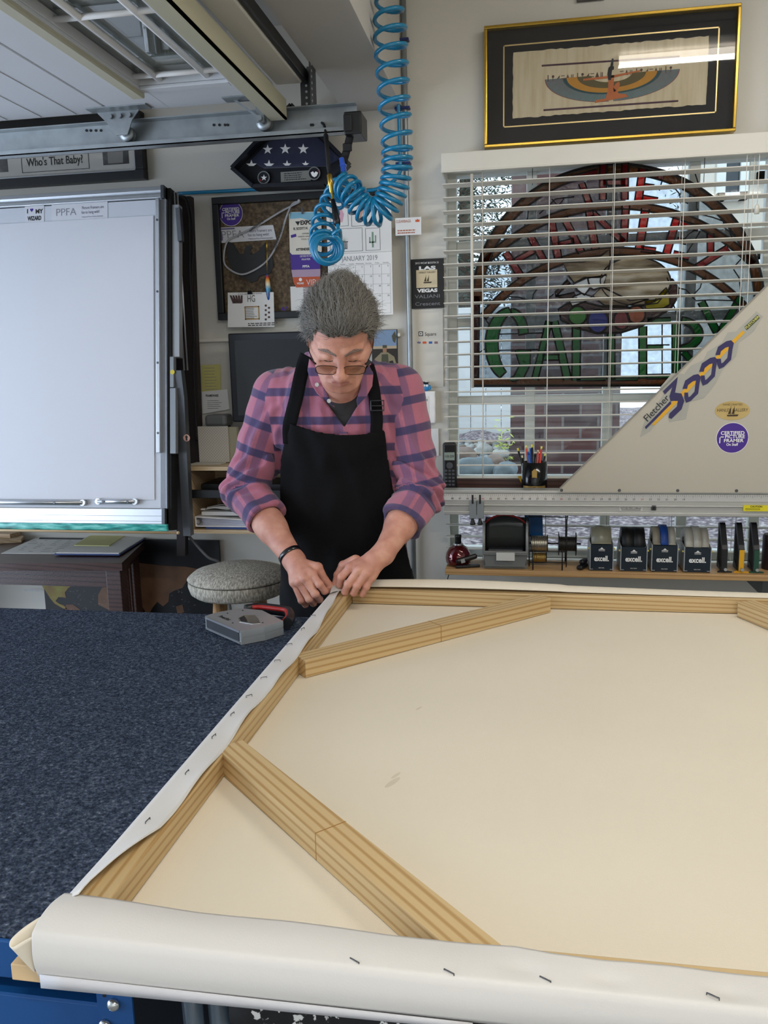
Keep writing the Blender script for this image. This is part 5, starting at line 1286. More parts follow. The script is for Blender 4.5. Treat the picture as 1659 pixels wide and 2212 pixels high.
# ------------------------------------------------------------ upright board cutter leaning on the left wall
def BP(px, py, off=0.0):
    """photo pixel met with the leaning board plane -> world point (off = distance in front of it)"""
    r = ray(px, py); t = (2.60 + 0.15 * (CAM.z - 0.95) - off) / (r.y - 0.15 * r.z); return CAM + r * t
BC_ = BP(180, 770)
MC = empty('board_cutter', (-1.6, 2.62, 0.94), 'large white upright board cutter with aluminium rails against the left wall', 'board cutter')
bU, bV = Vector((1, 0, 0)), Vector((0, 0.15, 1)).normalized(); bN = bU.cross(bV)          # bN faces the camera
LM = Matrix((bU, -bN, bV)).transposed().to_4x4(); LM.translation = Vector((0, 2.60, 0.95)); LI = LM.inverted()
def lp(px, py): p = LI @ BP(px, py); return p.x, p.z
def LB(): k = MB(); k.M = LM.copy(); return k
def lbox(k, a, b, d0, d1, bev=0.0):
    (x0, z0), (x1, z1) = lp(*a), lp(*b); k.box(x0, x1, d0, d1, z0, z1, bev); return k
XLFT = -2.6
x1, zt_ = lp(358, 404); _, zb_ = lp(370, 1140); xr = (lp(348, 760))[0]; xi = lp(334, 900)[0]
zt2 = lp(340, 431)[1]; zb2 = lp(340, 1098)[1]
M_lam = mat('white_laminate', 'c9cdd4', 0.35, var=0.015, scale=4)
k = LB(); k.box(XLFT, x1 - .002, 0, 0.03, zb2, zt2); k.build('backing_board', M_lam, MC)
k = LB(); k.box(XLFT, xi, -0.004, -0.0005, lp(200, 1079)[1], lp(200, 474)[1]); k.build('mat_sheet', mat('mat_white', 'd0d1d6', .6, var=.01), MC)
def rail(z0, z1, nm):
    k = LB(); h = z1 - z0
    k.box(XLFT, x1 - .006, -0.012, 0.03, z0, z0 + h * .34, .001); k.box(XLFT, x1 - .006, -0.012, 0.03, z0 + h * .62, z1, .001); k.box(XLFT, x1 - .004, -0.004, 0.03, z0 + h * .3, z0 + h * .66)
    k.build(nm, M_alu, MC)
    k = LB(); k.box(x1 - .012, x1, -0.016, 0.032, z0 - .002, z1 + .002, .001); k.build('rail_end_cap', M_steel, MC)
rail(zt2 + .002, zt_, 'top_rail'); rail(zb_, zb2 - .002, 'bottom_rail')
k = LB(); k.box(x1 - .022, x1, 0.0, 0.05, zb_, zt_); k.build('side_frame', mat('side_frame_alu', 'b8c0ca', .35, .5), MC)
k = LB(); a = lp(345, 432); b = lp(352, 978); k.box(a[0] - .008, a[0] + .004, -0.016, 0, b[1], a[1], .001); k.build('side_fence', M_alu, MC)
for py in (478, 632, 785, 936):
    p = LI @ BP(346, py); k = LB(); k.lathe([(.004, -.0175), (.004, -.015)], (a[0] - .002, 0, p.z), 'Y', 10); k.build('screw', M_steel, MC)
def clampbar(x0, x1_, y, nm):
    (a0, z), (a1, _) = lp(x0, y), lp(x1_, y); k = LB(); k.tube([(a0 + .008, -.012, z), (a1 - .008, -.012, z)], .0105, 12, flat=.8)
    k.lathe([(.0105, -.018), (.0105, -.002)], (a0 + .008, 0, z), 'Y', 16); k.lathe([(.0105, -.018), (.0105, -.002)], (a1 - .008, 0, z), 'Y', 16); o = k.build('clamp_bar', M_alu, MC)
    for f in (.2, .8): s_ = LB(); s_.lathe([(.0045, -.024), (.0045, -.019)], (a0 + (a1 - a0) * f, 0, z), 'Y', 10); s_.build('bolt', M_steel, o)
clampbar(-120, 188, 1084, 1); clampbar(212, 300, 1083, 2)
# black shadow-gap moulding and grey machine side plates at the right
k = LB(); k.box(x1 + .001, x1 + .012, 0.01, 0.06, zb_ - .01, zt_); k.build('black_side_strip', M_blackm, MC)
k = LB(); k.box(x1 + .012, x1 + .038, 0.02, 0.05, lp(370, 770)[1], lp(370, 450)[1] + .02, .002); k.build('side_plate', M_alud, MC)
k = LB(); k.box(x1 + .012, x1 + .033, 0.0, 0.022, lp(370, 980)[1], lp(370, 838)[1], .002); k.box(x1 + .012, x1 + .026, 0.0, 0.022, lp(370, 838)[1] + .002, lp(370, 770)[1], .002); k.build('motor_cover', mat('cover_grey', '8a8f93', .45, .3), MC)
k = MB(); k.prism([(W(378, 800, 2.70).x, W(0, 1150, 2.70).z), (W(415, 1130, 2.70).x, W(0, 1150, 2.7).z), (W(403, 860, 2.70).x, W(403, 860, 2.70).z), (W(396, 800, 2.70).x, W(396, 800, 2.7).z), (W(380, 800, 2.70).x, W(380, 800, 2.7).z)], (0, 2.71, 0), (1, 0, 0), (0, 0, 1), .03)
k.build('machine_column', mat('column_grey', '55585c', .4, .4), MC)
p = W(403, 946, 2.675); k = MB(); k.lathe([(.012, 0), (.012, .0008)], p, 'Y', 20); o = k.build('arrow_sticker', mat('sticker_salmon', 'd9a694', .5), MC)
k = MB(); k.plate([(p.x - .003, p.z - .009), (p.x + .003, p.z - .009), (p.x + .003, p.z + .002), (p.x + .006, p.z + .002), (p.x, p.z + .010), (p.x - .006, p.z + .002), (p.x - .003, p.z + .002)], p.y - .0008, .0005); k.build('arrow', M_ink, o)
k = LB(); a = lp(383, 801); k.lathe([(.008, -.001), (.008, 0)], (x1 + .022, .0 - .0, a[1] - .004), 'Y', 16); k.build('yellow_sticker', mat('sticker_yellow', 'd8c23a', .5), MC)
k = MB(); 
for d in (0, .012): k.tube([W(376, 415, 2.80) + Vector((d, 0, 0)), W(383, 560, 2.78) + Vector((d, 0, 0)), W(398, 800, 2.74) + Vector((d, 0, 0))], .0032, 8)
k.build('guide_rods', M_alu, MC)
k = MB(); a = W(386, 450, 2.775); b = W(391, 522, 2.765); k.beam(b, a, .022, .016, (1, 0, 0), .002); k.build('rod_bracket', M_steel, MC)
# stickers on the board
def lsheet(name, a, b, m, lab, c='sticker', d=-.0005):
    k = LB(); lbox(k, a, b, d - .0008, d); return tag(k.build(name, m), lab, c)
def ltext(k, t, px, py, size, **kw): x, z = lp(px, py); k.text(t, (x, -.0018 + kw.pop('dy', 0), z), size, **kw)
S1 = lsheet('bumper_sticker', (54, 446), (96, 480), mat('sticker_silver', 'cfd0d4', .5), 'small square slogan sticker with a purple heart at the top of the cutter board')
k = LB(); ltext(k, 'I', 60, 461, .020, bold=.04); ltext(k, 'MY', 85, 461, .020, bold=.04); ltext(k, 'WIZARD', 75, 476, .020, bold=.04, width=.052); k.build('lettering', M_ink, S1)
k = LB(); x, z = lp(69, 454); k.plate([(x + .0009 * 6.5 * 16 * math.sin(t * PI / 12) ** 3 / 16, z + .00042 * (13 * math.cos(t * PI / 12) - 5 * math.cos(2 * t * PI / 12) - 2 * math.cos(3 * t * PI / 12) - math.cos(4 * t * PI / 12))) for t in range(24)][::-1], -.002, .0006); k.build('heart', M_purple, S1)
S2 = lsheet('bumper_sticker', (112, 440), (233, 472), mat('sticker_silver', 'cfd0d4', .5), 'wide silver slogan sticker at the top of the cutter board')
k = LB(); ltext(k, 'PPFA', 143, 466, .036, width=.074, bold=-.01); k.build('acronym', mat('sticker_grey', '7d7d86', .5), S2)
k = LB(); ltext(k, 'Picture Framers are', 201, 451, .014, width=.08); ltext(k, 'fun to hang with!', 196, 461, .014, width=.066); ltext(k, 'Professional Picture Framers Association', 200, 469, .006, width=.078); k.build('lettering', mat('sticker_ink', '4b4760', .5), S2)
# teal film roll under the bottom rail and wooden dowel
k = MB(); a = W(375, 1141, 2.60); k.box(-2.5, a.x - .01, 2.57, 2.583, W(300, 1148, 2.60).z, W(300, 1129, 2.60).z, .002)
tag(k.build('teal_strip', noise_ramp('teal_film', [(.35, '1c6b66'), (.5, '3aa79c'), (.62, '7fd0c4')], 30, .25, stretch=(.5, 1, 3))), 'strip of wrinkled teal film below the cutter board', 'strip')
k = MB(); a = W(385, 1151, 2.56); k.tube([(-2.4, 2.56, a.z + .002), (a.x, 2.56, a.z)], .0045, 10); k.ball(a, .006, 10, 6)
tag(k.build('wooden_dowel', mat('pale_dowel', 'c4ab86', .5)), 'thin pale wooden dowel lying at the back of the dark table', 'dowel')

# dark timber post, loose cables behind
k = MB(); k.prism([(W(x_, y_, 2.88).x, W(x_, y_, 2.88).z) for x_, y_ in ((384, 425), (384, 1200), (402, 1200), (404, 1000), (436, 1000), (414, 425))][::-1], (0, 2.90, 0), (1, 0, 0), (0, 0, 1), .03)
tag(k.build('timber_post', mat('black_brown_wood', '241a18', .6, var=.3, scale=8)), 'black-brown timber post standing behind the board cutter', 'post')
for i, (dx, lb) in enumerate(((0, 'outer black cable looped behind the board cutter'), (-7, 'inner black cable looped behind the board cutter'))):
    k = MB(); k.tube(bez([W(378 + dx * .3, 428, 2.85 + dx * .002), W(392 + dx, 424, 2.85 - .012 * i), W(406 + dx, 432, 2.86 - .012 * i), W(415 + dx, 470, 2.86 - .012 * i), W(418 + dx * 1.2, 530, 2.86 - .012 * i), W(414 + dx * .4, 615, 2.86 - .012 * i), W(419, 725, 2.86 - .012 * i), W(420 + dx * .2, 800, 2.86 - .012 * i), W(425, 950, 2.86 - .012 * i)], 8), .0038, 8)
    tag(k.build('cable', M_blackm, None, W(415, 470, 2.86 - .012 * i)), lb, 'cable')

# ------------------------------------------------------------ dark table with papers
TZ = .80
c4 = [T(-260, 1217, TZ), T(263, 1216, TZ), T(355, 1150, TZ), T(-60, 1150, TZ)]
c4[2].y = min(c4[2].y, 2.97); c4[3].y = min(c4[3].y, 2.97)
TB = empty('side_table', (c4[1].x, c4[1].y, 0), 'dark brown slatted side table under the board cutter', 'table')
M_tab = wood('dark_table_wood', '452f2a', '2c1d1b', 'X', 1, .3, 30)
MB().slab([(p.x, p.y) for p in c4], TZ - .028, .028).build('table_top', M_tab, TB)
k = MB(); ft, rt = c4[1], c4[2]; k.box(-2.3, ft.x - .075, ft.y + .04, ft.y + .06, TZ - .10, TZ - .028); k.build('front_apron', M_tab, TB)
k = MB(); k.beam((ft.x - .045, ft.y + .06, TZ - .05), (rt.x - .045, rt.y - .03, TZ - .05), .02, .045); k.build('side_apron', M_tab, TB)
for f, w_ in ((0, .055), (.22, .022), (.4, .022), (.6, .022), (.8, .022), (1, .05)):
    x = ft.x - .05 + (rt.x - ft.x) * f; y = ft.y + .05 + (rt.y - ft.y - .08) * f
    MB().box(x - w_ / 2, x + w_ / 2, y - (.025 if w_ > .03 else .008), y + (.025 if w_ > .03 else .008), 0 if w_ > .03 else .14, TZ - .028, .002).build('leg' if w_ > .03 else 'slat', M_tab, TB)
MB().beam((ft.x - .05, ft.y + .07, .14), (rt.x - .05, rt.y - .04, .14), .02, .05).build('stretcher', M_tab, TB)
for x in (-2.25,): MB().box(x, x + .055, ft.y + .03, ft.y + .085, 0, TZ - .028, .002).build('leg', M_tab, TB); MB().box(x, x + .055, 2.88, 2.935, 0, TZ - .028, .002).build('leg', M_tab, TB)
def flat(name, pts, z, th, m, lab, cat):
    P = [T(x, y, z) for x, y in pts]; k = MB(); ar = sum(P[i].x * P[(i + 1) % len(P)].y - P[(i + 1) % len(P)].x * P[i].y for i in range(len(P)))
    if ar < 0: P.reverse()
    return tag(k.slab([(p.x, p.y) for p in P], z, th).build(name, m, None, P[0]), lab, cat), P
S, P = flat('printed_sheet', [(88, 1158), (205, 1160), (150, 1197), (2, 1196)], TZ + .001, .0015, M_paper, 'printed white sheet lying left of the clipboard on the dark table', 'paper')
k = MB(); 
for i in range(9):
    for j in range(4):
        a = P[0].lerp(P[1], 0); q_ = T(75 + j * 26 - i * 5, 1164 + i * 3.4, TZ + .0031)
        if random.random() < .7: k.box(q_.x, q_.x + random.uniform(.01, .04), q_.y, q_.y + .004, TZ + .0027, TZ + .0030)
k.build('print', M_grey_ink, S)
CL, P = flat('clipboard', [(205, 1154), (328, 1156), (258, 1200), (117, 1199)], TZ + .004, .004, mat('blue_board', '3b4f86', .5), 'blue clipboard holding white papers on the dark table', 'clipboard')
def inner(P, z, k_=.96): c = sum(P, Vector()) / 4; return [(c.x + (p.x - c.x) * k_, c.y + (p.y - c.y) * k_) for p in P]
MB().slab(inner(P, 0), TZ + .0085, .003).build('papers', M_paper, CL)
p = T(290, 1157, TZ + .012); k = MB(); k.cbox((p.x, p.y, TZ + .018), (.02, .012, .012), .003); k.build('clip', M_black, CL)
p0 = T(232, 1157, TZ + .014); k = MB(); k.tube([(p0.x, p0.y, TZ + .016), (p.x, p.y, TZ + .016)], .003, 8); k.build('clip_wire', M_alu, CL)
S, P = flat('yellow_pad', [(205, 1152), (272, 1156), (236, 1180), (160, 1179)], TZ + .0125, .003, mat('yellow_paper', 'd6d596', .7), 'pale yellow note sheet lying on the clipboard', 'paper')
k = MB(); k.cbox((p0.x, p0.y, TZ + .022), (.02, .012, .012), .003); tag(k.build('bulldog_clip', M_black, None, (p0.x, p0.y, TZ + .016)), 'small black clip at the top of the yellow note', 'clip')
M_blk = wood('pale_block_wood', 'd0b089', 'b8966a', 'X', 1, .6, 30)
for pts, z, lb in (((( -30, 1158), (38, 1160), (52, 1166), (46, 1172), (-30, 1176)), TZ + .001, 'lower offcut of pale wood on the dark table'), (((-20, 1148), (30, 1149), (44, 1156), (22, 1162), (-24, 1160)), TZ + .017, 'upper offcut of pale wood stacked on another')):
    flat('wood_offcut', pts, z, .015, M_blk, lb, 'wood offcut')

# ------------------------------------------------------------ world map poster behind the table
q = (-1.93, W(475, 1250, 2.97).x, .40, W(430, 1168, 2.97).z)
WM = empty('world_map', ((q[0] + q[1]) / 2, 2.98, q[2]), 'black world map poster with brown continents low on the wall', 'map')
sheet('sheet', q, 2.978, .01, mat('map_black', '0b0d12', .5), WM)
M_land = noise_ramp('map_land', [(.3, '5f4432'), (.7, '7d5c42')], 12, .6)
ym = 2.977
def land(pts, m=None, nm='land'): k = MB(); quad(k, pts, ym); k.build(nm, m or M_land, WM)
land([(90, 1256), (165, 1254), (160, 1262), (148, 1270), (140, 1280), (143, 1292), (134, 1290), (126, 1290), (120, 1298), (128, 1304), (138, 1308), (146, 1316), (136, 1314), (118, 1304), (108, 1292), (98, 1276), (91, 1266)], noise_ramp('map_land_green', [(.4, '7d5c42'), (.55, '8c7a3c'), (.7, '9aa050')], 9, .6))
land([(142, 1306), (158, 1306), (172, 1316), (186, 1340), (176, 1380), (160, 1390), (150, 1350), (140, 1330)])
land([(220, 1270), (250, 1262), (290, 1240), (300, 1300), (290, 1350), (262, 1340), (240, 1320), (212, 1306), (212, 1285)])
land([(290, 1215), (356, 1222), (400, 1224), (432, 1230), (425, 1244), (405, 1252), (394, 1270), (376, 1276), (366, 1282), (364, 1300), (352, 1310), (340, 1300), (330, 1312), (320, 1330), (300, 1300)])
land([(380, 1310), (394, 1306), (398, 1322), (384, 1328)])
k = MB()
for t, px, py in (('NORTH PACIFIC OCEAN', 68, 1277), ('NORTH ATLANTIC', 200, 1259), ('OCEAN', 192, 1264), ('PACIFIC', 428, 1286), ('OCEAN', 428, 1291)): p = W(px, py, ym - .0006); k.text(t, p, .012 if 'NORTH' in t else .010, width=.066 if 'PAC' in t and 'N' == t[0] else None, bold=.03)
k.build('lettering', mat('map_white', 'b9bcc0', .6), WM)
k = MB()
for i in range(46): p = W(random.uniform(150, 225) if i < 30 else random.uniform(365, 450), random.uniform(1275, 1320), ym - .0005); k.box(p.x, p.x + random.uniform(.002, .009), ym - .0006, ym - .0003, p.z, p.z + .0012)
k.build('place_names', M_grey_ink, WM)
k = MB(); a = W(396, 1143, 2.9); k.tube(bez([a, W(425, 1178, 2.9), W(450, 1204, 2.9), W(480, 1226, 2.92), W(500, 1330, 2.95)], 6), .0055, 8); tag(k.build('grey_cable', mat('cable_grey', '6d6e70', .5), None, a), 'grey cable slanting down behind the round stool', 'cable')

# ------------------------------------------------------------ maple cubby shelf with binder and cable
q = (W(406, 1080, 2.74).x, -.80, W(412, 1152, 2.74).z, W(405, 1009, 2.74).z)
CU2 = empty('cubby_shelf', (q[0], 2.74, q[2]), 'open maple cubby shelf on the wall behind the man', 'shelf')
k = MB(); t_ = .011
k.box(q[0], q[0] + t_, 2.74, 2.999, q[2], q[3], .001); k.box(q[1] - t_, q[1], 2.74, 2.999, q[2], q[3], .001); k.box(q[0] + t_, q[1] - t_, 2.74, 2.999, q[2], q[2] + .013, .001); k.box(q[0] + t_, q[1] - t_, 2.74, 2.999, q[3] - .013, q[3], .001); k.box(q[0] + t_, q[1] - t_, 2.985, 2.998, q[2] + .013, q[3] - .013)
k.build('carcass', M_maple, CU2)
zs = W(450, 1077, 2.72).z, W(450, 1059, 2.72).z
MB().box(q[0] - .003, q[1] - .004, 2.725, 2.738, zs[0], zs[1], .002).build('black_rail', M_black, CU2)
MB().box(q[0] + t_, q[1] - t_, 2.745, 2.98, zs[0] + .004, zs[0] + .014).build('middle_shelf', M_blackm, CU2)
k = MB(); k.box(q[0] + .03, q[1] - .03, 2.79, 2.97, zs[0] + .016, zs[0] + .042, .004); tag(k.build('black_device', M_black), 'black electronic box on the upper level of the cubby', 'device')
zf = q[2] + .0135
FB = MB(); FB.box(q[0] + .055, q[1] - .03, 2.755, 2.97, zf, zf + .007, .001); tag(FB.build('blue_folder', mat('folder_blue', '2c4a8c', .5)), 'thin blue folder at the bottom of the cubby', 'folder')
zf += .008
BN = empty('ring_binder', (q[0] + .03, 2.85, zf), 'white ring binder stuffed with papers lying in the cubby', 'binder')
k = MB(); bx0_ = q[0] + .016; k.box(bx0_, bx0_ + .004, 2.752, 2.97, zf, zf + .036, .001); k.box(bx0_, q[1] - .03, 2.752, 2.97, zf, zf + .003, .001); k.M = Matrix.Translation((bx0_, 0, zf + .034)) @ Matrix.Rotation(rad(3), 4, 'Y'); k.box(0, .30, 2.752, 2.97, 0, .003, .001); k.build('cover', M_wht, BN)
k = MB()
for i in range(7): k.grid(lambda u, v, i=i: (bx0_ + .022 + u * .29, 2.76 + v * .2, zf + .005 + i * .003 + .006 * (1 - u) ** 2 * i / 4), 8, 1, th=.0012)
k.build('papers', mat('binder_paper', 'dcdce6', .7), BN)
k = MB(); k.tube([(bx0_ + .010 + .008 * math.cos(a * PI / 8), 2.760, zf + .018 + .011 * math.sin(a * PI / 8)) for a in range(16)], .0012, 6, closed=True); k.build('ring', M_steel, BN)
k = MB(); k.box(q[0] + .035, q[1] - .05, 2.77, 2.95, zf + .038, zf + .052, .001); tag(k.build('paper_stack', M_paper), 'stack of papers lying on top of the ring binder', 'paper')
k = MB(); zc_ = zf + .058; px_ = q[0] + .085
for j in range(3): k.tube(bez([(px_ - .04, 2.79, zc_), (px_, 2.775 + j * .01, zc_ + .008), (px_ + .05, 2.79, zc_ + .004 * j), (px_ + .01, 2.83, zc_ + .01), (px_ - .04, 2.80, zc_ + .003)], 6), .0022, 6)
k.cbox((px_ - .05, 2.79, zc_), (.016, .012, .006), .001); tag(k.build('white_cable', M_wht), 'coiled white charging cable on the papers in the cubby', 'cable')
# patterned box, speaker, monitor, notes
zt_c = q[3]
Q = (W(428, 950, 2.86).x, W(493, 950, 2.86).x, zt_c + .003, W(450, 921, 2.86).z)
PB = empty('desk_calendar_box', (Q[0], 2.86, Q[2]), 'small dot-patterned pale easel on top of the cubby', 'easel')
pm = mat('dotted_paper', 'c9c4b8', .7); nt = pm.node_tree; N = nt.nodes; ck = N.new('ShaderNodeTexChecker'); ck.inputs['Scale'].default_value = 190; ck.inputs['Color1'].default_value = (*lin('cfcabf'), 1); ck.inputs['Color2'].default_value = (*lin('b5b0a4'), 1); tc = N.new('ShaderNodeTexCoord'); nt.links.new(tc.outputs['Object'], ck.inputs['Vector']); nt.links.new(ck.outputs['Color'], bsdf(pm).inputs['Base Color'])
MB().box(Q[0], Q[1], 2.86, 2.866, Q[2], Q[3], .001).build('front_panel', pm, PB); MB().box(Q[1] - .004, Q[1] + .03, 2.87, 2.89, Q[2], Q[3] - .004).build('rear_panel', mat('box_side', 'a9a48c', .7), PB)
MB().box(Q[0] - .012, Q[1] - .012, 2.80, 2.858, zt_c + .0005, zt_c + .004, .001).build('base_card', pm, PB)
a = (W(447, 905, 2.93).x, W(493, 905, 2.93).x, W(470, 921, 2.93).z, W(470, 895, 2.93).z)
k = MB(); k.box(a[0], a[1], 2.90, 2.985, a[2], a[3], .012); SPK = tag(k.build('smart_speaker', mat('speaker_grey', '6f7273', .6)), 'low grey rounded speaker behind the patterned easel', 'speaker')
MB().box(a[0] + .01, a[1] - .01, 2.905, 2.98, zt_c, a[2] - .0005).build('stand', M_blackm, SPK)
q = (W(495, 800, 2.90).x, -.74, W(503, 912, 2.90).z, W(500, 720, 2.90).z)
MO = empty('monitor', ((q[0] + q[1]) / 2, 2.92, zt_c), 'black flat computer monitor behind the man', 'monitor')
M_mon = mat('monitor_shell', '1b1f27', .45, var=.1)
MB().box(q[0], q[1], 2.905, 2.94, q[2], q[3], .005).build('housing', M_mon, MO)
MB().box(q[0] + .024, q[1] - .024, 2.9035, 2.906, q[2] + .024, q[3] - .026).build('screen', mat('monitor_screen', '101319', .25), MO)
MB().box(q[0] + .1, q[0] + .14, 2.92, 2.94, zt_c + .001, q[2] + .02).build('stand', M_mon, MO); MB().box(q[0] + .04, q[0] + .22, 2.87, 2.97, zt_c + .0008, zt_c + .010, .003).build('base', M_mon, MO)
K = tag(tilted('yellow_note', [(434, 789), (476, 787), (477, 848), (436, 846)], 2.99, mat('note_yellow', 'cfc97c', .7)), 'yellow handwritten note taped beside the monitor', 'note')
k = MB(); c = W(456, 818, 2.989); lines(k, (c.x - .03, c.x + .03, c.z - .045, c.z + .045), 2.9895, 8, .15); k.build('handwriting', M_grey_ink, K)
K = tag(tilted('invoice', [(436, 846), (491, 841), (496, 884), (438, 894)], 2.988, M_paper), 'white signed invoice taped below the yellow note', 'paper')
k = MB(); p = W(458, 857, 2.987); k.text('FRAMEWARE', p, .012, width=.05, bold=.03); c = W(464, 874, 2.987); lines(k, (c.x - .035, c.x + .035, c.z - .018, c.z + .018), 2.9875, 5, .2); k.build('print', M_ink, K)
# photo of a person in field clothes behind the man
q = (W(803, 760, 2.98).x, W(859, 760, 2.98).x, W(830, 810, 2.98).z, W(830, 712, 2.98).z)
K = empty('photo_print', (q[0], 2.985, q[2]), 'colour photo print of a person in field gear taped to the wall', 'photo')
sheet('print', q, 2.984, .002, mat('photo_base', '2b2620', .4), K); w, h = q[1] - q[0], q[3] - q[2]
sheet('sky', (q[0], q[1] - w * .04, q[3] - h * .36, q[3] - h * .01), 2.9835, .0004, mat('photo_sky', '7d96b4', .4), K); sheet('beam', (q[0], q[1] - w * .04, q[3] - h * .42, q[3] - h * .36), 2.9834, .0004, mat('photo_beam', 'b9a98c', .4), K)
def pp(k, pts, y): k.plate([(q[0] + w * a, q[2] + h * b) for a, b in pts], y, .0004)
k = MB(); pp(k, [(.3, 0), (.34, .3), (.1, .26), (.08, .16), (.04, .22), (.1, .36), (.36, .5), (.62, .5), (.86, .4), (.95, .22), (.88, .18), (.8, .32), (.66, .3), (.68, 0)], 2.983); k.build('figure', mat('photo_khaki', '8d8468', .4), K)
k = MB(); pp(k, [(.34, .1), (.66, .1), (.62, .46), (.38, .46)], 2.9826); pp(k, [(.42, .6), (.42, .66), (.58, .66), (.58, .6)], 2.9822); pp(k, [(.78, .86), (.9, .96), (.96, .84), (.9, .7), (.82, .74)], 2.983); k.build('vest_and_cap', mat('photo_olive', '4a4a38', .4), K)
k = MB(); pp(k, [(.43, .5), (.57, .5), (.58, .61), (.42, .61)], 2.9826); k.build('face', mat('photo_skin', 'a07a5e', .4), K)

# ------------------------------------------------------------ round stool
sc_ = Vector((W(417, 1235, 2.62).x + .172, 2.60, W(500, 1235, 2.60).z))
ST = empty('round_stool', (sc_.x, sc_.y, 0), 'round stool with a beige tweed cushion behind the bench', 'stool')
tw = mat('tweed', 'a8a294', .95, bump=.8, bscale=350); nt = tw.node_tree; N = nt.nodes; tc = N.new('ShaderNodeTexCoord'); mp = N.new('ShaderNodeMapping'); mp.inputs['Scale'].default_value = (260, 90, 60); nz = N.new('ShaderNodeTexNoise'); nz.inputs['Scale'].default_value = 1; r = ramp(N, [(.3, '7b766b'), (.5, 'a8a293'), (.7, 'cdc8ba')]); nt.links.new(tc.outputs['Object'], mp.inputs['Vector']); nt.links.new(mp.outputs['Vector'], nz.inputs['Vector']); nt.links.new(nz.outputs['Fac'], r.inputs['Fac']); nt.links.new(r.outputs['Color'], bsdf(tw).inputs['Base Color'])
z = sc_.z
MB().lathe([(.01, .022), (.06, .021), (.11, .015), (.15, .003), (.166, -.010), (.172, -.016), (.168, -.020)], (sc_.x, sc_.y, z + .002), 'Z', 48).build('cushion_top', tw, ST)
MB().lathe([(.169, -.0225), (.170, -.04), (.163, -.062), (.150, -.072), (.02, -.073)], (sc_.x, sc_.y, z + .002), 'Z', 48).build('cushion_side', tw, ST)
for i in range(4):
    a = PI / 4 + i * PI / 2 + .25; MB().tube([(sc_.x + .09 * math.cos(a), sc_.y + .09 * math.sin(a), z - .07), (sc_.x + .17 * math.cos(a), sc_.y + .17 * math.sin(a), 0)], [.018, .013], 12).build('leg', wood('beech', 'b98f62', '9c7448', 'Z', 1, .4, 30), ST)
for i in range(4):
    a = PI / 4 + i * PI / 2 + .25; b = a + PI / 2; r_ = .145; MB().tube([(sc_.x + r_ * math.cos(a), sc_.y + r_ * math.sin(a), .25), (sc_.x + r_ * math.cos(b), sc_.y + r_ * math.sin(b), .25)], .009, 8).build('rung', wood('beech', 'b98f62', '9c7448', 'Z', 1, .4, 30), ST)
# ------------------------------------------------------------ carpet-topped blue workbench
ZB = .82; BX0, BX1, BY0, BY1 = -2.1, .35, .765, 2.0
BE = empty('workbench', (-.9, 1.35, 0), 'blue steel workbench topped with dark blue carpet', 'workbench')
cp = mat('blue_carpet', '2a3448', .98, spec=.1); nt = cp.node_tree; N = nt.nodes; L = nt.links
tc = N.new('ShaderNodeTexCoord'); nz = N.new('ShaderNodeTexVoronoi'); nz.inputs['Scale'].default_value = 260; n2 = N.new('ShaderNodeTexNoise'); n2.inputs['Scale'].default_value = 170; n2.inputs['Detail'].default_value = 3
r = ramp(N, [(.3, '1f2634'), (.5, '394354'), (.66, '565f6e'), (.8, '8891a0')]); L.new(tc.outputs['Object'], n2.inputs['Vector']); L.new(tc.outputs['Object'], nz.inputs['Vector'])
L.new(n2.outputs['Fac'], r.inputs['Fac']); L.new(r.outputs['Color'], bsdf(cp).inputs['Base Color'])
bp = N.new('ShaderNodeBump'); bp.inputs['Strength'].default_value = .9; bp.inputs['Distance'].default_value = .004; L.new(nz.outputs['Distance'], bp.inputs['Height']); L.new(bp.outputs['Normal'], bsdf(cp).inputs['Normal'])
MB().box(BX0, BX1, BY0, BY1, ZB - .010, ZB, .004).build('carpet_top', cp, BE)
M_blue = mat('blue_enamel', '124a86', .38, var=.08, scale=6, bump=.08, bscale=120)
MB().box(BX0, BX1, BY0 + .005, BY1 - .005, ZB - .035, ZB - .0105).build('top_board', mat('dark_board_edge', '1a222c', .8), BE)
k = MB(); k.box(BX0, -.432, BY0 - .006, BY0 - .0005, ZB - .052, ZB - .004, .002); k.build('front_edge_strip', M_blue, BE)
k = MB(); k.box(BX0, -.476, BY0 - .002, BY0 + .002, ZB - .22, ZB - .078, .001); k.box(BX0, -.476, BY0 - .002, BY0 + .03, ZB - .078, ZB - .074); k.build('front_beam', M_blue, BE)
for x in (-.475, BX0, ):
    k = MB(); k.box(x, x + .043, BY0 - .006, BY0 - .003, 0, ZB - .052); k.box(x, x + .003, BY0 - .003, BY0 + .05, 0, ZB - .052); k.build('post', M_blue, BE)
for x in (-.475, BX0):
    k = MB(); k.box(x, x + .05, BY1 - .02, BY1 - .017, 0, ZB - .052); k.box(x, x + .003, BY1 - .07, BY1 - .02, 0, ZB - .052); k.build('post', M_blue, BE)
for x in (BX1 - .05,):
    for y in (BY0 + .5, BY1 - .02): k = MB(); k.box(x, x + .05, y, y + .003, 0, ZB - .052); k.build('post', M_blue, BE)
xb = T(246, 2168, ZB - .09)
def bolt(px, py, r):
    p = W(px, py, BY0 - .006); k = MB(); k.lathe([(r, 0), (r * .95, -.003), (r * .6, -.0055), (.0005, -.0065)], p, 'Y', 24); k.build('bolt', mat('zinc_bolt', 'd5d9da', .18, .95), BE)
bolt(246, 2169, .0078); bolt(228, 2214, .0078)
k = MB()
for px, py, r in ((243, 2133, .0032), (225, 2151, .0022)): p = W(px, py, BY0 - .0065); k.lathe([(r, 0), (r, .0004)], p, 'Y', 12)
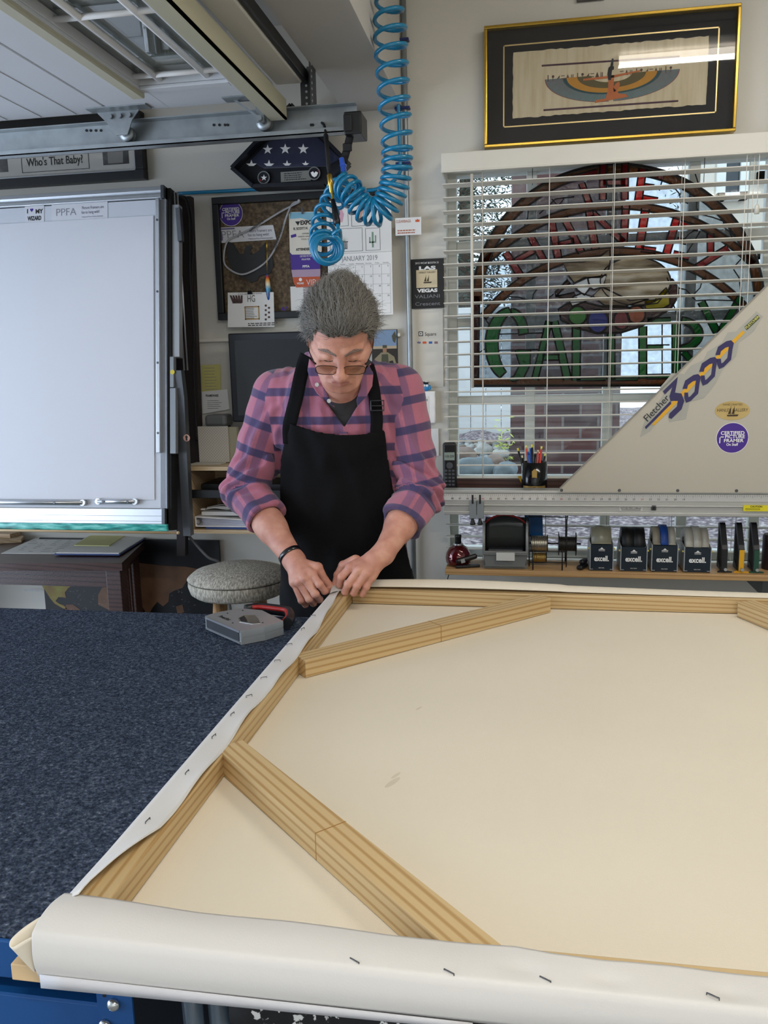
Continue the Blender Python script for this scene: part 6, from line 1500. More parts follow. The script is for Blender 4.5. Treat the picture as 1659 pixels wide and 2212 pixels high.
k.build('bolt_holes', M_blackm, BE)
MB().box(BX0 + .01, BX1 - .01, BY0 + .03, BY1 - .03, .30, .32).build('lower_shelf', mat('dark_board_edge', '1a222c', .8), BE)
w0, w1 = W(27, 2100, BY0 - .03), W(205, 2130, BY0 - .03)
tag(MB().box(w0.x, w1.x, BY0 - .032, BY0 - .008, W(100, 2122, BY0 - .03).z, W(100, 2088, BY0 - .03).z, .001).build('wood_strip', mat('raw_wood', 'd8b98c', .6, var=.08)), 'raw wooden strip under the canvas corner on the bench edge', 'wood strip')
# things stored under the bench's open end
M_bag = mat('plastic_bag', 'b9bfc2', .25, var=.1, bump=.6, bscale=14)
def lump(name, c, s, m, lab, cat, sd):
    bm = bmesh.new(); bmesh.ops.create_icosphere(bm, subdivisions=4, radius=1)
    from mathutils import noise as mn
    for v in bm.verts:
        k_ = 1 + .3 * mn.noise(v.co * 1.6 + Vector((sd, 0, 0))) + .12 * mn.noise(v.co * 4 + Vector((sd, 2, 0))); v.co = Vector((v.co.x * s[0], v.co.y * s[1], v.co.z * s[2])) * k_
    me = bpy.data.meshes.new(name); bm.to_mesh(me); bm.free(); me.materials.append(m)
    for q_ in me.polygons: q_.use_smooth = True
    o = bpy.data.objects.new(name, me); C.objects.link(o); o.location = c; return tag(o, lab, cat)
lump('plastic_bag', (-.235, .84, .55), (.07, .05, .14), M_bag, 'crumpled clear plastic bag under the bench beside the cardboard', 'bag', 3)
MB_ = MB(); MB_.M = Matrix.Translation((-.20, .98, .321)) @ Matrix.Rotation(rad(10), 4, 'Z'); MB_.box(-.03, .03, -.03, .03, 0, .30, .002); tag(MB_.build('cardboard_box', mat('cardboard', '8a7258', .8)), 'narrow brown cardboard box under the bench', 'box')
k = MB(); k.lathe([(.028, 0), (.03, .01), (.03, .27), (.012, .30)], (-.29, .93, .321), 'Z', 24); tag(k.build('teal_bottle', mat('teal_plastic', '1f8f87', .3)), 'teal bottle standing under the bench', 'bottle')
for i in range(3):
    k = MB(); k.tube([(-.40 + .022 * i, .86 + i * .03, .336), (-.38 + i * .026, .80 + .012 * i, .74)], .012, 10); tag(k.build('rolled_film', mat('film_grey', '4f6070', .3, var=.2)), ['front', 'middle', 'rear'][i] + ' grey film roll leaning beside the bench post', 'roll', 'film rolls under the bench')
pt = noise_ramp('black_white_print', [(.40, '0c0c0d'), (.57, '121214'), (.60, 'd9d9d6'), (1, 'e8e8e4')], 70, .8, detail=3)
k = MB(); k.grid(lambda u, v: (-.31 + u * 1.1, .742 + .006 * math.sin(u * 17), .812 - .05 * v - .02 * v * math.sin(u * 9)), 40, 4, th=.003)
tag(k.build('patterned_cloth', pt), 'black cloth with white leafy print hanging under the front of the canvas', 'cloth')
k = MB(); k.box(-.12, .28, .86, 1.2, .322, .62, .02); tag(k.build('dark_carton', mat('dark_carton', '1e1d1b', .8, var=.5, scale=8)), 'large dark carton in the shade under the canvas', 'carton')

# ------------------------------------------------------------ stretched canvas lying face down
ZT = .862; CX0, CX1, CYB, CYF = -.514, 1.25, 2.165, .715
CN = empty('canvas', (CX0, CYF, ZB), 'large unfinished canvas lying face down on the bench', 'canvas')
M_canvas = mat('raw_canvas', 'e0d7c4', .9, var=.035, scale=5, bump=.25, bscale=700, spec=.15)
M_primed = mat('primed_canvas', 'd3d0cb', .55, var=.015, scale=6, bump=.1, bscale=500)
MB().box(CX0 + .002, CX1, CYF + .002, CYB - .002, ZB + .0015, ZB + .0035).build('canvas_face', M_canvas, CN)
k = MB(); 
for px, py, a in ((905, 1530, .008), (848, 1690, .016), (855, 1675, .010)):
    p = T(px, py, ZB + .0037); k.slab([(p.x + a * .35 * math.cos(t * .4) + a * .5 * math.sin(t * .4), p.y + a * 1.1 * math.sin(t * .4)) for t in range(16)][::-1], ZB + .0036, .0001)
k.build('smudge', mat('smudge', 'cfc5b0', .9), CN)
pine_x = wood('pine_along_x', 'd3b480', 'b48d55', 'X', 1, .5, 42); pine_y = wood('pine_along_y', 'd3b480', 'b48d55', 'Y', 1, .5, 42)
BWD = .050
SF = ZB + .005
MB().box(CX0 + .003, CX0 + BWD, CYF + .003, CYB - .003, SF, ZT, .002).build('stretcher_bar', pine_y, CN)
MB().box(CX0 + BWD + .0005, CX1, CYB - .050, CYB - .003, SF, ZT, .002).build('stretcher_bar', pine_x, CN)
MB().box(CX0 + BWD + .0005, CX1, CYF + .003, CYF + BWD + .005, SF, ZT, .002).build('stretcher_bar', pine_x, CN)
MB().box(CX1 + .0005, CX1 + BWD, CYF + .003, CYB - .003, SF, ZT, .002).build('stretcher_bar', pine_y, CN)
# diagonal corner braces
def brace(A, B, wd, name='corner_brace'):
    A, B = Vector(A), Vector(B); d = (B - A); L_ = d.length; a = math.atan2(d.y, d.x)
    k = MB(); h = ZT + .001 - SF
    k.prism([(0, -wd / 2), (L_, -wd / 2), (L_, wd / 2), (0, wd / 2)], (0, 0, 0), (1, 0, 0), (0, 1, 0), h)
    o = k.build(name, pine_x, CN); o.rotation_euler = (0, 0, a); o.location = Vector((A.x, A.y, SF)) - wloc(CN)
    m = MB(); m.box(L_ * .498, L_ * .5, -wd / 2 - .0003, wd / 2 + .0003, 0, h + .0004); j = m.build('glue_joint', mat('joint_line', '9c7138', .7), o); j.location = (0, 0, 0)
    return o
def e2(a, b): return (a[0] + b[0]) / 2, (a[1] + b[1]) / 2, 0
brace((-.462, 1.585, 0), (.045, 2.10, 0), .046)
brace((-.466, 1.180, 0), (-.03, .745, 0), .046)
brace((1.0, 1.10, 0), (.535, 2.10, 0), .046)
# canvas edge wrapped and stapled: flap on the left bar
pl = [(T(x, y, ZT).y, T(x, y, ZT).x) for x, y in ((725, 1290), (700, 1335), (663, 1400), (640, 1425), (612, 1462), (575, 1500), (540, 1540), (505, 1590), (470, 1640), (440, 1690), (415, 1720), (385, 1760), (350, 1790), (290, 1840), (240, 1880), (185, 1925))]
pl.sort()
def inn(y):
    if y <= pl[0][0]: return pl[0][1]
    for (a, b), (c, d) in zip(pl, pl[1:]):
        if y <= c: return b + (d - b) * (y - a) / (c - a)
    return pl[-1][1]
def leftflap(u, v):
    y = .775 + (2.15 - .775) * v
    xi = min(inn(y) + .004, CX0 + BWD - .001); w_ = xi - CX0
    if u < .45: t = u / .45; return (CX0 - .001, y, SF + (ZT - SF) * t)
    t = (u - .45) / .55; lift = .0015 + .0035 * t * t * (1 + math.sin(y * 31)) + (.010 * t * max(0, (1.0 - y) / .25) if y < 1 else 0)
    return (CX0 - .001 + w_ * t, y, ZT + lift)
MB().grid(leftflap, 14, 110, th=.0012).build('folded_edge', M_primed, CN)
# front flap: side face, fold and lifted top
fr_ = [(-.506, .783), (-.43, .779), (-.352, .774), (-.25, .772), (-.144, .766), (-.01, .766), (.03, .758), (.076, .754), (.15, .760), (.232, .759), (.6, .763), (1.25, .765)]
def fy_(x):
    for (a, b), (c, d) in zip(fr_, fr_[1:]):
        if x <= c: return b + (d - b) * max(0, (x - a)) / (c - a)
    return fr_[-1][1]
def frontflap(u, v):
    x = -.517 + .012 * max(0, .5 - u) + (1.25 + .517) * (v ** 1.5); sag = .006 * max(0, (.1 - x) / .6)
    if u < .35: t = u / .35; return (x, CYF - .001 - .004 * math.sin(t * PI), SF - .004 - sag + (ZT - SF + .002 + sag) * t)
    t = (u - .35) / .65; yi = fy_(x)
    lift = .002 + .006 * math.sin(t * PI) * max(0, (.15 - x) / .6) + .0025 * t * (1 + math.sin(x * 23)) * (1 if x > -.1 else .4)
    dip = sum(-.003 * math.exp(-((x - sx) / .012) ** 2 - ((t - .4) / .2) ** 2) for sx in (.0, .08, .19))
    return (x, CYF - .001 + (yi - CYF) * t, ZT + lift + dip)
MB().grid(frontflap, 22, 140, th=.0012).build('folded_edge', M_primed, CN)
# loose folded corner at the near left
Pc = lambda px, py, z: T(px, py, z)
tipz = ZT - .004
def conef(u, v):
    # opening of the fold from (22,2040) round to (160,1938); pointed foot at (72,2098)
    ring = bez([T(160, 1938, ZT + .004), T(120, 1962, ZT + .006), T(60, 1998, ZT + .002), T(24, 2030, ZT - .004), T(26, 2046, ZT - .010), T(52, 2032, ZT - .004), T(84, 2014, ZT), T(100, 1995, ZT + .002)], 5)
    i = u * (len(ring) - 1); a = int(min(i, len(ring) - 2)); p = ring[a].lerp(ring[a + 1], i - a)
    ft = T(75, 2099, SF - .008); ft2 = Vector((CX0 - .002, CYF + .02, SF))
    w_ = max(0, 1 - abs(u - .5) * 2.2); foot = ft2.lerp(ft, min(1, w_ * 1.6))
    return p.lerp(foot, v)
MB().grid(conef, 40, 10, th=.001).build('loose_corner', mat('primed_canvas_warm', 'e4dccb', .6, var=.02, bump=.1, bscale=500), CN)
k = MB()
k.grid(lambda u, v: (-.508 + u * .46 * (1 - .0), CYF - .0045, SF - .004 - v * .016 * (1 - u * .55)), 16, 2, th=.001); k.build('hem', mat('hem_grey', 'c7c6c8', .7), CN)
# back flap standing loosely above the far bar
def backflap(u, v):
    x = CX0 + .012 + (1.25 - CX0) * v ; b = .5 + .5 * math.sin(x * 5.5 + 1.0)
    h = .004 + (.016 if x < .1 else .010) * math.exp(-((x + .25) / .35) ** 2) + .005 * b
    if u < .4: t = u / .4; return (x, CYB - .001 + .004 * t, SF + (ZT - SF + h) * t)
    t = (u - .4) / .6; return (x, CYB + .003 - .038 * t, ZT + h + .004 * math.sin(t * PI) - h * .6 * t)
MB().grid(backflap, 12, 90, th=.0012).build('folded_edge', M_canvas, CN)
# little curl of canvas between the fingertips
cc = T(728, 1283, ZT)
MB().grid(lambda u, v: (CX0 + .002 + .036 * u, CYB - .10 + .045 * v + .02 * u, ZT + .004 + .012 * math.sin(v * PI * .9) + .004 * math.sin(u * PI)), 8, 10, th=.0012).build('pinched_corner', M_primed, CN)
# staples
M_stp = mat('staple_wire', '55575a', .3, .9)
def staple(px, py, ang, lb, grp, lift=.006):
    p = T(px, py, ZT + .004); k = MB(); L_ = .0058; d = Vector((math.cos(ang), math.sin(ang), 0))
    k.tube([p - d * L_ + Vector((0, 0, -.004)), p - d * L_ + Vector((0, 0, .0014)), p + d * L_ + Vector((0, 0, .0014)), p + d * L_ + Vector((0, 0, -.004))], .0007, 6)
    tag(k.build('staple', M_stp, None, p), lb, 'staple', grp)
nth = ['topmost', 'second', 'third', 'fourth', 'fifth', 'sixth', 'seventh', 'eighth', 'lowest']
for i, (px, py, a) in enumerate([(676, 1330, .2), (654, 1358, 1.2), (625, 1392, .5), (599, 1427, .3), (570, 1464, .5), (538, 1503, .8), (502, 1542, 1.4), (462, 1590, 1.4), (404, 1668, 1.55)]):
    staple(px, py, a, nth[i] + ' staple of the row up the left canvas edge', 'staples in the left canvas edge')
staple(319, 1773, 1.5, 'staple nearest the loose corner on the left canvas edge', 'staples in the left canvas edge')
for i, (px, py) in enumerate([(766, 2077), (970, 2101), (1178, 2117), (1540, 2153)]):
    staple(px, py, -.5, ['leftmost', 'second from left', 'third from left', 'rightmost'][i] + ' staple in the front canvas flap', 'staples in the front canvas edge')

# ------------------------------------------------------------ staple gun
gc = [T(x, y, ZB) for x, y in ((442, 1345), (523, 1382), (600, 1352), (520, 1315))]
zt3 = .036
SGN = empty('staple_gun', gc[0], 'silver staple gun with a red-lined black handle on the carpet', 'staple gun')
g0, g1, g2 = T(443, 1330, ZB + zt3), T(520, 1362, ZB + zt3), T(600, 1336, ZB + zt3); g3 = T(590, 1320, ZB + zt3)
U = Vector((g1.x - g0.x, g1.y - g0.y, 0)); Ln = U.length; U.normalize(); V = Vector((-U.y, U.x, 0))
def gp(a, b, z): p = Vector((g0.x, g0.y, 0)) + U * a + V * b; return Vector((p.x, p.y, ZB + z))
M_sil = mat('cast_silver', 'bdc0bf', .36, .7, var=.06, scale=30, bump=.05)
W_ = ((Vector((g2.x, g2.y, 0)) - Vector((g1.x, g1.y, 0))).dot(V))
outl = [(0, 0), (Ln, 0), (Ln + .012, W_ * .5), (Ln + .006, W_), (Ln * .35, W_ * 1.12), (Ln * .02, W_ * .85), (-.008, W_ * .3)]
def gplate(z0, z1, pts): k = MB(); k.prism(pts, Vector((g0.x, g0.y, ZB + z0)), U, V, z1 - z0); return k
bod = MB(); n_ = outl
bod.prism(n_, Vector((g0.x, g0.y, ZB + .019)), U, V, .016)
bod.prism(n_, Vector((g0.x, g0.y, ZB + .001)), U, V, .0165); bod.prism([(a * .985 + .001, b * .98 + .001) for a, b in n_], Vector((g0.x, g0.y, ZB + .017)), U, V, .003)
bod.build('body', M_sil, SGN)
hole = [(Ln * .38, W_ * .62), (Ln * .45, W_ * .42), (Ln * .62, W_ * .30), (Ln * .85, W_ * .42), (Ln * .9, W_ * .56), (Ln * .7, W_ * .70), (Ln * .5, W_ * .80)]
gplate(.0352, .0356, hole).build('grip_opening', mat('polished_recess', 'd8dad8', .12, .95), SGN)
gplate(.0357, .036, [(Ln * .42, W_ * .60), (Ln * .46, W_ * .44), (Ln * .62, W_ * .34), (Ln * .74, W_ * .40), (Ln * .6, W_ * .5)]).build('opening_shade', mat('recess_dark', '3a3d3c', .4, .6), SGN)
k = MB(); k.prism([(0.004, -.003), (Ln - .004, -.003), (Ln - .004, 0), (.004, 0)], Vector((g0.x, g0.y, ZB + .030)), U, V, .005); k.prism([(0.004, -.003), (Ln - .004, -.003), (Ln - .004, 0), (.004, 0)], Vector((g0.x, g0.y, ZB + .003)), U, V, .005); k.build('magazine_rails', M_alu, SGN)
k = MB(); k.prism([(0.008, -.0018), (Ln - .008, -.0018), (Ln - .008, 0), (.008, 0)], Vector((g0.x, g0.y, ZB + .0085)), U, V, .021); k.build('magazine', M_steel, SGN)
k = MB(); k.text('PowerShot', gp(Ln * .30, W_ * .18, .0354), .017, U, V, bold=.03, width=.048); k.build('lettering', M_blackm, SGN)
for a, b in ((.12, .45), (.6, .16), (.16, .8), (.9, .62)): k = MB(); p = gp(Ln * a, W_ * b, .035); k.lathe([(.0022, 0), (.0022, .0008)], p, 'Z', 10); k.build('rivet', M_blackm, SGN)
h0, h1 = T(545, 1316, ZB + .03), T(622, 1332, ZB + .03)
hl = bez([T(530, 1318, ZB + .022), T(560, 1314, ZB + .022), T(600, 1318, ZB + .022), T(622, 1322, ZB + .022), T(628, 1334, ZB + .022), T(621, 1346, ZB + .022)], 5)
MB().tube(hl, .0115, 10, flat=1.3).build('handle', M_black, SGN)
rl = [p + (Vector((gc[1].x, gc[1].y, p.z)) - p).normalized() * .009 + Vector((0, 0, .006)) for p in hl[3:-1]]
MB().tube(rl, .006, 8).build('handle_liner', mat('red_plastic', 'a3231d', .4), SGN)
# ------------------------------------------------------------ pine shelf under the cutter, with everything on it
SZ = .766; SY0, SY1 = 2.755, 2.905
SH = empty('wall_shelf', (W(960, 1235, SY0).x, SY0, SZ), 'pale pine wall shelf below the cutter crowded with tape dispensers', 'shelf')
sx0 = W(961, 1235, SY0).x
MB().box(sx0, 1.5, SY0, SY1, SZ - .020, SZ, .002).build('board', wood('shelf_pine', 'c79c66', 'b08450', 'X', 1, .45, 30), SH)
p = W(1632, 1250, SY1); MB().box(p.x - .012, p.x + .012, SY0 + .02, 2.999, SZ - .075, SZ - .0205).build('bracket', M_steel, SH)
k = MB(); a = (sx0 + .012, SY0 + .03, SZ - .021); k.tube([a, (sx0 + .0, 2.84, SZ - .06), (sx0 - .012, 2.995, SZ - .10)], .0016, 6); k.build('bracket_wire', M_blackm, SH)
def sx(px, Y=2.80): return W(px, 1225, Y).x
# dark red lacquered round case with black cap
c = (sx(990, 2.82), 2.82, SZ); rr = (W(1017, 1190, 2.82).x - W(962, 1190, 2.82).x) / 2
RO = empty('red_globe', c, 'glossy dark red round tape holder with a black knob at the left of the shelf', 'tape holder')
MB().lathe([(rr * .75, .0005), (rr * .97, .012), (rr, .028), (rr * .93, .045), (rr * .7, .063), (rr * .4, .072)], c, 'Z', 40).build('shell', mat('candy_red', '5a0d16', .12, .4, coat=1), RO)
MB().lathe([(rr * .42, .072), (rr * .36, .077), (rr * .28, .078)], c, 'Z', 24).build('collar', M_alu, RO)
MB().lathe([(.011, .078), (.011, .098), (.012, .1), (.012, .106), (.009, .108)], c, 'Z', 20).build('knob', M_black, RO)
# stapler
a = W(984, 1226, 2.775); b = W(1036, 1205, 2.80)
SP = empty('stapler', (a.x, 2.775, SZ), 'black desk stapler lying in front of the red round holder', 'stapler')
k = MB(); d = (Vector((b.x, 2.80, 0)) - Vector((a.x, 2.775, 0))); L_ = d.length; k.M = Matrix.Translation((a.x, 2.772, SZ)) @ Matrix.Rotation(math.atan2(d.y, d.x), 4, 'Z')
k.box(0, L_, -.010, .010, .0008, .010, .003); k.build('base', M_black, SP)
k = MB(); k.M = Matrix.Translation((a.x, 2.772, SZ + .012)) @ Matrix.Rotation(math.atan2(d.y, d.x), 4, 'Z') @ Matrix.Rotation(rad(-14), 4, 'Y'); k.box(.004, L_ * .95, -.009, .009, 0, .018, .007); k.build('arm', M_black, SP)
k = MB(); k.M = Matrix.Translation((a.x, 2.772, SZ + .012)) @ Matrix.Rotation(math.atan2(d.y, d.x), 4, 'Z') @ Matrix.Rotation(rad(-14), 4, 'Y'); k.box(.02, .034, -.0098, -.009, .001, .015); k.build('steel_tab', M_alu, SP)
# plastic parts bin with red cable
x0, x1 = sx(1046, 2.80), sx(1138, 2.80)
BI = empty('parts_bin', ((x0 + x1) / 2, 2.82, SZ), 'grey hopper-front plastic parts bin on the shelf', 'parts bin')
zt = W(1090, 1122, 2.82).z; zf = SZ + .052
k = MB(); t = .003
M_bin = mat('bin_grey', '6f7271', .45)
def wall(pts, x, t): k.prism(pts, (x, 0, 0), (0, 1, 0), (0, 0, 1), t)
side = [(2.775, SZ + .012), (2.89, SZ + .012), (2.89, zt - .004), (2.80, zt - .006), (2.768, zf)]
wall(side, x0, t); wall(side, x1 - t, t); k.box(x0, x1, 2.775, 2.89, SZ + .0008, SZ + .014, .002); k.box(x0, x1, 2.887, 2.89, SZ + .01, zt - .004)
k.prism([(x0 + .006, SZ + .010), (x1 - .006, SZ + .010), (x1, zf), (x0, zf)], (0, 2.771, 0), (1, 0, 0), (0, 0, 1), .004); k.box(x0 - .003, x1 + .003, 2.762, 2.772, zf - .003, zf + .012, .003)
k.build('tub', M_bin, BI)
for x in (x0, x1): k = MB(); k.tube([(x, 2.768, zf + .006), (x, 2.785, zt - .03), (x, 2.81, zt - .006)], .0045, 8); k.build('rim', mat('bin_rim', '9a9c9a', .4), BI)
xm = (x0 + x1) / 2; k = MB(); k.box(xm - .030, xm + .032, 2.758, 2.7615, zf - .020, zf + .008, .001); k.build('label_holder', mat('label_card', 'cfd0cc', .5), BI)
k = MB(); k.box(x0 + .012, x1 - .012, 2.80, 2.87, SZ + .016, SZ + .062, .004); tag(k.build('parts', mat('dark_parts', '3a3d44', .5, var=.4)), 'dark metal parts lying inside the grey bin', 'parts', kind='stuff')
k = MB(); k.tube(bez([(x0 - .002, 2.83, zt - .018), (x0 + .03, 2.83, zt + .006), (xm, 2.83, zt + .014), (x1 - .03, 2.83, zt + .004), (x1 - .006, 2.83, zt - .014)], 6), .0032, 8); tag(k.build('extension_cord', mat('red_plastic', 'a3231d', .4)), 'red cord arched over the grey parts bin', 'cord')
k = MB(); k.grid(lambda u, v: (x0 + .006 + (x1 - x0 - .012) * u, 2.84, SZ + .06 + (zt - SZ - .06) * v + .012 * math.sin(u * PI) * v), 12, 3, th=.003); k.build('back_divider', mat('smoke_plastic', '3c403f', .3), BI)
# wire rack with spools
WR = empty('spool_rack', (sx(1195), 2.81, SZ), 'black wire rack holding metal wire spools on the shelf', 'spool rack')
zt = W(1190, 1117, 2.80).z
k = MB()
for x in (sx(1151, 2.78), sx(1214, 2.78)): k.tube([(x, 2.765, SZ + .001), (x, 2.775, SZ + .07)], .0022, 6)
xl, xr = sx(1143, 2.83), sx(1222, 2.83)
for y in (2.80, 2.88): k.tube(bez([(xl, y, SZ + .004), (xl, y, zt - .01), (xl + .006, y, zt), (xr - .006, y, zt), (xr, y, zt - .01), (xr, y, SZ + .004)], 3), .0019, 6)
for z in (SZ + .025, SZ + .063): k.tube([(xl, 2.775, z), (xr, 2.775, z)], .002, 6)
k.tube([(xl, 2.775, SZ + .063), (xl, 2.88, SZ + .063)], .0019, 6); k.tube([(xr, 2.775, SZ + .063), (xr, 2.88, SZ + .063)], .0019, 6); k.tube([(xl, 2.84, SZ + .077), (xr + .05, 2.84, SZ + .077)], .003, 8)
k.build('wire_frame', M_black, WR)
def spool(xa, xb, z, rf, rc, m, lab, mf=M_black):
    S_ = empty('wire_spool', ((xa + xb) / 2, 2.84, z), lab, 'spool', 'spools on the black rack')
    for x in (xa, xb): MB().lathe([(rf, -.0012), (rf, .0012)], (x, 2.84, z), 'X', 36).build('flange', mf, S_)
    k = MB(); prof = []; n = int((xb - xa) / .0016)
    for i in range(n + 1): prof.append((rc + (.0012 if i % 2 else 0) + .001 * math.sin(i * 1.7), xa + .0015 + (xb - xa - .003) * i / n))
    k.lathe(prof, (0, 2.84, z), 'X', 28); k.build('wound_wire', m, S_)
spool(sx(1146, 2.84), sx(1182, 2.84), SZ + .077, .030, .026, mat('silver_wire', 'b9b4a4', .3, .8), 'spool of bright silver wire on the black rack')
spool(sx(1150, 2.84), sx(1180, 2.84), SZ + .0275, .0185, .0165, mat('brass_wire', 'a98d50', .35, .8), 'small spool of brass wire below the silver spool')
spool(sx(1206, 2.84), sx(1243, 2.84), SZ + .0765, .040, .024, mat('dark_wire', '3a3836', .45, .5), 'large black spool of dark wire at the right of the rack')
k = MB(); a, b = sx(1130, 2.885), sx(1170, 2.885); k.plate([(a + .012, SZ + .09), (b + .004, SZ + .09), (b, zt + .02), (a, zt + .02)], 2.888, .01); tag(k.build('blue_folder_sheet', mat('translucent_blue', '14508c', .25)), 'deep blue plastic sheet standing behind the silver spool', 'sheet')
k = MB(); p = W(1262, 1222, 2.80); k.M = Matrix.Translation((p.x - .006, 2.80, SZ)) @ Matrix.Rotation(rad(-25), 4, 'Z'); k.box(-.011, .011, -.03, .03, .0008, .016, .006); k.box(-.009, .009, -.012, .03, .016, .032, .006); tag(k.build('utility_knife', M_black), 'black utility knife between the spool rack and the first dispenser', 'knife')
# tape dispensers
M_disp = mat('dispenser_navy', '14222e', .35, var=.05); M_dgrey = mat('dispenser_edge', 'a9adb0', .4, .3)
def dispenser(px0, px1, pyt, lab, rolls, front=2.775):
    a, b = sx(px0, front), sx(px1, front); zt = W((px0 + px1) / 2, pyt, front).z; w = b - a; m = (a + b) / 2
    D = empty('tape_dispenser', (m, front + .06, SZ), lab, 'tape dispenser', 'navy tape dispensers on the shelf')
    k = MB(); k.prism([(front, SZ + .001), (front + .115, SZ + .001), (front + .115, SZ + .05), (front + .07, SZ + .075), (front + .012, zt), (front - .001, zt)], (a, 0, 0), (0, 1, 0), (0, 0, 1), w); k.build('body', M_disp, D)
    k = MB()
    for x in (a - .0022, b - .0002): k.prism([(front - .003, SZ + .004), (front + .117, SZ + .004), (front + .117, SZ + .055), (front + .075, SZ + .098), (front + .02, zt + .004), (front - .003, zt + .003)], (x, 0, 0), (0, 1, 0), (0, 0, 1), .0024)
    k.build('side_plates', M_dgrey, D)
    k = MB(); k.box(a - .002, a + w * .12, front - .0035, front - .0008, SZ + .005, SZ + .0065); k.box(b - w * .12, b + .002, front - .0035, front - .0008, SZ + .005, SZ + .0065); k.build('front_trim', M_dgrey, D)
    k = MB(); k.text('excell.', (m, front - .0018, SZ + .034), .025, width=w * .66, bold=.03); k.box(m - .010, m + .010, front - .0018, front - .0014, zt - .016, zt - .0145); k.text('DISPENSER', (m, front - .0018, zt - .021), .005, width=.02); k.text('MADE IN TAIWAN', (m, front - .0018, SZ + .009), .0045, width=w * .25)
    k.plate([(m - .006, zt - .0135), (m + .006, zt - .0135), (m, zt - .008)], front - .0018, .0004); k.build('lettering', M_wht, D)
    for x in (a - .0045, b + .0045): MB().ball((x, front + .006, zt - .013), .0035, 10, 6).build('yellow_knob', mat('knob_yellow', 'd8c860', .4), D)
    MB().tube([(a + .002, front + .062, zt + .006), (b - .002, front + .062, zt + .006)], .006, 10).build('axle', M_blackm, D)
    n = len(rolls); 
    for i, (mm, r, tl) in enumerate(rolls):
        x0 = a + w * (.04 + .92 * i / n) + .0008; x1 = a + w * (.04 + .92 * (i + 1) / n) - .0008; cy, cz = front + .062, zt + .006
        R_ = MB(); R_.lathe([(.019, x0), (r, x0), (r, x1), (.019, x1), (.019, x0)], (0, cy, cz), 'X', 40, cap=False); R_ = R_.build('tape_roll', mm)
        tag(R_, tl, 'tape roll')
        if mm.name != 'black_tape':
            t_ = MB(); t_.grid(lambda u, v: (x0 + (x1 - x0) * v, cy - r * math.cos(rad(8 + 30 * (1 - u))) if u < .3 else cy - r + (front + .004 - cy + r) * (u - .3) / .7, cz + r * math.sin(rad(30)) * max(0, .3 - u) if u < .3 else cz - (cz - zt - .003) * ((u - .3) / .7) ** .7), 8, 1, th=.0006); t_.build('tape_end', mm, R_)
    return D
tan_ = mat('kraft_tape', '8d8674', .5, spec=.6); grt = mat('grey_tape', 'a8a69c', .4); blt = mat('blue_tape', '16408c', .5); blk = mat('black_tape', '0b0c0d', .5)
dispenser(1275, 1323, 1177, 'narrow navy tape dispenser, leftmost on the shelf', [(mat('clear_tan_tape', '8b8a78', .3), .047, 'translucent tan roll in the narrow leftmost dispenser')])
dispenser(1341, 1396, 1182, 'navy tape dispenser loaded with black tape', [(blk, .050, 'left black roll in the second dispenser'), (blk, .050, 'right black roll in the second dispenser')])
dispenser(1408, 1462, 1179, 'navy tape dispenser holding a blue roll between two others', [(tan_, .047, 'brown roll beside the blue tape roll'), (blt, .053, 'bright blue roll of tape in the third dispenser'), (grt, .046, 'pale roll at the right of the blue tape roll')])
dispenser(1478, 1534, 1184, 'rightmost navy tape dispenser with three pale grey rolls', [(grt, .052, 'left pale grey roll in the rightmost dispenser'), (grt, .055, 'middle and tallest pale grey roll in the rightmost dispenser'), (grt, .050, 'right pale grey roll in the rightmost dispenser')])
# three upright L-shaped clamps
def clamp(px, m, lab, mt):
    x = sx(px, 2.80); y = 2.795; w = .0085
    K = empty('corner_clamp', (x, y, SZ), lab, 'clamp', 'upright clamps at the right of the shelf')
    k = MB(); z = SZ; zt = W(px, 1145, 2.80).z
    k.prism([(y - .012, z + .004), (y, z + .004), (y, z + .07), (y + .05, zt + .006), (y + .062, zt + .006), (y + .062, zt + .014), (y + .045, zt + .018), (y + .036, zt + .012), (y - .012, z + .078)][::1], (x - w, 0, 0), (0, 1, 0), (0, 0, 1), w * 2)
    k.box(x - w, x + w, y + .05, y + .062, z + .004, zt + .006); k.prism([(y, z + .004), (y + .05, z + .004), (y + .05, z + .03)], (x - w, 0, 0), (0, 1, 0), (0, 0, 1), .003); k.build('body', mt, K)
    k = MB(); k.prism([(x - .022, 2.78), (x + .024, 2.78), (x + w, 2.80), (x - w, 2.80)], (0, 0, z + .0008), (1, 0, 0), (0, 1, 0), .004); k.build('foot', m, K)
    MB().box(x - w + .001, x + w - .0005, y - .0126, y - .0118, z + .006, z + .076).build('front_face', m, K)
    MB().lathe([(.0052, -.022), (.0052, -.012)], (x + .002, y, z + .012), 'Y', 14).build('knob', mat('zinc_bolt', 'd5d9da', .18, .95), K)
cb_ = mat('clamp_black', '15171a', .5); clamp(1562, cb_, 'black upright clamp beside the rightmost dispenser', cb_); clamp(1598, mat('clamp_yellow', 'dca51c', .4), 'yellow-faced upright clamp in the middle of three', cb_); clamp(1630, mat('clamp_green', '1d4a3a', .45), 'green-faced upright clamp near the right edge', cb_)
x = sx(1668, 2.84); k = MB(); k.lathe([(.030, .0008), (.031, .004), (.031, .11), (.028, .116)], (x, 2.85, SZ), 'Z', 30); tag(k.build('dark_canister', mat('maroon_canister', '2a1a1c', .5)), 'dark maroon canister at the right edge of the shelf', 'canister')
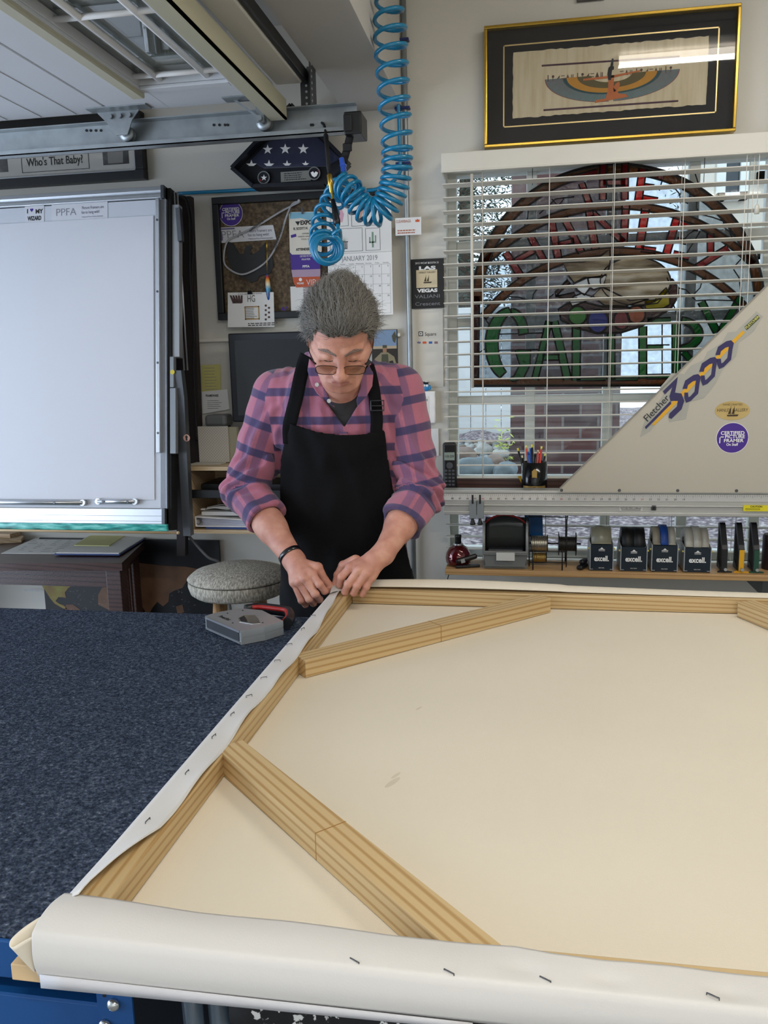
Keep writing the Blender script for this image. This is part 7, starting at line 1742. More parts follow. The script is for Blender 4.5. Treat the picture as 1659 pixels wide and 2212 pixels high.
# ------------------------------------------------------------ the man: smooth blended body surfaces
import openvdb as vdb
def A3(*p): return np.array(p, np.float32)
def wp(px, py, Y): v = W(px, py, Y); return A3(v.x, v.y, v.z)
def cap(P, a, b, ra, rb=None):
    rb = ra if rb is None else rb; a = np.asarray(a, np.float32); b = np.asarray(b, np.float32); ba = b - a
    h = np.clip(((P - a) @ ba) / max(1e-9, float(ba @ ba)), 0, 1)
    return np.sqrt((((P - a) - h[..., None] * ba) ** 2).sum(-1)) - (ra + (rb - ra) * h)
def elli(P, c, r):
    q = (P - np.asarray(c, np.float32)) / np.asarray(r, np.float32); k = np.sqrt((q ** 2).sum(-1))
    return (k - 1) * min(r) * (0.5 + 0.5 * 1)
def sm(a, b, k):
    h = np.clip(.5 + .5 * (b - a) / k, 0, 1); return b + (a - b) * h - k * h * (1 - h)
def smx(a, b, k): return -sm(-a, -b, k)
def wob(P, f, seed=0.0):
    x, y, z = P[..., 0] * f, P[..., 1] * f, P[..., 2] * f
    return (np.sin(x * 1.7 + 1.3 * np.sin(y * 1.1 + seed) + seed) + np.sin(y * 1.9 + 1.2 * np.sin(z * 1.3 + seed * 2)) + np.sin(z * 1.6 + 1.4 * np.sin(x * 1.2 - seed))) / 3
def surf(fn, lo, hi, vox):
    lo = np.array(lo, np.float32); n = np.ceil((np.array(hi) - lo) / vox).astype(int)
    nb = -(-n // 4); n = nb * 4                       # coarse pass, then only the cells near the surface
    g = np.stack(np.meshgrid(*[(np.arange(k, dtype=np.float32) * 4 + 1.5) * vox for k in nb], indexing='ij'), -1) + lo
    c = fn(g); d = np.repeat(np.repeat(np.repeat(c, 4, 0), 4, 1), 4, 2).astype(np.float32)
    I = np.argwhere(np.abs(d) < vox * 6.5 + .007); f = d[I[:, 0], I[:, 1], I[:, 2]]
    for i in range(0, len(I), 400000): f[i:i + 400000] = fn(I[i:i + 400000].astype(np.float32) * np.float32(vox) + lo)
    d[I[:, 0], I[:, 1], I[:, 2]] = f
    G = vdb.FloatGrid(background=1.0); G.copyFromArray(np.clip(d / vox, -3, 3).astype(np.float64))
    v, q = G.convertToQuads(isovalue=0.0)
    v = v.astype(np.float64) * vox + lo; q = q[:, ::-1]
    a, b, c = v[q[:, 0]], v[q[:, 1]], v[q[:, 2]]
    if (np.cross(b - a, c - a) * (a - v.mean(0))).sum() < 0: q = q[:, ::-1]
    return v, q
def mesh_of(name, parts, m, parent, smooth=True):
    vs = np.concatenate([p[0] for p in parts]); off = 0; qs = []
    for v, q in parts: qs.append(q + off); off += len(v)
    qs = np.concatenate(qs); me = bpy.data.meshes.new(name); O = np.array(wloc(parent))
    me.from_pydata((vs - O).tolist(), [], qs.tolist())
    for x in (m if isinstance(m, list) else [m]): me.materials.append(x)
    me.polygons.foreach_set('use_smooth', [smooth] * len(me.polygons)); me.update()
    o = bpy.data.objects.new(name, me); C.objects.link(o); o.parent = parent
    return o, vs
PE = empty('person', (-.53, 2.42, 0), 'man in a plaid shirt and black apron stretching canvas with both hands', 'person')
BYAW = rad(9); cB, sB = math.cos(BYAW), math.sin(BYAW)
B0 = A3(-.53, 2.36, 0)
def loc(P):                                   # body frame: x across, y back, z up
    d = P - B0; return np.stack([d[..., 0] * cB + d[..., 1] * sB, -d[..., 0] * sB + d[..., 1] * cB, d[..., 2]], -1)
ZS = [.40, .75, .92, 1.05, 1.18, 1.28, 1.36, 1.42, 1.47, 1.52]
RX = [.150, .185, .182, .180, .185, .188, .172, .125, .080, .070]
RY = [.110, .135, .130, .132, .130, .124, .112, .092, .075, .066]
YC = [.05, .045, .040, .020, -.005, -.035, -.065, -.090, -.120, -.15]
def torso(P, grow=0.0):
    q = loc(P); z = q[..., 2]; rx = np.interp(z, ZS, RX) + grow; ry = np.interp(z, ZS, RY) + grow; yc = np.interp(z, ZS, YC)
    k = ((np.abs(q[..., 0]) / rx) ** 2.3 + (np.abs(q[..., 1] - yc) / ry) ** 2.3) ** (1 / 2.3)
    d = (k - 1) * np.minimum(rx, ry) * .9
    return np.maximum(d, np.maximum(z - 1.50, .46 - z))
shR, shL = wp(598, 852, 2.29), wp(862, 842, 2.31)
elR, elL = wp(530, 1058, 2.27), wp(908, 1064, 2.31)
wrR, wrL = wp(636, 1212, 2.12), wp(828, 1196, 2.12)
nkB = A3(-.505, 2.235, 1.435)
def lerp(a, b, t): return a + (b - a) * t
cuR, cuL = lerp(elR, wrR, .42), lerp(elL, wrL, .50)
ARM = []
for S, E_, Cf, Wr in ((shR, elR, cuR, wrR), (shL, elL, cuL, wrL)): ARM.append((S, E_, Cf, Wr))
def sleeve(P, i):
    S, E_, Cf, Wr = ARM[i]; ax = (Wr - E_) / np.linalg.norm(Wr - E_)
    up = (E_ - S) / np.linalg.norm(E_ - S)
    tu = ((P - S) @ up); tf = ((P - E_) @ ax); side = np.cross(up, ax); 
    d = cap(P, S, E_, .070, .060); f = cap(P, E_, Cf, .060, .056)
    fold = .0075 * np.sin(tf * 190 + 3 * np.sin(tu * 23) + (P @ side) * 30) * np.exp(-(tf / .05) ** 2) + .0052 * np.sin(tu * 75 + (P @ side) * 55) * np.clip(tu / .3, 0, 1)
    c = cap(P, lerp(Cf, E_, .36), Cf, .061, .062)
    d = sm(sm(d, f, .03), c, .006) + fold
    end = ((P - Cf) @ ax) - .004; d = smx(d, end, .006)
    hole = cap(P, lerp(Cf, E_, .1), lerp(Cf, Wr, .3), .047, .047)
    return np.maximum(d, -hole)
def trap(P):
    d = cap(P, nkB + A3(0, .02, -.01), shR + A3(.03, 0, .0), .066, .064); e = cap(P, nkB + A3(0, .02, -.01), shL + A3(-.03, 0, .0), .066, .064)
    return sm(d, e, .03)
def upper(P, grow=0.0): return sm(torso(P, grow), trap(P) - grow, .05)
vz0 = float(wp(740, 925, 2.17)[2]); vx0 = float(loc(wp(742, 925, 2.17)[None])[0, 0])
def shirt(P):
    b = upper(P) + .0065 * wob(P * A3(1.5, 1, .6), 34, 1.0) + .004 * wob(P * A3(1.6, 1, .7), 75, 3.0)
    d = sm(sm(b, sleeve(P, 0), .022), sleeve(P, 1), .022)
    q = loc(P); z = q[..., 2]; w = np.clip((z - vz0) * .66, 0, .08)
    V = np.maximum(np.abs(q[..., 0] - vx0) - w, np.maximum(q[..., 1] + .02, vz0 - z))
    ng = cap(P, nkB + A3(0, -.0, -.0), nkB + A3(.02, -.06, .12), .064, .066)
    d = np.maximum(np.maximum(d, -np.maximum(V, -(b + .02))), -ng)
    return np.maximum(d, .70 - z)
sp_ = surf(shirt, (-.98, 2.02, .86), (-.13, 2.58, 1.56), .0046)
M_sh = mat('plaid_flannel', 'b4687e', .9, sheen=.25, bump=.25, bscale=900)
so, sv = mesh_of('shirt', [sp_], M_sh, PE)
P = sv.astype(np.float32); q = loc(P); u = q[:, 0] + .0 * q[:, 1]; v = q[:, 2].copy()
ang = np.arctan2(q[:, 0], -(q[:, 1] - np.interp(q[:, 2], ZS, YC))) * .16; u = np.where(np.abs(q[:, 0]) < .10, q[:, 0], ang * 1.02)
best = upper(P) - .010; us, vs2, dmin = u.copy(), v.copy(), np.full(len(P), 9., np.float32)
for i, (S, E_, Cf, Wr) in enumerate(ARM):
    ds = sleeve(P, i); up = (E_ - S) / np.linalg.norm(E_ - S); ax = (Wr - E_) / np.linalg.norm(Wr - E_)
    da = cap(P, S, E_, .07, .06); df = cap(P, E_, Wr, .06, .05); isf = df < da
    t = np.where(isf, .30 + (P - E_) @ ax, (P - S) @ up)
    for arr, A0, ax_ in ((~isf, S, up), (isf, E_, ax)):
        e1 = np.cross(ax_, [0, 1, 0]); e1 /= np.linalg.norm(e1); e2_ = np.cross(ax_, e1); r = P - A0
        th = np.arctan2(r @ e1, -(r @ e2_)) * .062
        if arr is isf or True: uu = th
        m = (ds < dmin) & arr; us = np.where(m, uu, us); vs2 = np.where(m, -t + .02 * i, vs2)
    dmin = np.minimum(dmin, ds)
a2 = so.data.attributes.new('plaid_sleeve', 'FLOAT_VECTOR', 'POINT'); a2.data.foreach_set('vector', np.stack([us, vs2, (best - dmin) * 10], -1).astype(np.float32).ravel())
at = so.data.attributes.new('plaid', 'FLOAT_VECTOR', 'POINT'); at.data.foreach_set('vector', np.stack([u, v, np.zeros_like(u)], -1).astype(np.float32).ravel())
nt = M_sh.node_tree; N = nt.nodes; L = nt.links
an = N.new('ShaderNodeAttribute'); an.attribute_name = 'plaid'; sx_ = N.new('ShaderNodeSeparateXYZ'); an2 = N.new('ShaderNodeAttribute'); an2.attribute_name = 'plaid_sleeve'; s2 = N.new('ShaderNodeSeparateXYZ'); L.new(an2.outputs['Vector'], s2.inputs[0])
gt_ = N.new('ShaderNodeMath'); gt_.operation = 'GREATER_THAN'; gt_.inputs[1].default_value = 0; L.new(s2.outputs['Z'], gt_.inputs[0])
mv = N.new('ShaderNodeMix'); mv.data_type = 'VECTOR'; L.new(gt_.outputs[0], mv.inputs['Factor']); L.new(an.outputs['Vector'], mv.inputs[4]); L.new(an2.outputs['Vector'], mv.inputs[5]); L.new(mv.outputs[1], sx_.inputs[0])
def stripe(out, period, width, off):
    a = N.new('ShaderNodeMath'); a.operation = 'MULTIPLY_ADD'; a.inputs[1].default_value = 1 / period; a.inputs[2].default_value = off + 50; L.new(out, a.inputs[0])
    f = N.new('ShaderNodeMath'); f.operation = 'FRACT'; L.new(a.outputs[0], f.inputs[0])
    r = N.new('ShaderNodeValToRGB'); e = r.color_ramp.elements; e[0].position = 0; e[0].color = (1, 1, 1, 1); e[1].position = width; e[1].color = (1, 1, 1, 1)
    for p_, c_ in ((width + .035, 0), (.965, 0), (1, 1)): x = e.new(p_); x.color = (c_, c_, c_, 1)
    L.new(f.outputs[0], r.inputs['Fac']); return r.outputs['Color']
hs_, vs_ = stripe(sx_.outputs['Y'], .078, .25, .3), stripe(sx_.outputs['X'], .088, .27, .15)
def mixc(A_, B_, F_, k):
    m = N.new('ShaderNodeMix'); m.data_type = 'RGBA'; g = N.new('ShaderNodeMath'); g.operation = 'MULTIPLY'; g.inputs[1].default_value = k; L.new(F_, g.inputs[0]); L.new(g.outputs[0], m.inputs['Factor'])
    if isinstance(A_, str): m.inputs['A'].default_value = (*lin(A_), 1)
    else: L.new(A_, m.inputs['A'])
    m.inputs['B'].default_value = (*lin(B_), 1); return m.outputs['Result']
tc = N.new('ShaderNodeTexCoord'); nz = N.new('ShaderNodeTexNoise'); nz.inputs['Scale'].default_value = 220; L.new(tc.outputs['Object'], nz.inputs['Vector'])
c1 = mixc('b56d80', '6f5278', vs_, .70); c2 = mixc(c1, '26345f', hs_, .86); c3 = mixc(c2, '5d3f5c', nz.outputs['Fac'], .22); L.new(c3, bsdf(M_sh).inputs['Base Color'])
# grey T-shirt in the neck opening
ts_ = surf(lambda P: np.maximum(sm(upper(P, -.009), cap(P, nkB + A3(0, .012, -.08), nkB + A3(.012, -.036, .0), .048, .066), .015), 1.15 - P[..., 2]), (-.72, 2.05, 1.12), (-.34, 2.42, 1.54), .005)
mesh_of('t_shirt', [ts_], mat('charcoal_knit', '3b3a3c', .95, bump=.3, bscale=900), PE)

# ---- head
HC = A3(-.452, 2.02, 1.528); HY_, HP_ = rad(12.5), rad(40)
HR = np.array(Matrix.Rotation(HY_, 3, 'Z') @ Matrix.Rotation(rad(1.5), 3, 'Y') @ Matrix.Rotation(HP_, 3, 'X'), np.float32)
def hl(P): return (P - HC) @ HR
def hw(p): return HC + HR @ A3(*p)
def mir(P): q = P.copy(); q[..., 0] = np.abs(q[..., 0]); return q
def face(q):
    m = mir(q)
    d = elli(q, (0, .018, .036), (.074, .094, .082))
    d = sm(d, elli(q, (0, -.030, -.018), (.0625, .060, .078)), .03)
    d = sm(d, elli(q, (0, -.040, .052), (.060, .046, .040)), .02)
    d = sm(d, cap(m, A3(.054, .004, -.052), A3(.030, -.058, -.094), .016, .017), .030)
    d = sm(d, cap(m, A3(.0, -.070, -.103), A3(.014, -.068, -.103), .0165, .014), .022)
    d = sm(d, cap(m, A3(.042, -.062, -.020), A3(.056, -.036, -.014), .018, .016), .022)
    d = sm(d, cap(m, A3(.012, -.0845, .020), A3(.046, -.070, .021), .0075, .007), .013)
    d = smx(d, -elli(m, (.030, -.0945, .001), (.018, .013, .0115)), .012)
    d = sm(d, elli(m, (.030, -.0715, -.001), (.0145, .0135, .0125)), .004)
    d = sm(d, cap(q, A3(0, -.084, .012), A3(0, -.110, -.032), .0075, .0105), .014)
    d = sm(d, elli(q, (0, -.1125, -.037), (.0125, .012, .0115)), .008)
    d = sm(d, elli(m, (.0125, -.100, -.041), (.0085, .012, .0085)), .006)
    d = smx(d, -elli(m, (.0065, -.105, -.050), (.0038, .006, .005)), .003)
    d = sm(d, elli(q, (0, -.078, -.064), (.030, .017, .020)), .016)
    d = sm(d, cap(m, A3(0, -.0945, -.0615), A3(.021, -.0855, -.066), .0048, .003), .005)
    d = sm(d, cap(m, A3(0, -.0925, -.0735), A3(.018, -.0855, -.070), .0056, .0032), .005)
    d = smx(d, -cap(m, A3(0, -.0985, -.0675), A3(.023, -.0885, -.0685), .0014, .0012), .003)
    d = smx(d, -cap(m, A3(.019, -.104, -.046), A3(.033, -.083, -.068), .0030, .0028), .010)
    d = smx(d, -cap(m, A3(.004, -.0975, .020), A3(.0045, -.0975, .036), .0012, .0008), .006)
    d = smx(d, -cap(m, A3(.016, -.0945, -.015), A3(.046, -.078, -.015), .002, .001), .009)
    # ears
    e = elli(m, (.0775, .012, -.012), (.0075, .019, .031)); e = smx(e, -elli(m, (.086, .008, -.008), (.006, .011, .019)), .004)
    return sm(d, e, .006)
def headneck(P):
    q = hl(P); d = face(q); n = cap(P, hw((0, .032, -.052)), nkB + A3(0, .012, -.05), .055, .062)
    return sm(d, n, .025)
hd = surf(headneck, (HC[0] - .17, HC[1] - .17, HC[2] - .2), (HC[0] + .12, HC[1] + .30, HC[2] + .16), .0021)
# ---- hands
def fing(P, J, r, nk=.002):
    d = None
    for i in range(len(J) - 1):
        c = cap(P, J[i], J[i + 1], r[i], r[i + 1]); d = c if d is None else sm(d, c, .003)
        if 0 < i: d = sm(d, np.sqrt(((P - J[i]) ** 2).sum(-1)) - r[i] * 1.07, .002)
    return d
def hand(wr, fw, mcps, fingers, thumb, th_r):
    def f(P):
        d = cap(P, wr, lerp(wr, mcps[1], .35), .0295, .027)
        for m in mcps: d = sm(d, cap(P, lerp(wr, m, .12), m, .0205, .0128), .010)
        for J in zip(mcps, mcps[1:]): d = sm(d, cap(P, lerp(wr, J[0], .85), lerp(wr, J[1], .85), .011, .011), .012)
        fd = None
        for J, r in fingers:
            c = fing(P, J, r); kn = np.sqrt(((P - J[0]) ** 2).sum(-1)) - .0128; c = sm(c, kn, .004)
            d_ = c; fd = d_ if fd is None else sm(fd, d_, .0016)
        d = sm(d, fd, .0055)
        for i in range(4):                                        # tendons
            d = sm(d, cap(P, lerp(wr, mcps[i], .45) + A3(0, -.0165, .002), mcps[i] + A3(0, -.0105, .002), .0012, .0022), .006)
        t = fing(P, thumb, th_r); return sm(d, t, .006)
    return f
w_ = wp
Rm = [w_(674, 1242, 2.062), w_(659, 1250, 2.052), w_(646, 1256, 2.055), w_(636, 1258, 2.066)]
Rf = [([Rm[0], w_(690, 1262, 2.048), w_(701, 1277, 2.062), w_(711, 1276, 2.088)], [.0118, .0103, .0093, .0078]),
      ([Rm[1], w_(681, 1283, 2.044), w_(690, 1295, 2.070), w_(684, 1290, 2.092)], [.0118, .0105, .0095, .0085]),
      ([Rm[2], w_(668, 1294, 2.050), w_(677, 1303, 2.076), w_(672, 1296, 2.096)], [.0112, .0100, .0090, .0082]),
      ([Rm[3], w_(651, 1297, 2.060), w_(660, 1306, 2.082), w_(658, 1298, 2.10)], [.0104, .0090, .0082, .0074])]
Rt = [w_(662, 1222, 2.10), w_(686, 1226, 2.088), w_(700, 1252, 2.092), w_(717, 1269, 2.096)]
Lm = [w_(757, 1226, 2.075), w_(775, 1232, 2.062), w_(790, 1240, 2.062), w_(800, 1248, 2.072)]
Lf = [([Lm[0], w_(738, 1246, 2.066), w_(733, 1262, 2.080), w_(735, 1270, 2.094)], [.0118, .0106, .0094, .0080]),
      ([Lm[1], w_(752, 1262, 2.050), w_(745, 1279, 2.064), w_(746, 1280, 2.084)], [.0118, .0104, .0094, .0084]),
      ([Lm[2], w_(771, 1266, 2.050), w_(764, 1281, 2.064), w_(766, 1280, 2.084)], [.0114, .0102, .0090, .0082]),
      ([Lm[3], w_(791, 1268, 2.060), w_(783, 1283, 2.072), w_(784, 1280, 2.09)], [.0105, .0094, .0084, .0076])]
Lt = [w_(768, 1212, 2.11), w_(742, 1222, 2.115), w_(730, 1242, 2.112), w_(724, 1263, 2.102)]
def arm_fn(i, hf):
    S, E_, Cf, Wr = ARM[i]
    def f(P):
        d = cap(P, lerp(E_, Wr, .12), lerp(E_, Wr, .55), .044, .041); d = sm(d, cap(P, lerp(E_, Wr, .5), Wr, .042, .0285), .02)
        return sm(d, hf(P), .014)
    return f
hR = arm_fn(0, hand(wrR, None, Rm, Rf, Rt, [.017, .0135, .0115, .0092])); hL = arm_fn(1, hand(wrL, None, Lm, Lf, Lt, [.017, .0130, .0110, .0090]))
def bbox(pts, m): a = np.array(pts); return a.min(0) - m, a.max(0) + m
rl_, rh_ = bbox([wrR, cuR, lerp(elR, wrR, .2)] + Rm + [p for J, _ in Rf for p in J] + Rt, .055)
ll_, lh_ = bbox([wrL, cuL, lerp(elL, wrL, .2)] + Lm + [p for J, _ in Lf for p in J] + Lt, .055)
aR = surf(hR, rl_, rh_, .0018); aL = surf(hL, ll_, lh_, .0018)
skin = noise_ramp('skin', [(.3, 'b8806e'), (.5, 'c88f7b'), (.7, 'd4a08b')], 28, .52, bump=.35, bscale=420, detail=6)
bsdf(skin).inputs['Subsurface Weight'].default_value = .12; bsdf(skin).inputs['Subsurface Radius'].default_value = (.012, .004, .002); bsdf(skin).inputs['Subsurface Scale'].default_value = .6
bo, bv = mesh_of('body', [hd, aR, aL], skin, PE)
bo['label'] = 'bowed head with both forearms and hands'
# eyebrows, lips, closed lids
def onface(name, fn, m, lo=None, hi=None, vox=.0016):
    lo = HC - .16 if lo is None else lo; hi = HC + .16 if hi is None else hi
    s_ = surf(fn, lo, hi, vox); return mesh_of(name, [s_], m, PE)[0]
M_brow = mat('brow_hair', '85736a', .95, var=.3, scale=200, bump=.8, bscale=500)
def browf(P):
    q = hl(P); m = mir(q); d = np.abs(face(q)) - .0008 - .0010 * wob(P, 900, 1)
    r = cap(m, A3(.014, -.094, .016), A3(.032, -.089, .0245), .0050, .0056); r = np.minimum(r, cap(m, A3(.032, -.089, .0245), A3(.051, -.074, .020), .0056, .0026))
    return np.maximum(d, r)
f0 = hw((0, -.09, .02)); onface('eyebrows', browf, M_brow, f0 - .07, f0 + .07, .0011)
def lashf(P): q = hl(P); m = mir(q); d = np.abs(face(q)) - .0009; r = cap(m * A3(1, .4, 1), A3(.019, -.034, -.0075), A3(.030, -.0345, -.0105), .0010, .0014); r = np.minimum(r, cap(m * A3(1, .4, 1), A3(.030, -.0345, -.0105), A3(.042, -.031, -.0070), .0014, .0009)); return np.maximum(d, r)
f0 = hw((0, -.085, -.01)); onface('eyelashes', lashf, mat('lash', '3a2c28', .9), f0 - .06, f0 + .06, .0010)
def lipf(P): q = hl(P); m = mir(q); d = np.abs(face(q)) - .0006; r = elli(q, (0, -.092, -.0675), (.023, .02, .0085)); return np.maximum(d, r)
f0 = hw((0, -.09, -.067)); onface('lips', lipf, mat('lip_skin', 'b4776a', .5, var=.05), f0 - .035, f0 + .035, .0010)
# ---- hair
HYs = [-.12, -.085, -.07, -.055, -.035, -.018, .0, .03, .06, .12]; HZs = [.062, .062, .058, .038, .006, -.022, -.020, -.045, -.070, -.075]
def hairf(P):
    q = hl(P); x, y, z = q[..., 0], q[..., 1], q[..., 2]
    thick = .0175 - .05 * np.clip(np.abs(x) - .045, 0, .1) + .003 * np.sin(x * 60 + 1) + .003 * wob(q, 60, 2) - .009 * np.clip((z - .07) / .06, 0, 1)
    d = elli(q, (0, .020, .042), (.0745, .094, .080)) - thick * np.clip(.35 + (z - np.interp(y, HYs, HZs)) * 14, .3, 1)
    d = sm(d, cap(mir(q), A3(.0, -.066, .088), A3(.040, -.060, .078), .024, .020), .03)
    strand = np.sin(np.arctan2(x, z + .08) * 75 + 2.2 * np.sin(y * 45) + 1.5 * np.sin(z * 60)) * .0016 + .0012 * wob(q, 300, 1)
    low = np.interp(y, HYs, HZs) + .005 * np.sin(x * 120 + 1.0) + .016 * np.exp(-((np.abs(x + .004) - .046) / .012) ** 2) * (y < -.03)
    cut = low - z
    d = smx(d + strand, cut, .008)
    return np.maximum(d, -(face(q) - .0006) - .004)
hr = surf(hairf, HC + A3(-.125, -.165, -.09), HC + A3(.125, .17, .165), .0024)
def hairmat(nm, col): m = mat(nm, col, .55, var=.25, scale=160, spec=.4); return m
M_h = [hairmat('hair_grey', '85827b'), hairmat('hair_dark', '4a4742'), hairmat('hair_silver', 'cbc8c0'), hairmat('hair_mid', '8d877b')]
ho, hv = mesh_of('hair', [hr], M_h[1], PE)
rs = np.random.RandomState(4); me = ho.data
idx = rs.choice(len(hv), 15000, replace=False); nrm = np.zeros(len(hv) * 3, np.float32); me.vertices.foreach_get('normal', nrm); nrm = nrm.reshape(-1, 3)
ql = hl(hv.astype(np.float32)); cu = bpy.data.curves.new('hair_strands', 'CURVE'); cu.dimensions = '3D'; cu.bevel_depth = .00040; cu.bevel_resolution = 0; cu.use_fill_caps = False
HRT = HR; O = np.array(wloc(PE))
for i in idx:
    q = ql[i]; nl = nrm[i] @ HRT
    if q[2] < np.interp(q[1], HYs, HZs) - .004: continue
    sidew = min(1, max(0, (abs(q[0]) - .045) / .025)); d = A3(.12 * np.sign(q[0]), .75, .5 - 1.15 * sidew); d = d - nl * (d @ nl)   # brushed back
    d = d / (np.linalg.norm(d) + 1e-6)
    d = d + A3(rs.normal(0, .15), rs.normal(0, .15), rs.normal(0, .12)); L_ = rs.uniform(.016, .036)
    p = q + nl * rs.uniform(-.001, .0015); pts = []
    cv = rs.normal(0, .22); sd = np.cross(d, nl)
    for k in range(5):
        t = k / 4; x = p + d * L_ * t + sd * cv * L_ * t * t + nl * (.0022 * math.sin(t * 2.4) - .0040 * t * t)
        pts.append(HC + HR @ x - O)
    s_ = cu.splines.new('POLY'); s_.points.add(4)
    s_.points.foreach_set('co', np.array([[*x, 1] for x in pts], np.float32).ravel()); s_.points.foreach_set('radius', [1, 1, .9, .7, .25])
    bl = wob(q[None] * 1.0, 70, 5)[0] + (q[2] - .075) * 12 - max(0, -q[1] - .04) * 8; s_.material_index = int(rs.choice(4, p=[.30, .12, .30, .28])) if bl > -.35 else int(rs.choice([0, 1, 1, 3]))
for m in M_h: cu.materials.append(m)
co_ = bpy.data.objects.new('hair_strands', cu); C.objects.link(co_); co_.parent = PE; tag(co_, kind='stuff')

# ---- glasses
GL = MB(); M_gf = mat('gunmetal_frame', '2e2622', .3, .8)
def hv3(p): v = hw(p); return Vector([float(c) for c in v])
def lens_ring(s):
    o = []
    for k in range(28):
        a = 2 * PI * k / 28; cx_, sx2 = math.cos(a), math.sin(a)
        x = .033 + .0265 * math.copysign(abs(cx_) ** .6, cx_); z = -.0205 + .0145 * math.copysign(abs(sx2) ** .75, sx2)
        o.append((s * x, -.1035 + .30 * (x - .006) ** 1.6 + .08 * (-.02 - z), z))
    return o
for s in (1, -1): GL.tube([hv3(p) for p in lens_ring(s)], .00085, 6, closed=True)
GL.tube([hv3(p) for p in ((-.008, -.1025, -.016), (0, -.1065, -.0135), (.008, -.1025, -.016))], .0012, 6)
for s in (1, -1):
    GL.tube([hv3(p) for p in ((s * .058, -.090, -.013), (s * .066, -.082, -.009), (s * .0765, -.05, -.003), (s * .0815, -.005, .009), (s * .083, .022, .004))], .0013, 6)
    GL.ball(hv3((s * .060, -.089, -.012)), .0026, 8, 6)
go = GL.build('glasses', M_gf, PE)
for s in (1, -1):
    k = MB(); r_ = lens_ring(s); c_ = tuple(sum(p[i] for p in r_) / len(r_) for i in range(3)); k.add([hv3(c_)] + [hv3(p) for p in r_], [(0, i + 1, (i + 1) % 28 + 1) for i in range(28)]); k.build('lens', glass('tinted_lens', 'd9cdbd', .06), go)

# ---- collar, buttons, placket, straps: laid on the shirt by marching onto its surface
def shirt_nc(P): return sm(sm(upper(P), sleeve(P, 0), .022), sleeve(P, 1), .022)
def hit(px, py, fn=upper, off=.004):
    r = np.array(ray(px, py), np.float32); r /= np.linalg.norm(r); o = A3(*CAM); t = 1.8
    for _ in range(80):
        d = float(fn((o + r * t)[None])[0])
        if abs(d - off) < 2e-4: break
        t += (d - off) * .7
        if t > 2.9: break
    return Vector([float(c) for c in (o + r * t)])
def patch(name, rows, m, off=.004, th=.002, fn=upper, attr=False, nn=8):
    """rows of pixel points laid over the body"""
    G_ = [[hit(x, y, fn, off) for x, y in row] for row in rows]
    nr, nc = len(G_), len(G_[0])
    def f(u, v):
        a = u * (nr - 1); i = min(int(a), nr - 2); fa = a - i; b = v * (nc - 1); j = min(int(b), nc - 2); fb = b - j
        return G_[i][j].lerp(G_[i][j + 1], fb).lerp(G_[i + 1][j].lerp(G_[i + 1][j + 1], fb), fa)
    o = MB().grid(f, (nr - 1) * nn // 2, (nc - 1) * nn // 2, th=th).build(name, m, PE)
    if attr:
        P_ = np.array([tuple(v.co) for v in o.data.vertices], np.float32) + np.array(wloc(o), np.float32); q_ = loc(P_)
        at = o.data.attributes.new('plaid', 'FLOAT_VECTOR', 'POINT'); at.data.foreach_set('vector', np.stack([q_[:, 0] + .02, q_[:, 2] + .025, 0 * q_[:, 0]], -1).astype(np.float32).ravel())
    return o
patch('collar', [[(668, 775), (690, 800)], [(664, 800), (700, 838)], [(672, 830), (716, 872)], [(686, 850), (722, 880)]], M_sh, .016, .003, attr=True)
patch('collar', [[(800, 785), (778, 812)], [(806, 808), (778, 838)], [(804, 834), (770, 864)], [(792, 856), (772, 876)]], M_sh, .016, .003, attr=True)
patch('placket', [[(733, 934), (752, 934)], [(732, 950), (754, 950)], [(731, 966), (756, 966)]], M_sh, .012, .002, attr=True)
M_btn = mat('shirt_button', 'd9d6cf', .35)
for px, py in ((685, 831), (711, 866)):
    p = hit(px, py, upper, .020); k = MB(); k.lathe([(.0056, .001), (.0056, -.0015), (.0042, -.0022), (.0040, -.0014)], p, 'Y', 18); k.build('button', M_btn, PE)
# ---- apron
zA = lambda py: float(wp(735, py, 2.16)[2])
azs = [.46, .80, zA(1240), zA(1150), zA(1060), zA(1000), zA(960), zA(925)]
aL_ = [-.235, -.225, -.205, -.188, -.178, -.170, -.155, -.134]; aR_ = [.225, .205, .185, .162, .142, .132, .128, .122]
def apron(P):
    q = loc(P); z = q[..., 2]; x = q[..., 0] - .0; g = torso(P, .017 + .005 * wob(P, 16, 2)) + .0045 * wob(P * A3(1.3, 1, .7), 36, 4)
    sh_ = np.abs(g) - .0028
    zt_a = zA(925) - .018 * (1 - (x / .12) ** 2) - .010 * (x / .12)
    l = np.interp(z, azs, aL_); r = np.interp(z, azs, aR_)
    return np.maximum(np.maximum(sh_, np.maximum(l - x, x - r)), np.maximum(np.maximum(z - zt_a, .465 - z), q[..., 1] - .05))
M_ap = mat('apron_cloth', '060608', .9, var=.15, scale=40, bump=.2, bscale=500, spec=.25)
ap, _ = mesh_of('apron', [surf(apron, (-.82, 2.08, .44), (-.24, 2.52, 1.36), .0045)], M_ap, PE)
def strap(pts, name='strap', w=.017, off=.013, fn=shirt_nc):
    c = bez([hit(x, y, fn, off) for x, y in pts], 5)
    n_ = len(c); k = MB()
    def f(u, v):
        a = u * (n_ - 1); i = min(int(a), n_ - 2); p = c[i].lerp(c[i + 1], a - i); t = (c[min(i + 1, n_ - 1)] - c[max(i - 1, 0)]).normalized(); s = t.cross(Vector((0.15, -1, .25))).normalized()
        return p + s * w * (2 * v - 1)
    k.grid(f, n_ * 2, 4, th=.003); o = k.build(name, M_ap, PE); o.parent = ap; o.location = Vector(o.location); return o
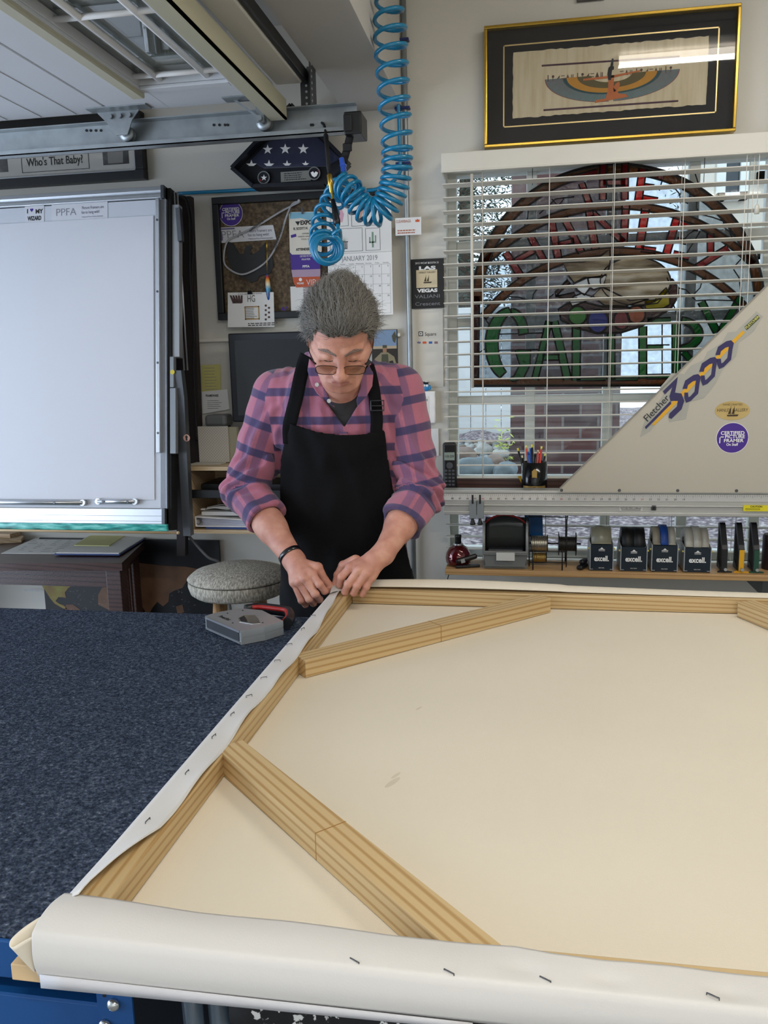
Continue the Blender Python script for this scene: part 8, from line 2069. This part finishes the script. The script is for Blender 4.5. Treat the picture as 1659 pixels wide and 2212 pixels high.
strap([(626, 958), (625, 925), (631, 895), (640, 860), (648, 820), (656, 788), (663, 768)], w=.0185); strap([(813, 962), (813, 930), (814, 905), (810, 860), (803, 820), (795, 790)], w=.0165)
p = hit(815, 876, shirt_nc, .02); k = MB(); bw, bh = .0185, .0145
for a in ((-bw, bw, bh - .003, bh), (-bw, bw, -bh, -bh + .003), (-bw, -bw + .003, -bh, bh), (bw - .003, bw, -bh, bh), (-bw, bw, -.002, .001)): k.box(p.x + a[0], p.x + a[1], p.y - .002, p.y + .003, p.z + a[2], p.z + a[3], .001)
k.build('buckle', mat('black_buckle', '3a3b3d', .3, .5), ap)
# wristband
S, E_, Cf, Wr = ARM[0]; ax = Vector([float(x) for x in (Wr - E_)]).normalized(); c_ = Vector([float(x) for x in lerp(E_, Wr, .93)])
e1 = ax.orthogonal().normalized(); e2b = ax.cross(e1)
MB().lathe([(.0325, -.007), (.0345, -.006), (.0345, .006), (.0325, .007), (.0315, 0), (.0325, -.007)], c_, (e1, e2b, ax), 40, cap=False).build('wristband', mat('black_leather', '121215', .25, coat=.4), PE)
# ---- trousers and shoes, mostly hidden behind the bench
def bw_(x, y, z): return A3(B0[0] + x * cB - y * sB, B0[1] + x * sB + y * cB, z)
def trs(P):
    d = None
    for s in (-1, 1):
        a = sm(cap(P, bw_(s * .085, .05, .86), bw_(s * .10, .04, .48), .095, .07), cap(P, bw_(s * .10, .04, .48), bw_(s * .11, .07, .11), .07, .055), .03); d = a if d is None else sm(d, a, .02)
    d = sm(d, cap(P, bw_(-.06, .05, .92), bw_(.06, .05, .92), .11), .05); return np.maximum(d, .07 - P[..., 2])
mesh_of('trousers', [surf(trs, (-.82, 2.15, .04), (-.22, 2.65, 1.02), .008)], mat('dark_jeans', '1f2634', .9, bump=.3, bscale=600), PE)
for s in (-1, 1):
    t = surf(lambda P: np.maximum(sm(cap(P, bw_(s * .11, .10, .045), bw_(s * .13, -.08, .035), .045, .042), cap(P, bw_(s * .11, .08, .05), bw_(s * .11, .07, .11), .05, .05), .03), .002 - P[..., 2]), bw_(s * .12, 0, .07) - .22, bw_(s * .12, 0, .07) + .22, .006)
    mesh_of('shoe', [t], mat('brown_shoe', '3a2a20', .5), PE)
